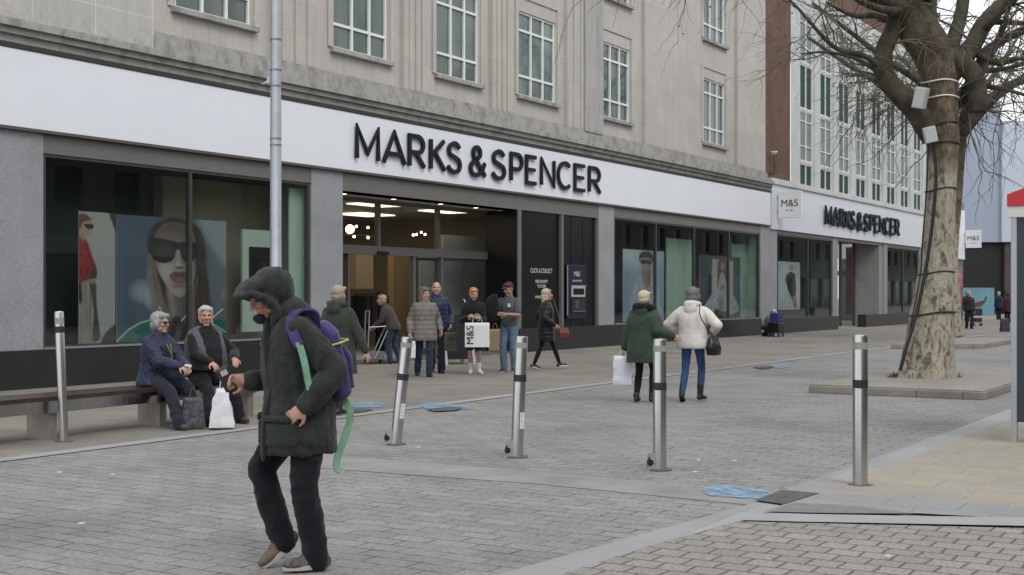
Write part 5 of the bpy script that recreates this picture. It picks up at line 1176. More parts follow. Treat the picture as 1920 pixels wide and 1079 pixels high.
def hand(bl, w, d, n, k, curl=.5, side=1, grip=0.):
    """palm and five separate fingers; w wrist, d direction, n palm normal (the way fingers curl)"""
    d = d.normalized(); n = (n - d * n.dot(d)).normalized(); s_ = d.cross(n) * side
    M = Matrix((s_, d, n)).transposed()
    bl.ball(w + d * .048 * k, (.040 * k, .052 * k, .016 * k), M); bl.cap(w - d * .01, w + d * .03 * k, .024 * k, .026 * k)
    for i, (off, ln) in enumerate(((.030, .072), (.010, .08), (-.010, .075), (-.029, .058))):
        p = w + (d * .085 + s_ * off) * k; a = curl * .55; dd = d
        for j, seg in enumerate((.45, .32, .23)):
            a2 = a + curl * .6 * (j); dd = (d * cos(a2 + grip) + n * sin(a2 + grip)).normalized(); q = p + dd * ln * seg * k
            bl.cap(p, q, (.0092 - j * .0009) * k, (.0088 - j * .001) * k, 8); p = q
    p = w + (d * .03 + s_ * .034) * k; q = p + (d * .6 + s_ * .7 + n * .35).normalized() * .036 * k; r_ = q + (d * .9 + s_ * .1 + n * .6).normalized() * .03 * k
    bl.cap(p, q, .013 * k, .011 * k, 8); bl.cap(q, r_, .0105 * k, .009 * k, 8)
def person(label, loc, head_deg, H=1.68, girth=1., lean=0., bend=0., pelvis=None, la=None, ra=None, lh=None, rh=None,
           lpole=None, rpole=None, lapole=None, rapole=None, look=(0, 1, 0), headoff=(0, 0, 0), sk=sk_pale, voxel=.009,
           legs='trousers', legmat=None, top=None, topmat=None, toplen=.5, flare=1., shoe=None, hair='short', hairmat_=None,
           lf=None, rf=None, hoodback=False, sleeve=1., handcurl=(.6, .6), hn=(None, None), hd=(None, None), collar=None, shoulder=1., toedir=None, hem_gap=0., group=None, sleeve_r=1., name='person', hasface=True, belly=0., legr=1., plain=False, shoek=1.):
    """heading head_deg in the ground plane; local axes x right, y forward"""
    k = H / 1.72
    P = thing(name, label, 'person', loc, R(head_deg) - pi / 2, group)
    hipz = .515 * H
    pel = V(pelvis) if pelvis is not None else V((0, 0, hipz))
    up = V((sin(bend) * .0, sin(lean), cos(lean))).normalized(); up = (Matrix.Rotation(bend, 3, 'Y') @ up)
    fw = V((0, cos(lean), -sin(lean))); TL = .30 * H
    neck = pel + up * TL; chestM = rotm(fw, up)
    rt = chestM @ V((1, 0, 0))
    shl = neck - rt * .092 * H * shoulder - up * .043 * H; shr = neck + rt * .092 * H * shoulder - up * .043 * H
    hl = pel - V((1, 0, 0)) * .05 * H; hr = pel + V((1, 0, 0)) * .05 * H
    th, shn = .245 * H, .235 * H
    la = V(la) if la is not None else V((-.07, 0, .045 * H)); ra = V(ra) if ra is not None else V((.07, 0, .045 * H))
    kl, la = ik(hl, la, th, shn, V(lpole or (-.08, 1, 0))); kr, ra = ik(hr, ra, th, shn, V(rpole or (.08, 1, 0)))
    ua, fo = .172 * H, .148 * H
    lh = V(lh) if lh is not None else shl + V((-.07, .05, -.31 * H)); rh = V(rh) if rh is not None else shr + V((.07, .05, -.31 * H))
    el, lh = ik(shl, lh, ua, fo, V(lapole or (-.4, -1, -.2))); er, rh = ik(shr, rh, ua, fo, V(rapole or (.4, -1, -.2)))
    lk = V(look).normalized(); hM = rotm(lk, up * .5 + V((0, 0, 1)))
    hc = neck + up * .085 * H + fw * .02 * k + V(headoff)
    def hp(x, y, z): return hc + hM @ (V((x, y, z)) * k * 1.05)
    g = girth
    # ---- body, one skin
    b = Blob()
    b.ball(hp(0, -.008, .03), (.075 * k, .094 * k, .086 * k), hM); b.ball(hp(0, .022, -.035), (.058 * k, .064 * k, .078 * k), hM)
    b.cap(hp(-.012, .062, -.092), hp(.012, .062, -.092), .02 * k, .02 * k); b.cap(hp(0, .086, .018), hp(0, .106, -.02), .009 * k, .014 * k)
    b.cap(hp(-.013, .094, -.024), hp(.013, .094, -.024), .008 * k, .008 * k)
    b.cap(hp(-.034, .078, .026), hp(.034, .078, .026), .011 * k, .011 * k); b.cap(hp(-.018, .082, -.054), hp(.018, .082, -.054), .008 * k, .008 * k); b.cap(hp(-.014, .08, -.064), hp(.014, .08, -.064), .008 * k, .008 * k)
    for s_ in (-1, 1):
        b.ball(hp(s_ * .036, .06, -.018), .026 * k); b.ball(hp(s_ * .077, -.006, -.005), (.009 * k, .018 * k, .031 * k), hM); b.cap(hp(s_ * .045, .03, -.06), hp(s_ * .05, 0, -.03), .022 * k, .024 * k)
    b.cap(hp(0, -.02, -.07), neck - up * .02, .053 * k, .06 * k)
    b.loft([(pel - up * .03 * H, .10 * k * g, .07 * k * g, chestM), (pel + up * .02 * H, .13 * k * g, .09 * k * g, chestM), (pel + up * .10 * H, .115 * k * g, .08 * k * g, chestM), (pel + up * .20 * H, .135 * k * g, .09 * k * g, chestM), (neck - up * .03 * H, .12 * k, .07 * k, chestM), (neck + up * .005 * H, .05 * k, .045 * k, chestM)])
    lt = .9 if legs != 'bare' else 1.
    for h_, kn, an in ((hl, kl, la), (hr, kr, ra)):
        b.chain([h_, h_.lerp(kn, .4), kn], [.072 * k * lt, .068 * k * lt, .048 * k * lt]); b.chain([kn, kn.lerp(an, .35), an], [.045 * k * lt, .05 * k * lt, .032 * k])
    for s_, sh, e_, w_ in ((-1, shl, el, lh), (1, shr, er, rh)):
        b.chain([sh, sh.lerp(e_, .4), e_], [.045 * k, .043 * k, .036 * k]); b.chain([e_, e_.lerp(w_, .35), w_], [.036 * k, .037 * k, .025 * k])
        i = 0 if s_ < 0 else 1
        dd = V(hd[i]) if hd[i] is not None else (w_ - e_); nn = V(hn[i]) if hn[i] is not None else (V((-s_, 0.25, 0)))
        hand(b, w_, dd, nn, k * 1.02, handcurl[i], side=1 if s_ < 0 else -1, grip=.15)
    tds = toedir or [None, None]; feet = []
    for i, (an, kn) in enumerate(((la, kl), (ra, kr))):
        td = V(tds[i]) if tds[i] is not None else V((-.12 if i == 0 else .12, 1, 0)); td.normalize()
        dn = (V((0, 0, -1)) - td * td.dot(V((0, 0, -1)))).normalized(); feet.append((an, td, dn))
        b.cap(an + dn * .02 * k - td * .03 * k, an + dn * .035 * k + td * .12 * k, .03 * k, .022 * k)
    ec = [hp(-.031, .083, .006), hp(.031, .083, .006)]; lc = hp(0, .088, -.059); bc = [hp(-.032, .088, .024), hp(.032, .088, .024)]
    iM = hM.transposed()
    def paint(p):
        if not hasface: return 0
        for e in ec:
            d = iM @ (p - e)
            if abs(d.x) < .013 * k and abs(d.z) < .0055 * k and d.y > -.02: return 1
        d = iM @ (p - lc)
        if abs(d.x) < .021 * k and abs(d.z) < .006 * k and d.y > -.02: return 2
        for e in bc:
            d = iM @ (p - e)
            if abs(d.x) < .017 * k and abs(d.z - .004) < .0035 * k and d.y > -.02: return 3
        return 0
    b.fuse('body', [sk, eye_m, lip_m, brow_m], P, voxel=min(voxel, .0075), smooth=2, paint=paint)
    # ---- legs
    if legs in ('trousers', 'jeans', 'slim'):
        b = Blob(); f = tuple(legr * q for q in {'trousers': (.098, .082, .066, .068), 'jeans': (.092, .075, .062, .058), 'slim': (.085, .062, .055, .042)}[legs])
        b.loft([(pel - up * .055 * H, .09 * k * g, .07 * k * g, chestM), (pel - up * .02 * H, .145 * k * g, .108 * k * g, chestM), (pel + up * .05 * H, .15 * k * g, .108 * k * g, chestM), (pel + up * .10 * H, .145 * k * g, .10 * k * g, chestM)])
        for h_, kn, an in ((hl, kl, la), (hr, kr, ra)):
            bt = an + (an - kn).normalized() * ((.018 if legs != 'slim' else -.01) * k)
            b.chain([h_, h_.lerp(kn, .5), kn], [f[0] * k * (g * .5 + .5), f[1] * 1.03 * k * (g * .5 + .5), f[2] * k]); b.chain([kn, kn.lerp(bt, .4), bt], [f[2] * k, f[2] * 1.02 * k, f[3] * k])
        b.fuse('trousers', legmat, P, voxel, 3, (lambda w_: (lambda p, n: w_(p, n) + (.0045 * (1 - 3 * abs(mnoise.noise(V((p.x * 7 + p.z * 5, p.y * 6 + p.z * 4, p.z * 10))))) if legs != 'slim' else 0)))(wrinkle(.0075 if legs != 'slim' else .004, 9., loc[0])))
    elif legs == 'shorts':
        b = Blob(); b.loft([(pel - up * .055 * H, .09 * k * g, .07 * k * g, chestM), (pel - up * .02 * H, .145 * k * g, .108 * k * g, chestM), (pel + up * .08 * H, .145 * k * g, .10 * k * g, chestM)])
        for h_, kn in ((hl, kl), (hr, kr)): b.chain([h_, h_.lerp(kn, .85)], [.095 * k, .09 * k])
        b.fuse('shorts', legmat, P, voxel, 3, wrinkle(.006, 9))
    elif legs == 'tights':
        b = Blob()
        for h_, kn, an in ((hl, kl, la), (hr, kr, ra)):
            b.chain([h_, h_.lerp(kn, .5), kn], [.08 * k, .072 * k, .052 * k]); b.chain([kn, kn.lerp(an, .35), an], [.05 * k, .054 * k, .036 * k])
        b.loft([(pel - up * .05 * H, .1 * k, .08 * k), (pel + up * .05 * H, .14 * k, .1 * k)])
        b.fuse('tights', legmat, P, voxel, 2)
    # ---- shoes
    if shoe:
        for i, (an, td, dn) in enumerate(feet):
            sm_, so, hi = shoe; b = Blob(); sd_ = td.cross(dn); M = Matrix((sd_, td, -dn)).transposed()
            A = an + dn * .045 * k; kk = k; k = k * shoek
            b.ball(A + td * .085 * k - dn * .012 * k, (.043 * k, .085 * k, .030 * k), M); b.ball(A - td * .02 * k - dn * .014 * k, (.036 * k, .055 * k, .040 * k), M); b.ball(A + td * .03 * k - dn * .03 * k, (.035 * k, .06 * k, .033 * k), M)
            if hi: b.cap(A - dn * .03, A - dn * hi * k, .044 * k, .047 * k)
            o = b.fuse('shoe', sm_, P, .006 if voxel <= .009 else .008, 2)
            s_ = MB(); n = 22; pts = []
            for j in range(n):
                a = 2 * pi * j / n; ln = .135 if sin(a) > 0 else .085; wd = .043 if sin(a) > 0 else .037
                pts.append(A + td * (.03 + ln * sin(a)) * k + sd_ * wd * cos(a) * k)
            v = [p + dn * .016 * k for p in pts] + [p - dn * .006 * k for p in pts]
            s_.add([tuple(x) for x in v], [tuple(range(n))[::-1], tuple(range(n, 2 * n))] + [(j, (j + 1) % n, n + (j + 1) % n, n + j) for j in range(n)]); s_.build('sole', so, o, smooth=50); k = kk
    # ---- top
    if top:
        thick = {'coat': 1.18, 'puffer': 1.26, 'jacket': 1.12, 'shirt': 1.0, 'vest': 1.12}[top]; b = Blob(); tg = thick * g
        hem = pel - V((0, 0, 1)) * (toplen * H) + fw * .0
        ax = up if toplen < .05 else V((0, 0, 1))
        rings = []
        if toplen > 0: rings += [(hem, .165 * k * tg * flare, .125 * k * tg * flare, None), (pel - V((0, 0, toplen * H * .45)), .168 * k * tg * (flare * .5 + .5), .13 * k * tg * (flare * .5 + .5), None)]
        else: rings += [(pel - up * toplen * H, .15 * k * tg, .112 * k * tg, chestM)]
        bf = fw * belly * .5 * k
        rings += [(pel + up * max(.03, -toplen + .02) * H + bf * .6, .16 * k * tg, (.122 + belly * .5) * k * tg, chestM), (pel + up * .10 * H + bf, .148 * k * tg, (.112 + belly) * k * tg, chestM), (pel + up * .19 * H + bf * .4, .158 * k * tg * shoulder, (.118 + belly * .3) * k * tg, chestM),
                  (pel + up * .235 * H, .158 * k * tg * shoulder, .105 * k * tg, chestM), (neck - up * .030 * H, .135 * k * thick, .088 * k * thick, chestM), (neck - up * .006 * H, .09 * k * thick, .072 * k * thick, chestM), (neck + up * .018 * H, .066 * k * thick, .062 * k * thick, chestM)]
        b.loft(rings)
        sr = sleeve_r * thick
        if sleeve > 0:
            for sh, e_, w_ in ((shl, el, lh), (shr, er, rh)):
                if sleeve >= 1: b.chain([sh, sh.lerp(e_, .3), sh.lerp(e_, .6), e_], [.054 * k * sr, .060 * k * sr, .056 * k * sr, .052 * k * sr]); b.chain([e_, e_.lerp(w_, .5), w_.lerp(e_, .05)], [.052 * k * sr, .05 * k * sr, .04 * k * sr])
                else: b.chain([sh, sh.lerp(e_, sleeve)], [.054 * k * sr, .060 * k * sr])
        if collar == 'hood':
            q = neck + up * .02 * H - fw * .055 * k; b.chain([q - rt * .10 * k + fw * .04 * k, q - rt * .06 * k - fw * .03 * k, q - fw * .055 * k, q + rt * .06 * k - fw * .03 * k, q + rt * .10 * k + fw * .04 * k], [.035 * k, .05 * k, .055 * k, .05 * k, .035 * k]); b.ball(q - fw * .065 * k - up * .06 * k, (.10 * k, .045 * k, .085 * k), chestM)
        elif collar == 'high': b.loft([(neck - up * .02 * H, .085 * k, .075 * k, chestM), (neck + up * .045 * H, .072 * k, .07 * k, chestM)])
        elif collar == 'low': b.cap(neck - rt * .05 * k + up * .01, neck + rt * .05 * k + up * .01, .05 * k, .05 * k)
        d_ = quilt(.011, .085, loc[0]) if top == 'puffer' and not plain else quilt(.005, .19, loc[0]) if top == 'puffer' else (quilt(.007, .075, loc[0], True) if top == 'quilted' else wrinkle(.0085 if top != 'shirt' else .006, 8., loc[0]))
        b.fuse({'coat': 'coat', 'puffer': 'padded_coat', 'jacket': 'jacket', 'shirt': 'shirt', 'vest': 'gilet'}[top], topmat, P, voxel, 3, d_)
    # ---- hair
    if hair:
        b = Blob()
        if hair in ('short', 'crop'):
            f = 1.0 if hair == 'short' else .95; b.ball(hp(0, -.028, .045), (.083 * k * f, .093 * k * f, .083 * k * f), hM); b.ball(hp(0, -.045, -.01), (.078 * k * f, .065 * k * f, .07 * k * f), hM); b.cap(hp(-.045, .055, .082), hp(.045, .055, .082), .022 * k, .022 * k)
        elif hair == 'full':
            b.ball(hp(0, -.028, .05), (.095 * k, .105 * k, .092 * k), hM); b.ball(hp(0, -.05, -.02), (.088 * k, .078 * k, .078 * k), hM); b.cap(hp(-.05, .055, .085), hp(.05, .055, .085), .026 * k, .026 * k)
            for s_ in (-1, 1): b.ball(hp(s_ * .075, .0, .0), (.026 * k, .045 * k, .06 * k), hM)
        elif hair in ('bob', 'long'):
            b.ball(hp(0, -.025, .045), (.091 * k, .10 * k, .09 * k), hM); b.ball(hp(0, -.05, -.04), (.09 * k, .07 * k, .10 * k), hM); b.cap(hp(-.045, .055, .085), hp(.045, .055, .085), .022 * k, .022 * k)
            for s_ in (-1, 1): b.cap(hp(s_ * .075, .012, .04), hp(s_ * .082, .0, -.09), .028 * k, .026 * k)
            if hair == 'long':
                b.loft([(hp(0, -.06, -.21), .085 * k, .03 * k, hM), (hp(0, -.06, -.10), .10 * k, .055 * k, hM), (hp(0, -.05, .0), .09 * k, .07 * k, hM)])
        w2_ = wrinkle(.008, 30., 3., (1, 1, .3))
        if hair != 'bald': b.fuse('hair', hairmat_, P, min(voxel, .008), 2, w2_)
    P['_'] = 0; del P['_']
    return P, dict(k=k, neck=neck, up=up, fw=fw, rt=rt, hp=hp, hM=hM, shl=shl, shr=shr, el=el, er=er, lh=lh, rh=rh, pel=pel, kl=kl, kr=kr, la=la, ra=ra, M=chestM, hc=hc)
def face_to(px0, py0, deg): return deg
dark_shoe = (pbr('black_leather_shoe', (.012, .012, .013), .4), pbr('black_sole', (.01, .01, .01), .8), 0)
def carrier(name, label, cat, loc, w_, h_, d_, mat, rot, handle=True, hl_=.12, txt=None, slump=0., txtrot=0., txtsize=.2, hmat=None):
    """shopping bag: gusseted body, open top rim and two string handles; loc is the middle of its bottom"""
    t = thing(name, label, cat, loc, rot); b = MB(); n = 10
    rows_ = 9; vs_ = []
    for i in range(rows_):
        z = h_ * i / (rows_ - 1); f = 1 - slump * (i / (rows_ - 1)) ** 1.5
        ring = [(-w_ / 2 * f, -d_ / 2 * f), (0, -d_ / 2 * f * 1.06), (w_ / 2 * f, -d_ / 2 * f), (w_ / 2 * f * .96, 0), (w_ / 2 * f, d_ / 2 * f), (0, d_ / 2 * f * 1.06), (-w_ / 2 * f, d_ / 2 * f), (-w_ / 2 * f * .96, 0)]
        # subdivide
        rr_ = []
        for a in range(8):
            p, q = ring[a], ring[(a + 1) % 8]
            for u_ in (0, .33, .66): rr_.append((p[0] + (q[0] - p[0]) * u_, p[1] + (q[1] - p[1]) * u_))
        for x, y in rr_:
            nn = mnoise.noise(V((x * 14 + loc[0], y * 14, z * 11))) * .018 * (1 if 0 < i else .2) * (.6 if not slump else 1.5); vs_.append((x + nn, y + nn * .8, z))
    m_ = 24; f = [(i * m_ + j, i * m_ + (j + 1) % m_, (i + 1) * m_ + (j + 1) % m_, (i + 1) * m_ + j) for i in range(rows_ - 1) for j in range(m_)]; f.append(tuple(range(m_))[::-1])
    b.add(vs_, f); o = b.build('bag_body', mat, t, smooth=40)
    sol = o.modifiers.new('t', 'SOLIDIFY'); sol.thickness = .003
    if handle:
        for s_ in (-1, 1):
            hb = MB(); wf_ = w_ * (1 - slump) * .22; hb.tube(smooth_path([V((-wf_, s_ * d_ * .3 * (1 - slump), h_ - .02)), V((-wf_ * .5, s_ * .01, h_ + hl_ * .8)), V((0, 0, h_ + hl_)), V((wf_ * .5, s_ * .01, h_ + hl_ * .8)), V((wf_, s_ * d_ * .3 * (1 - slump), h_ - .02))], 4), .005, 6); hb.build('handle', hmat or mat, t, smooth=60)
    if txt:
        tt = text('bag_text', txt, txtsize, black_sign, o, (0, 0, 0), ext=.001); tt.location = (-.15 * w_, -d_ / 2 - .014, h_ * .5) if txtrot else (0, -d_ / 2 - .014, h_ * .4)
        tt.rotation_euler = (R(90), -R(90) if txtrot else 0, 0) if txtrot else (R(90), 0, 0)
    return t
def camrot(loc, off=0.): return math.atan2(loc[1], loc[0]) - pi / 2 + off      # front faces the street side
# ---------------------------------------------------------------- 1 the hooded walker
SC = 341.0
OW = G(560, 1066); oliv = cloth('waxed_olive_coat', (.022, .027, .024), fold=14., fs_=.9, var=.3); jean = cloth('black_jeans', (.0065, .007, .010), fold=16., fs_=.5, var=.3)
cam_shoe = pbr('patterned_canvas_shoe', (.16, .145, .125), .9, col2=(.035, .03, .028), vs_=60.); sole_w = pbr('off_white_sole', (.40, .385, .36), .7); brown_shoe = pbr('worn_brown_shoe', (.11, .085, .065), .8, var=.3)
HW = 1.70
P1, A1 = person('hooded person mid-stride in dark olive parka and black jeans, wearing purple backpack', OW, 205, H=HW, girth=1.0, lean=R(12), pelvis=(0, -.045, .885),
    la=(-.10, -.07, .078), ra=(.08, .07, .155), rpole=(.1, 1, 0), lpole=(-.05, 1, 0), toedir=[(0.05, 1, 0), (0.05, .80, -.62)],
    lh=(-.21, .02, .90), rh=(.16, .24, 1.02), lapole=(-.35, -1, -.3), rapole=(.5, -.8, -.6), look=(-.04, .90, -.42), headoff=(0, .06, -.03), sk=sk_ruddy, voxel=.009, legs='jeans', legmat=jean, legr=1.14,
    top=None, shoek=1.14, shoe=(cam_shoe, sole_w, 0), hair='crop', hairmat_=hairmat('grey_brown', (.09, .075, .06)), handcurl=(1.5, 1.0), hd=[(.05, .75, -.45), (0, 1, .1)], hn=[(.9, -.1, -.4), (-1, .2, -.2)])
a = A1; k = a['k']
sh2 = [c for c in P1.children if c.name.startswith('shoe')][1]; sh2.data.materials[0] = brown_shoe
# parka: long body, deep sleeves, hood up with a peak
b = Blob(); M = a['M']; up, fw, rt, pel, neck = a['up'], a['fw'], a['rt'], a['pel'], a['neck']
b.loft([(V((0, .0, .64)), .19, .20, None), (V((0, .0, .72)), .195, .20, None), (V((0, .0, .84)), .19, .19, None), (pel + up * .12 + fw * .02, .185, .175, M), (pel + up * .25 + fw * .015, .195, .172, M), (pel + up * .37, .205, .160, M), (pel + up * .43, .19, .145, M), (neck - up * .03, .15, .125, M), (neck + up * .01, .11, .11, M), (neck + up * .05 + fw * .02, .09, .10, M)])
for sh, e_, w_ in ((a['shl'], a['el'], a['lh']), (a['shr'], a['er'], a['rh'])):
    b.chain([sh, sh.lerp(e_, .45), e_], [.068, .073, .067]); b.chain([e_, e_.lerp(w_, .5), w_.lerp(e_, .08)], [.067, .064, .056])
def parka_disp(p, n):
    q = V((p.x * 6 + p.z * 3, p.y * 6 - p.z * 2, p.z * 7)); f = mnoise.noise(q + V((0, 0, 2.5 * mnoise.noise(p * 3)))); return wrinkle(.013, 5.5, 2.)(p, n) + .007 * (1 - abs(f) * 3) * (1 if abs(p.x) > .16 else .6) + .003 * mnoise.noise(p * 22)
coat = b.fuse('parka', oliv, P1, .010, 3, parka_disp)
hp = a['hp']; hM = a['hM']
hood = Blob()
hood.ball(hp(0, -.038, .030), (.114 * k, .128 * k, .118 * k), hM)
hood.ball(hp(0, .045, .078), (.104 * k, .120 * k, .052 * k), hM @ Matrix.Rotation(R(-4), 3, 'X'))
hood.ball(hp(0, .098, .078), (.086 * k, .078 * k, .028 * k), hM @ Matrix.Rotation(R(-8), 3, 'X'))
for s_ in (-1, 1): hood.chain([hp(s_ * .070, .138, .070), hp(s_ * .096, .090, .050), hp(s_ * .102, .050, .010), hp(s_ * .100, .018, -.045), hp(s_ * .088, .022, -.10), hp(s_ * .06, .045, -.15)], [.014, .020, .024, .027, .030, .032])
hood.chain([hp(-.08, -.04, -.10), hp(-.04, -.095, -.10), hp(.04, -.095, -.10), hp(.08, -.04, -.10)], [.045, .052, .052, .045])
hood.ball(neck + up * .025 - fw * .045, (.12, .08, .05), M)
def hood_disp(p, n):
    q = hM.transposed() @ (p - a['hc']); return .0022 * sin(q.y * 60 + q.z * 75 + 3 * mnoise.noise(q * 9)) + wrinkle(.0035, 9., 4.)(p, n)
hood.fuse('hood', oliv, P1, .0075, 3, hood_disp)
# neck scarf and a black mask pulled down on the chin
b = Blob(); b.loft([(neck + up * .01 + fw * .01, .085, .10, M), (neck + up * .07 + fw * .05, .075, .085, M), (neck + up * .105 + fw * .065, .06, .07, M)]); b.fuse('scarf', cloth('black_scarf', (.012, .012, .013)), P1, .009, 3, wrinkle(.006, 20))
b = Blob(); b.ball(hp(0, .088, -.088), (.05 * k, .032 * k, .030 * k), hM); b.ball(hp(0, .105, -.078), (.03 * k, .02 * k, .02 * k), hM); b.fuse('face_mask', cloth('black_mask', (.010, .010, .011)), P1, .006, 2)
# coat trim: placket, pocket flaps, cuffs
def on_front(u_, side, z, extra=0.):   # point on the coat's front/side surface
    return V((side, u_, z))
b = Blob()
ffr = [V((-.045, .212, .635)), V((-.045, .212, .75)), V((-.045, .200, .86)), pel + up * .12 + fw * .192 - rt * .045, pel + up * .28 + fw * .186 - rt * .045, pel + up * .40 + fw * .168 - rt * .045, neck + fw * .125 - rt * .03]
for i in range(len(ffr) - 1):
    for q in range(4):
        p = ffr[i].lerp(ffr[i + 1], q / 4); b.ball(p, (.034, .009, .04), M)
b.fuse('placket', cloth('placket_olive', (.017, .020, .018)), P1, .008, 2)
for s_ in (-1, 1):
    b = Blob()
    for i in range(9):
        an_ = R(20 + 6.5 * i); rr_ = .206
        for zz in (.70, .725, .75, .775, .80): b.ball(V((s_ * rr_ * cos(an_) * 1.0, rr_ * sin(an_), zz)), (.014, .014, .017))
    b.fuse('pocket', oliv, P1, .008, 2)
    b = Blob()
    for i in range(9): an_ = R(18 + 7 * i); b.ball(V((s_ * .216 * cos(an_), .214 * sin(an_), .835)), (.014, .012, .024))
    b.fuse('pocket_flap', oliv, P1, .007, 2)
for sh, e_, w_, q_ in ((a['shl'], a['el'], a['lh'], 'l'), (a['shr'], a['er'], a['rh'], 'r')):
    u_ = (e_ - w_).normalized(); c_ = w_.lerp(e_, .10); cf = Blob(); cf.cap(c_, c_ + u_ * .035, .060, .063); cf.fuse('cuff', cloth('cuff_olive', (.017, .020, .018)), P1, .007, 1)
b = MB(); b.tube([pel + up * .405 + fw * .182 - rt * .03, pel + up * .385 + fw * .186 - rt * .03], .004, 6); b.build('zip_pull', pbr('brass', (.45, .30, .12), .3, 1.), P1)
def to_world(P_, v): return P_.matrix_world @ v
bpy.context.view_layer.update()
# backpack on his back
bk = thing('backpack', 'purple backpack with pale green straps on the back of hooded person', 'backpack', OW, P1.rotation_euler.z)
pu = cloth('purple_nylon', (.046, .028, .112), rough=.6, fold=12, fs_=.5, var=.3); gs_ = cloth('pale_green_webbing', (.17, .32, .225), fold=30, fs_=.2); yl = cloth('yellow_green_piping', (.38, .45, .12))
b = Blob()
cb = pel + up * .25 - fw * .175
b.loft([(cb - up * .25 + fw * .02, .10, .05, M), (cb - up * .22, .14, .075, M), (cb - up * .05, .15, .085, M), (cb + up * .12, .14, .07, M), (cb + up * .19 + fw * .02, .10, .045, M)])
b.fuse('pack_body', pu, bk, .009, 4, wrinkle(.009, 9, 7))
b = Blob(); b.loft([(cb - up * .20 - fw * .07, .10, .03, M), (cb - up * .02 - fw * .085, .11, .03, M), (cb + up * .04 - fw * .07, .09, .02, M)]); b.fuse('front_pocket', pu, bk, .009, 3, wrinkle(.006, 12))
b = Blob(); b.chain([cb + up * .06 - rt * .152 + fw * .06, cb + up * .065 - rt * .15 - fw * .04, cb + up * .065 - rt * .08 - fw * .11, cb + up * .065 + rt * .08 - fw * .11, cb + up * .065 + rt * .15 - fw * .04], [.007] * 5); b.fuse('piping', yl, bk, .005, 1)
def strap_mesh(pts, wd, th_, axis, name, mat, parent):
    b = MB(); pts = smooth_path(pts, 6); n = len(pts); vs_ = []
    for i, p in enumerate(pts):
        t_ = (pts[min(i + 1, n - 1)] - pts[max(i - 1, 0)]).normalized(); s_ = (axis - t_ * axis.dot(t_)).normalized(); n_ = t_.cross(s_)
        vs_ += [p + s_ * wd / 2 + n_ * th_ / 2, p - s_ * wd / 2 + n_ * th_ / 2, p - s_ * wd / 2 - n_ * th_ / 2, p + s_ * wd / 2 - n_ * th_ / 2]
    f = [(0, 1, 2, 3), tuple((n - 1) * 4 + q for q in (3, 2, 1, 0))]
    for i in range(n - 1):
        for j in range(4): f.append((i * 4 + j, i * 4 + (j + 1) % 4, i * 4 + 4 + (j + 1) % 4, i * 4 + 4 + j))
    b.add([tuple(v) for v in vs_], f); return b.build(name, mat, parent, smooth=60)
for s_ in (-1, 1):
    sx = rt * s_
    strap_mesh([cb + up * .17 + sx * .09 + fw * .06, neck - up * .01 - fw * .11 + sx * .125, neck + up * .025 + sx * .140 - fw * .03, neck - up * .01 + sx * .17 + fw * .03, neck - up * .09 + sx * .215 + fw * .045, neck - up * .15 + sx * .238 + fw * .035], .052, .016, (rt * .4 + fw * .6), 'shoulder_strap', pu, bk)
    strap_mesh([neck - up * .13 + sx * .242 + fw * .035, neck - up * .20 + sx * .252 + fw * .030, neck - up * .27 + sx * .258 + fw * .03, neck - up * .33 + sx * .256 + fw * .032, neck - up * .39 + sx * .256 + fw * .03], .036, .006, fw, 'webbing_strap', gs_, bk)
tail = pel - up * .1 - fw * .22 - rt * .05
strap_mesh([cb - up * .22 - rt * .05, tail, V((tail.x - .03, -.19, .58)), V((tail.x - .05, -.215, .53))], .04, .005, V((0, 1, 0)) , 'hanging_strap', gs_, bk)
# dark packet in the far hand
q = to_world(P1, a['rh'] + V((0, .10, .02))); t = thing('packet', 'dark packet with pale label held in the right hand of hooded person', 'packet', q, P1.rotation_euler.z)
t.rotation_euler.x = R(-25); mb = MB(); mb.box(-.012, .03, -.015, .05, -.065, .075); pb_ = mb.build('case', pbr('dark_packet', (.02, .02, .017), .5), t, bevel=.012)
mb = MB(); mb.box(-.0155, -.013, .0, .038, .03, .06); mb.build('pale_label', pbr('pale_label_face', (.4, .42, .4), .4), t); mb = MB(); mb.box(-.0155, -.013, .0, .038, -.055, -.035); mb.build('brown_label', pbr('brown_label_face', (.25, .17, .06), .4), t)
# ---------------------------------------------------------------- 2, 3 the couple on the bench
navy_quilt = cloth('navy_quilted_coat', (.017, .024, .055), rough=.5, fold=18, fs_=.4, var=.25); navy_tr = cloth('dark_navy_trousers', (.020, .020, .034), fold=14, fs_=.5); greyhair = hairmat('silver_grey', (.30, .295, .285))
def seat_at(px, py_feet, fwd_deg):
    return G(px, py_feet)
g1 = V((-3.69, 14.33, 0)); hd1 = -31
P2, A2_ = person('seated person with grey hair and sunglasses in navy quilted coat, left on bench', g1, hd1, H=1.62, girth=1.14, lean=R(5), pelvis=(-.07, -.47, .555), la=(-.26, -.05, .075), ra=(.11, .08, .075),
    lh=(-.13, -.07, .70), rh=(-.03, -.06, .70), lapole=(-.8, -.6, -.5), rapole=(.8, -.6, -.5), look=(-.12, 1, .0), sk=sk_pale, voxel=.009, legs='trousers', legmat=navy_tr, top='coat', topmat=navy_quilt, toplen=.045, flare=1.12, legr=1.08,
    shoe=(pbr('grey_trainer', (.07, .065, .06), .8, var=.3), pbr('brown_rubber', (.05, .035, .03), .7), 0), hair='full', hairmat_=greyhair, handcurl=(1.1, 1.1), hd=[(.4, 1, -.6), (-.4, 1, -.6)], hn=[(.2, -.2, -1), (-.2, -.2, -1)], collar='low', sleeve_r=1.1)
coat2 = [c for c in P2.children if c.name.startswith('coat')][0]
me = coat2.data; no = [v.normal.copy() for v in me.vertices]; dq = quilt(.0085, .07, 0., True)
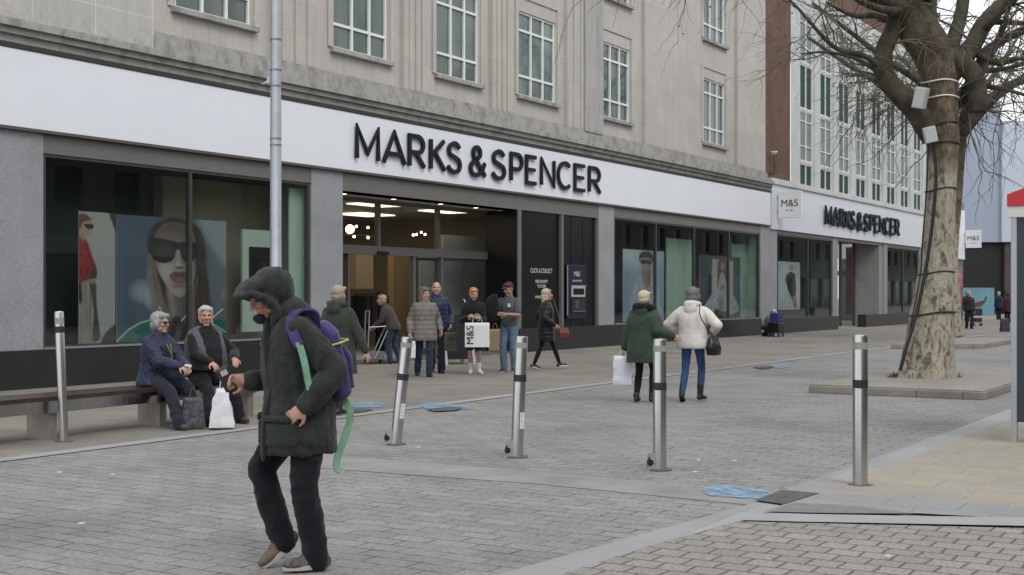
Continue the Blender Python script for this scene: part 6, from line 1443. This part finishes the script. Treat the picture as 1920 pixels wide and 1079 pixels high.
for v, n_ in zip(me.vertices, no): v.co += n_ * dq(v.co, n_)
hp = A2_['hp']; mb = MB()
for s_ in (-1, 1):
    mb.tube([hp(s_ * .033 + .022 * cos(2 * pi * i / 12), .103, .005 + .015 * sin(2 * pi * i / 12)) for i in range(13)], .004, 6); mb.tube([hp(s_ * .058, .1, .01), hp(s_ * .08, 0, .012)], .003, 6)
mb.tube([hp(-.012, .107, .01), hp(.012, .107, .01)], .004, 6); gl_ = mb.build('glasses', pbr('brown_glasses_frame', (.06, .025, .018), .3), P2, smooth=60)
mb = MB()
for s_ in (-1, 1): mb.tube([hp(s_ * .033, .101, .005), hp(s_ * .033, .104, .005)], [.021, .021], 14)
mb.build('lens', pbr('dark_lens', (.02, .012, .01), .1), gl_)
mb = MB(); nk = A2_['neck']; mb.tube([nk + V((-.03, .16, -.1)), nk + V((.0, .21, -.22)), nk + V((.03, .16, -.1))], .006, 6); mb.tube([nk + V((0, .21, -.22)), nk + V((0, .215, -.34))], .005, 6); mb.build('lanyard', pbr('mustard_cord', (.32, .2, .07), .7), P2)
g2 = V((-3.29, 14.72, 0)); blk_knit = cloth('black_knit', (.010, .0105, .012), fold=12, fs_=.5); blk_tr = cloth('black_trousers', (.011, .011, .013), fold=14, fs_=.5); wh_hair = hairmat('white_grey', (.45, .44, .43))
P3, A3 = person('seated person with white hair in black jumper and grey gilet, right on bench', g2, -50, H=1.76, girth=1.28, lean=R(1), pelvis=(-.03, -.57, .565), la=(-.24, -.09, .08), ra=(.22, .06, .08),
    lh=(-.20, -.16, .76), rh=(.10, -.14, .72), lapole=(-.9, -.5, -.3), rapole=(.9, -.6, -.4), look=(.36, 1, .0), sk=sk_ruddy, voxel=.009, legs='trousers', legmat=blk_tr, top='shirt', topmat=blk_knit, toplen=.01, belly=.05,
    shoe=(pbr('dark_trainer', (.04, .038, .036), .8, var=.3), pbr('brown_rubber', (.05, .035, .03), .7), 0), hair='short', hairmat_=wh_hair, handcurl=(.7, 1.1), hd=[(.3, 1, -.4), (-.2, 1, -.5)], hn=[(.1, -.2, -1), (-.1, -.2, -1)], collar='high', sleeve_r=1.05)
# open gilet: back and two front panels
b = Blob(); up3, fw3, rt3, pel3, nk3, M3 = (A3[x] for x in ('up', 'fw', 'rt', 'pel', 'neck', 'M')); k3 = A3['k'] * 1.28
b.loft([(pel3 + up3 * .06 + fw3 * .03, .185 * k3, .165 * k3, M3), (pel3 + up3 * .17 + fw3 * .035, .180 * k3, .180 * k3, M3), (pel3 + up3 * .32 + fw3 * .02, .180 * k3, .158 * k3, M3), (pel3 + up3 * .41, .178 * k3, .128 * k3, M3), (nk3 - up3 * .045, .150 * k3, .095 * k3, M3), (nk3 - up3 * .0, .085 * k3, .075 * k3, M3), (nk3 + up3 * .04, .066 * k3, .066 * k3, M3)])
for s_ in (-1, 1): b.cap(nk3 + rt3 * s_ * .10 - up3 * .03, nk3 + rt3 * s_ * .165 - up3 * .07, .06, .062)
inv3 = M3.transposed()
def gil(p):
    q = inv3 @ (p - pel3); return 1 if q.y > .05 and abs(q.x + .01) < .085 + .05 * min(1, max(0, q.z - .1) * 2) else 0
b.fuse('gilet', [cloth('grey_quilted_gilet', (.075, .08, .088), rough=.6, fold=20), blk_knit], P3, .010, 4, quilt(.006, .06, 1., True), paint=gil)
bpy.context.view_layer.update()
q = G(416, 806); carrier('carrier_bag', 'crumpled white plastic carrier bag on ground between the legs of the seated pair', 'bag', (q.x, q.y, .03), .27, .43, .17, pbr('white_plastic_bag', (.62, .63, .64), .4, var=.08, vs_=8, bump=.8, bs=14), R(10), slump=.62, hl_=.14)
q = G(362, 806); carrier('shopping_bag', 'black and white patterned shopping bag on ground beside feet of the navy coat sitter', 'bag', (q.x, q.y + .0, .03), .26, .33, .12, pbr('black_white_pattern', (.10, .105, .12), .6, col2=(.008, .008, .012), vs_=22.), R(20), slump=.25, hl_=.1)
mb = MB(); q = to_world(P2, V((-.08, .0, .705))); t = thing('paper_cup', 'small white crumpled paper held in the lap of the navy coat sitter', 'paper', q); b = Blob(); b.ball((0, 0, 0), (.024, .02, .016)); b.ball((.03, .01, -.01), (.022, .012, .024)); o = b.fuse('paper', pbr('white_paper', (.6, .6, .58), .8), t, .006, 1, wrinkle(.006, 40)); t.name = 'crumpled_paper'
# ---------------------------------------------------------------- others
def gp(px, py): return G(px, py)
def walker(label, px, py, H, deg, **kw):
    return person(label, gp(px, py), deg, H=H, voxel=.012, **kw)
LF = lambda f=.2, s=.08, z=.075: (-s, f, z)
RF = lambda f=-.2, s=.08, z=.075: (s, f, z)
def shoep(n, c, so=(.5, .5, .5), hi=0): return (pbr(n, c, .5), pbr(n + '_sole', so, .7), hi)
white_bag = pbr('white_paper_bag', (.66, .67, .68), .55, var=.05)
# woman in olive hooded coat, seen from behind
walker('person with fair hair seen from behind in long dark green hooded coat near pillar', 634, 779, 1.66, 68, girth=1.12, top='coat', topmat=cloth('deep_green_coat', (.035, .042, .034), fold=10), toplen=.20, flare=1.15, collar='hood', legs='slim', legmat=blk_tr,
       la=(-.09, .1, .075), ra=(.07, -.1, .085), rh=(.36, .10, .74), rapole=(.6, -.8, 0), shoe=shoep('dark_brown_boot', (.02, .016, .014), (.02, .02, .02), .2), hair='short', hairmat_=hairmat('fair', (.36, .29, .21)), sk=sk_pale)
# person bending at the door
pp_, aa_ = walker('person with fair hair in brown jacket and jeans leaning forward at the open door', 738, 683, 1.60, 170, lean=R(24), girth=1.1, top='jacket', topmat=cloth('brown_jacket', (.055, .048, .040), fold=10), toplen=.05, legs='jeans', legmat=cloth('blue_jeans_dark', (.022, .038, .075), fold=14),
       lh=(-.14, .42, .80), rh=(.14, .44, .82), la=(-.08, .05, .075), ra=(.08, -.12, .075), shoe=shoep('black_shoe', (.012, .012, .014), (.02, .02, .02)), hair='short', hairmat_=hairmat('fair', (.36, .29, .21)), collar='low')
q = G(703, 684); t = thing('shopping_trolley', 'tall steel framed trolley pushed by the person leaning at the door', 'trolley', q, R(20))
mb = MB(); mb.tube([(-.16, 0, .1), (-.12, 0, 1.15)], .014, 8); mb.tube([(.34, 0, .86), (.0, 0, .12)], .016, 8); mb.tube([(-.13, 0, .8), (.25, 0, .82)], .014, 8); mb.tube([(-.16, .35, .1), (-.12, .35, 1.15)], .014, 8); mb.tube([(-.12, 0, 1.15), (-.12, .35, 1.15)], .014, 8); mb.tube([(.3, 0, .82), (.3, .35, .82)], .014, 8); mb.tube([(.34, .35, .86), (.0, .35, .12)], .016, 8)
mb.build('frame', galv, t, smooth=60); mb = MB(); mb.box(-.14, .22, .02, .33, .10, .28); mb.build('basket', pbr('grey_basket', (.12, .13, .13), .6), t, bevel=.02)
for x in (-.12, .2):
    for y in (.03, .32): mb = MB(); mb.tube([(x, y - .012, .045), (x, y + .012, .045)], .045, 12); mb.build('wheel', dark_metal, t, smooth=40)
# grey-brown puffer
pp_, aa_ = walker('person in long taupe padded coat and jeans walking with small white bag', 796, 707, 1.68, -75, girth=1.08, top='puffer', topmat=cloth('taupe_padded_nylon', (.165, .145, .13), rough=.6, fold=9, fs_=.2), toplen=.12, flare=1.05, plain=False, collar='high', legs='jeans', legmat=cloth('dark_denim', (.018, .03, .06), fold=14),
       la=(-.06, .12, .075), ra=(.09, -.22, .10), toedir=[(-.1, 1, 0), (.1, 1, -.45)], look=(-.35, 1, -.05), rh=(.28, .06, .82), lh=(-.30, .0, .85), shoe=shoep('black_shoe', (.012, .012, .014), (.02, .02, .02)), hair='bob', hairmat_=hairmat('ash_brown', (.16, .13, .10)), sk=sk_pale)
hp = aa_['hp']; b = Blob(); b.ball(hp(0, -.02, .065), (.094, .104, .075), aa_['hM']); b.fuse('beanie', cloth('grey_beanie', (.10, .10, .095)), pp_, .009, 2)
bpy.context.view_layer.update(); q = to_world(pp_, aa_['rh']); carrier('paper_bag', 'small plain white paper bag hanging from hand of the taupe coat walker', 'bag', (q.x, q.y - .02, q.z - .46), .20, .30, .09, white_bag, camrot(q), hl_=.14)
# bald man in navy
pp_, aa_ = walker('bald person in navy padded jacket walking beside the taupe coat', 818, 700, 1.80, -80, girth=1.05, top='puffer', topmat=cloth('navy_padded_nylon', (.015, .024, .060), rough=.5, fold=16, fs_=.3), toplen=.05, collar='low', legs='trousers', legmat=cloth('black_trousers2', (.010, .010, .013)),
       la=(-.08, .16, .075), ra=(.08, -.15, .09), look=(.05, 1, 0), lh=(-.26, .12, .93), shoe=shoep('black_shoe', (.012, .012, .014), (.02, .02, .02)), hair=None, sk=sk_pale)
bpy.context.view_layer.update(); q = to_world(pp_, aa_['lh']); carrier('brown_bag', 'brown and dark shopping bag in hand of the bald navy jacket person', 'bag', (q.x, q.y - .02, q.z - .50), .24, .36, .1, pbr('brown_bag_paper', (.10, .08, .065), .7, col2=(.03, .025, .022), vs_=6.), camrot(q), hl_=.12)
# shopper in black with shorts and white boots
pp_, aa_ = walker('person in black jacket, dark shorts and white boots holding a big white printed bag', 888, 702, 1.68, -85, girth=1.05, top='jacket', topmat=blk_knit, toplen=.0, legs='shorts', legmat=cloth('charcoal_shorts', (.03, .03, .03)), rh=(.12, .26, 1.08), lh=(-.10, .27, 1.06), collar='low',
       la=(-.10, .02, .075), ra=(.06, .0, .075), toedir=[(-.35, 1, 0), (.1, 1, 0)], shoe=shoep('white_boot', (.62, .62, .6), (.6, .6, .58), .07), hair='crop', hairmat_=hairmat('ginger', (.45, .22, .09)), look=(-.3, 1, -.3), sk=skin('freckled', (.47, .27, .19)))
b = Blob()
for an, kn in ((aa_['la'], aa_['kl']), (aa_['ra'], aa_['kr'])): b = Blob(); b.cap(an, an.lerp(kn, .33), .042, .046); b.fuse('sock', pbr('white_sock', (.62, .62, .62), .9), pp_, .01, 1)
bpy.context.view_layer.update(); q = to_world(pp_, (aa_['rh'] + aa_['lh']) / 2 + V((0, .06, 0))); carrier('printed_bag', 'big white paper bag printed M&S sideways, held by person in black jacket', 'bag', (q.x + .06, q.y - .10, q.z - .54), .45, .45, .14, white_bag, camrot(q), hl_=.16, txt='M&S', txtrot=1, txtsize=.19)
t = carrier('tan_bag', 'plain tan paper bag between black jacket shopper and grey t-shirt person', 'bag', G(928, 684) + V((0, .1, .30)), .26, .46, .12, pbr('kraft_paper', (.26, .19, .12), .8, var=.1), camrot(G(928, 684)), hl_=.12)
# grey t-shirt man with cap
pp_, aa_ = walker('person in grey t-shirt, dark cap and light blue jeans looking at hands', 956, 699, 1.79, -115, girth=1.02, top='shirt', topmat=cloth('grey_tshirt', (.085, .088, .095), fold=12), toplen=.01, sleeve=.75, legs='jeans', legmat=cloth('light_denim', (.10, .155, .23), fold=14), sleeve_r=1.1,
       la=(-.10, .0, .075), ra=(.10, .05, .075), lh=(-.04, .30, 1.13), rh=(.06, .31, 1.12), lapole=(-1, -.4, -.5), rapole=(1, -.4, -.5), look=(.25, 1, -.35), lean=R(4), shoe=shoep('maroon_shoe', (.03, .018, .018), (.5, .48, .45)), hair='crop', hairmat_=hairmat('dark', (.03, .022, .018)), sk=sk_tan)
hp = aa_['hp']; b = Blob(); b.ball(hp(0, -.012, .06), (.088, .10, .07), aa_['hM']); b.ball(hp(0, .10, .055), (.06, .06, .012), aa_['hM']); b.fuse('cap', pbr('dark_cap', (.02, .018, .02), .8, col2=(.12, .02, .02), vs_=5), pp_, .008, 2)
mb = MB(); c_ = aa_['neck'] + V((-.06, .125, -.16)); mb.box(c_.x - .03, c_.x + .03, c_.y - .002, c_.y + .01, c_.z - .035, c_.z + .035); mb.build('chest_badge', pbr('white_badge', (.6, .6, .6), .7), pp_)
bpy.context.view_layer.update(); q = to_world(pp_, aa_['rh']); t = thing('dark_jacket', 'black jacket draped over the arm of the grey t-shirt person', 'jacket', (q.x - .16, q.y + .05, q.z)); b = Blob(); b.loft([(V((0, 0, -.12)), .15, .06), (V((0, 0, .1)), .17, .09), (V((.02, 0, .30)), .10, .07), (V((.05, 0, .38)), .05, .05)]); b.fuse('cloth', blk_knit, t, .011, 3, wrinkle(.015, 8))
# woman in long black puffer walking right with red bag
pp_, aa_ = walker('person with long blond hair striding right in black padded coat', 1024, 693, 1.66, 8, girth=1.02, top='puffer', topmat=cloth('black_padded_nylon', (.010, .011, .014), rough=.45, fold=16, fs_=.3), toplen=.17, flare=1.1, legs='tights', legmat=cloth('black_tights', (.010, .009, .010)),
       la=(-.06, .30, .075), ra=(.06, -.26, .10), toedir=[(0, 1, .1), (0, 1, -.3)], lh=(-.26, .02, .84), rh=(.25, .12, .9), collar='high', shoe=shoep('black_trainer', (.014, .014, .015), (.62, .62, .6)), hair='long', hairmat_=hairmat('blond', (.50, .42, .30)), look=(.25, 1, 0))
bpy.context.view_layer.update(); q = G(1057, 690); t = thing('handbag', 'small dark red handbag hanging at hip of the blond person in black', 'handbag', (q.x, q.y, .72), R(40)); b = Blob(); b.loft([(V((0, 0, -.11)), .13, .05), (V((0, 0, 0)), .14, .06), (V((0, 0, .10)), .10, .035)]); b.fuse('bag_body', pbr('dark_red_leather', (.16, .035, .03), .5), t, .009, 2, wrinkle(.006, 14))
mb = MB(); mb.tube(smooth_path([V((-.1, 0, .08)), V((-.13, 0, .3)), V((-.25, 0, .62)), V((-.33, 0, .74))], 5), .008, 6); mb.build('strap', pbr('tan_strap', (.22, .16, .1), .6), t)
# the pair in the middle
pk, ak = walker('person with blond bob seen from behind in dark green parka, white bag in hand', 1208, 755, 1.60, 62, girth=1.25, top='coat', topmat=cloth('forest_green_parka', (.036, .058, .040), fold=9, fs_=.6), toplen=.165, flare=1.1, collar='hood', legs='slim', legmat=cloth('black_ribbed', (.008, .008, .010)),
       la=(-.11, -.02, .075), ra=(.09, .06, .075), rh=(.42, .02, .93), rapole=(.3, -.6, -1), lh=(-.31, -.0, .70), sleeve_r=1.15, shoe=shoep('black_ankle_boot', (.012, .012, .012), (.01, .01, .01), .08), hair='short', hairmat_=hairmat('pale_blond', (.56, .48, .33)), look=(.15, 1, 0))
nk = ak['neck']; b = Blob(); b.chain([nk + V((-.13, .02, .0)), nk + V((-.09, -.08, .03)), nk + V((0, -.12, .03)), nk + V((.09, -.08, .03)), nk + V((.13, .02, .0))], [.04, .045, .045, .045, .04]); b.fuse('fur_collar', pbr('black_fur', (.008, .007, .007), .95, bump=1., bs=60), pk, .01, 1, wrinkle(.012, 40))
bpy.context.view_layer.update(); q = to_world(pk, ak['lh']); carrier('carrier_bag', 'white plastic carrier bag hanging from the hand of the green parka walker', 'bag', (q.x - .03, q.y - .02, q.z - .50), .26, .40, .1, pbr('white_plastic_bag2', (.60, .62, .66), .35, var=.1, vs_=6, bump=.9, bs=12), camrot(q), hl_=.08, slump=.05)
pc, ac = walker('person seen from behind in cream hooded puffer coat and blue jeans', 1299, 753, 1.64, 66, girth=1.12, top='puffer', topmat=cloth('cream_padded_nylon', (.62, .585, .54), rough=.6, fold=14, fs_=.35, var=.06), toplen=.06, flare=1.0, plain=True, collar='hood', legs='slim', legmat=cloth('mid_blue_jeans', (.030, .065, .16), fold=14),
       la=(-.10, -.20, .10), ra=(.09, .06, .085), toedir=[(-.1, 1, -.5), (.3, 1, 0)], lh=(-.24, .14, .93), rh=(.24, .14, .95), lapole=(-1, -.5, -.2), rapole=(1, -.6, -.2), sleeve_r=1.15, shoe=shoep('black_heeled_boot', (.010, .010, .010), (.01, .01, .01), .2), hair='full', hairmat_=hairmat('salt_grey', (.15, .14, .14)), look=(.15, 1, 0))
bpy.context.view_layer.update(); q = to_world(pc, V((.30, .0, .80))); t = thing('handbag', 'black slouchy handbag on long strap over the cream coat', 'handbag', q, R(50)); b = Blob(); b.loft([(V((0, 0, -.14)), .12, .07), (V((0, 0, -.04)), .145, .08), (V((0, 0, .10)), .10, .045)]); b.fuse('bag_body', pbr('black_leather', (.008, .008, .009), .35), t, .009, 2, wrinkle(.008, 12))
def strap_world(name, mat, pts, parent, r=.008):
    mb = MB(); iw = parent.matrix_world.inverted(); mb.tube([iw @ p for p in smooth_path(pts, 5)], r, 6); return mb.build(name, mat, parent, smooth=60)
bpy.context.view_layer.update()
strap_world('strap', pbr('black_leather', (.008, .008, .009), .35), [to_world(t, V((-.02, -.03, .09))), to_world(pc, V((.24, -.16, 1.05))), to_world(pc, V((.155, -.185, 1.22))), to_world(pc, V((.14, -.13, 1.37)))], t)
# kneeling person with a cart by the pillar
g = G(1437, 631); pp_, aa_ = person('person in pale cap and grey checked jacket crouching on the ground by pillar', g, -35, H=1.66, voxel=.014, pelvis=(0, -.08, .32), lean=R(32), la=(-.14, .0, .075), ra=(.14, -.05, .075), lpole=(-.6, 1, .5), rpole=(.6, 1, .5), lh=(-.1, .42, .40), rh=(.14, .42, .36), top='jacket', topmat=pbr('grey_check', (.22, .22, .23), .9, col2=(.09, .09, .10), vs_=30), toplen=.0,
    legs='trousers', legmat=blk_tr, hair='crop', hairmat_=greyhair, look=(0, 1, -.6), shoe=shoep('black_shoe', (.012, .012, .014), (.02, .02, .02)))
hp = aa_['hp']; b = Blob(); b.ball(hp(0, -.01, .06), (.088, .1, .07), aa_['hM']); b.ball(hp(0, .1, .05), (.06, .05, .012), aa_['hM']); b.fuse('cap', pbr('pale_cap', (.5, .5, .48), .8), pp_, .01, 1)
q = G(1455, 632); t = thing('cart', 'small cart with dark blue top beside the crouching person', 'cart', q, R(58)); mb = MB(); mb.box(-.3, .3, -.2, .2, .15, .5); mb.build('box', black_panel, t, bevel=.02); mb = MB(); mb.box(-.2, .25, -.16, .16, .52, .85); mb.build('blue_seat', pbr('blue_fabric', (.02, .03, .16), .7), t, bevel=.03)
for x in (-.22, .22):
    for y in (-.18, .18): mb = MB(); mb.tube([(x, y - .02, .08), (x, y + .02, .08)], .08, 14); mb.build('wheel', dark_metal, t, smooth=40)
# far walkers
walker('distant person in dark jacket walking toward the viewer right of the near tree', 1817, 617, 1.70, -90, girth=1.15, top='jacket', topmat=cloth('black_nylon2', (.02, .02, .024)), toplen=.04, legs='trousers', legmat=blk_tr, la=(-.07, .1, .075), ra=(.07, -.12, .085), hair='short', hairmat_=wh_hair, shoe=dark_shoe)
q = G(1832, 612); t = thing('pushchair', 'dark wheeled bag pulled beside the distant walker', 'bag', q, R(-90)); mb = MB(); mb.box(-.15, .15, -.2, .2, .2, .85); t.name = 'wheeled_bag'; mb.build('bag_body', pbr('black_bag', (.015, .015, .018), .6), t, bevel=.04); mb = MB(); mb.box(-.152, .152, -.205, .205, .40, .5); mb.build('pale_stripe', pbr('pale_stripe', (.4, .4, .4), .6), t)
for y in (-.18, .18): mb = MB(); mb.tube([(-.02, y, .08), (.02, y, .08)], .08, 12); mb.build('wheel', dark_metal, t, smooth=40)
walker('far person with grey hair partly hidden behind the distant dark jacket walker', 1813, 603, 1.74, -90, girth=1.1, top='jacket', topmat=cloth('dark_grey_nylon', (.04, .04, .045)), toplen=.03, legs='trousers', legmat=blk_tr, hair='short', hairmat_=greyhair, shoe=dark_shoe)
walker('far person in navy coat with white hair standing before the blue hoarding', 1873, 600, 1.72, 95, girth=1.15, top='coat', topmat=cloth('navy_wool', (.015, .022, .045)), toplen=.12, legs='trousers', legmat=blk_tr, hair='short', hairmat_=wh_hair, shoe=dark_shoe)
walker('far person in maroon coat beside the kiosk edge', 1890, 606, 1.66, 95, girth=1.15, top='coat', topmat=cloth('maroon_wool', (.055, .018, .022)), toplen=.16, legs='trousers', legmat=blk_tr, hair='full', hairmat_=hairmat('dark', (.03, .022, .018)), shoe=dark_shoe)
q = G(1884, 625); carrier('purple_bag', 'dark purple shopping bag by the kiosk post in the distance', 'bag', (q.x, q.y, .05), .36, .52, .2, pbr('dark_purple_bag', (.04, .025, .05), .6), 0, slump=.3)
walker('person inside the shop doorway in dark top facing out', 712, 660, 1.66, -60, top='jacket', topmat=blk_knit, toplen=.02, legs='trousers', legmat=blk_tr, hair='full', hairmat_=hairmat('dark_brown', (.06, .045, .03)), shoe=dark_shoe)
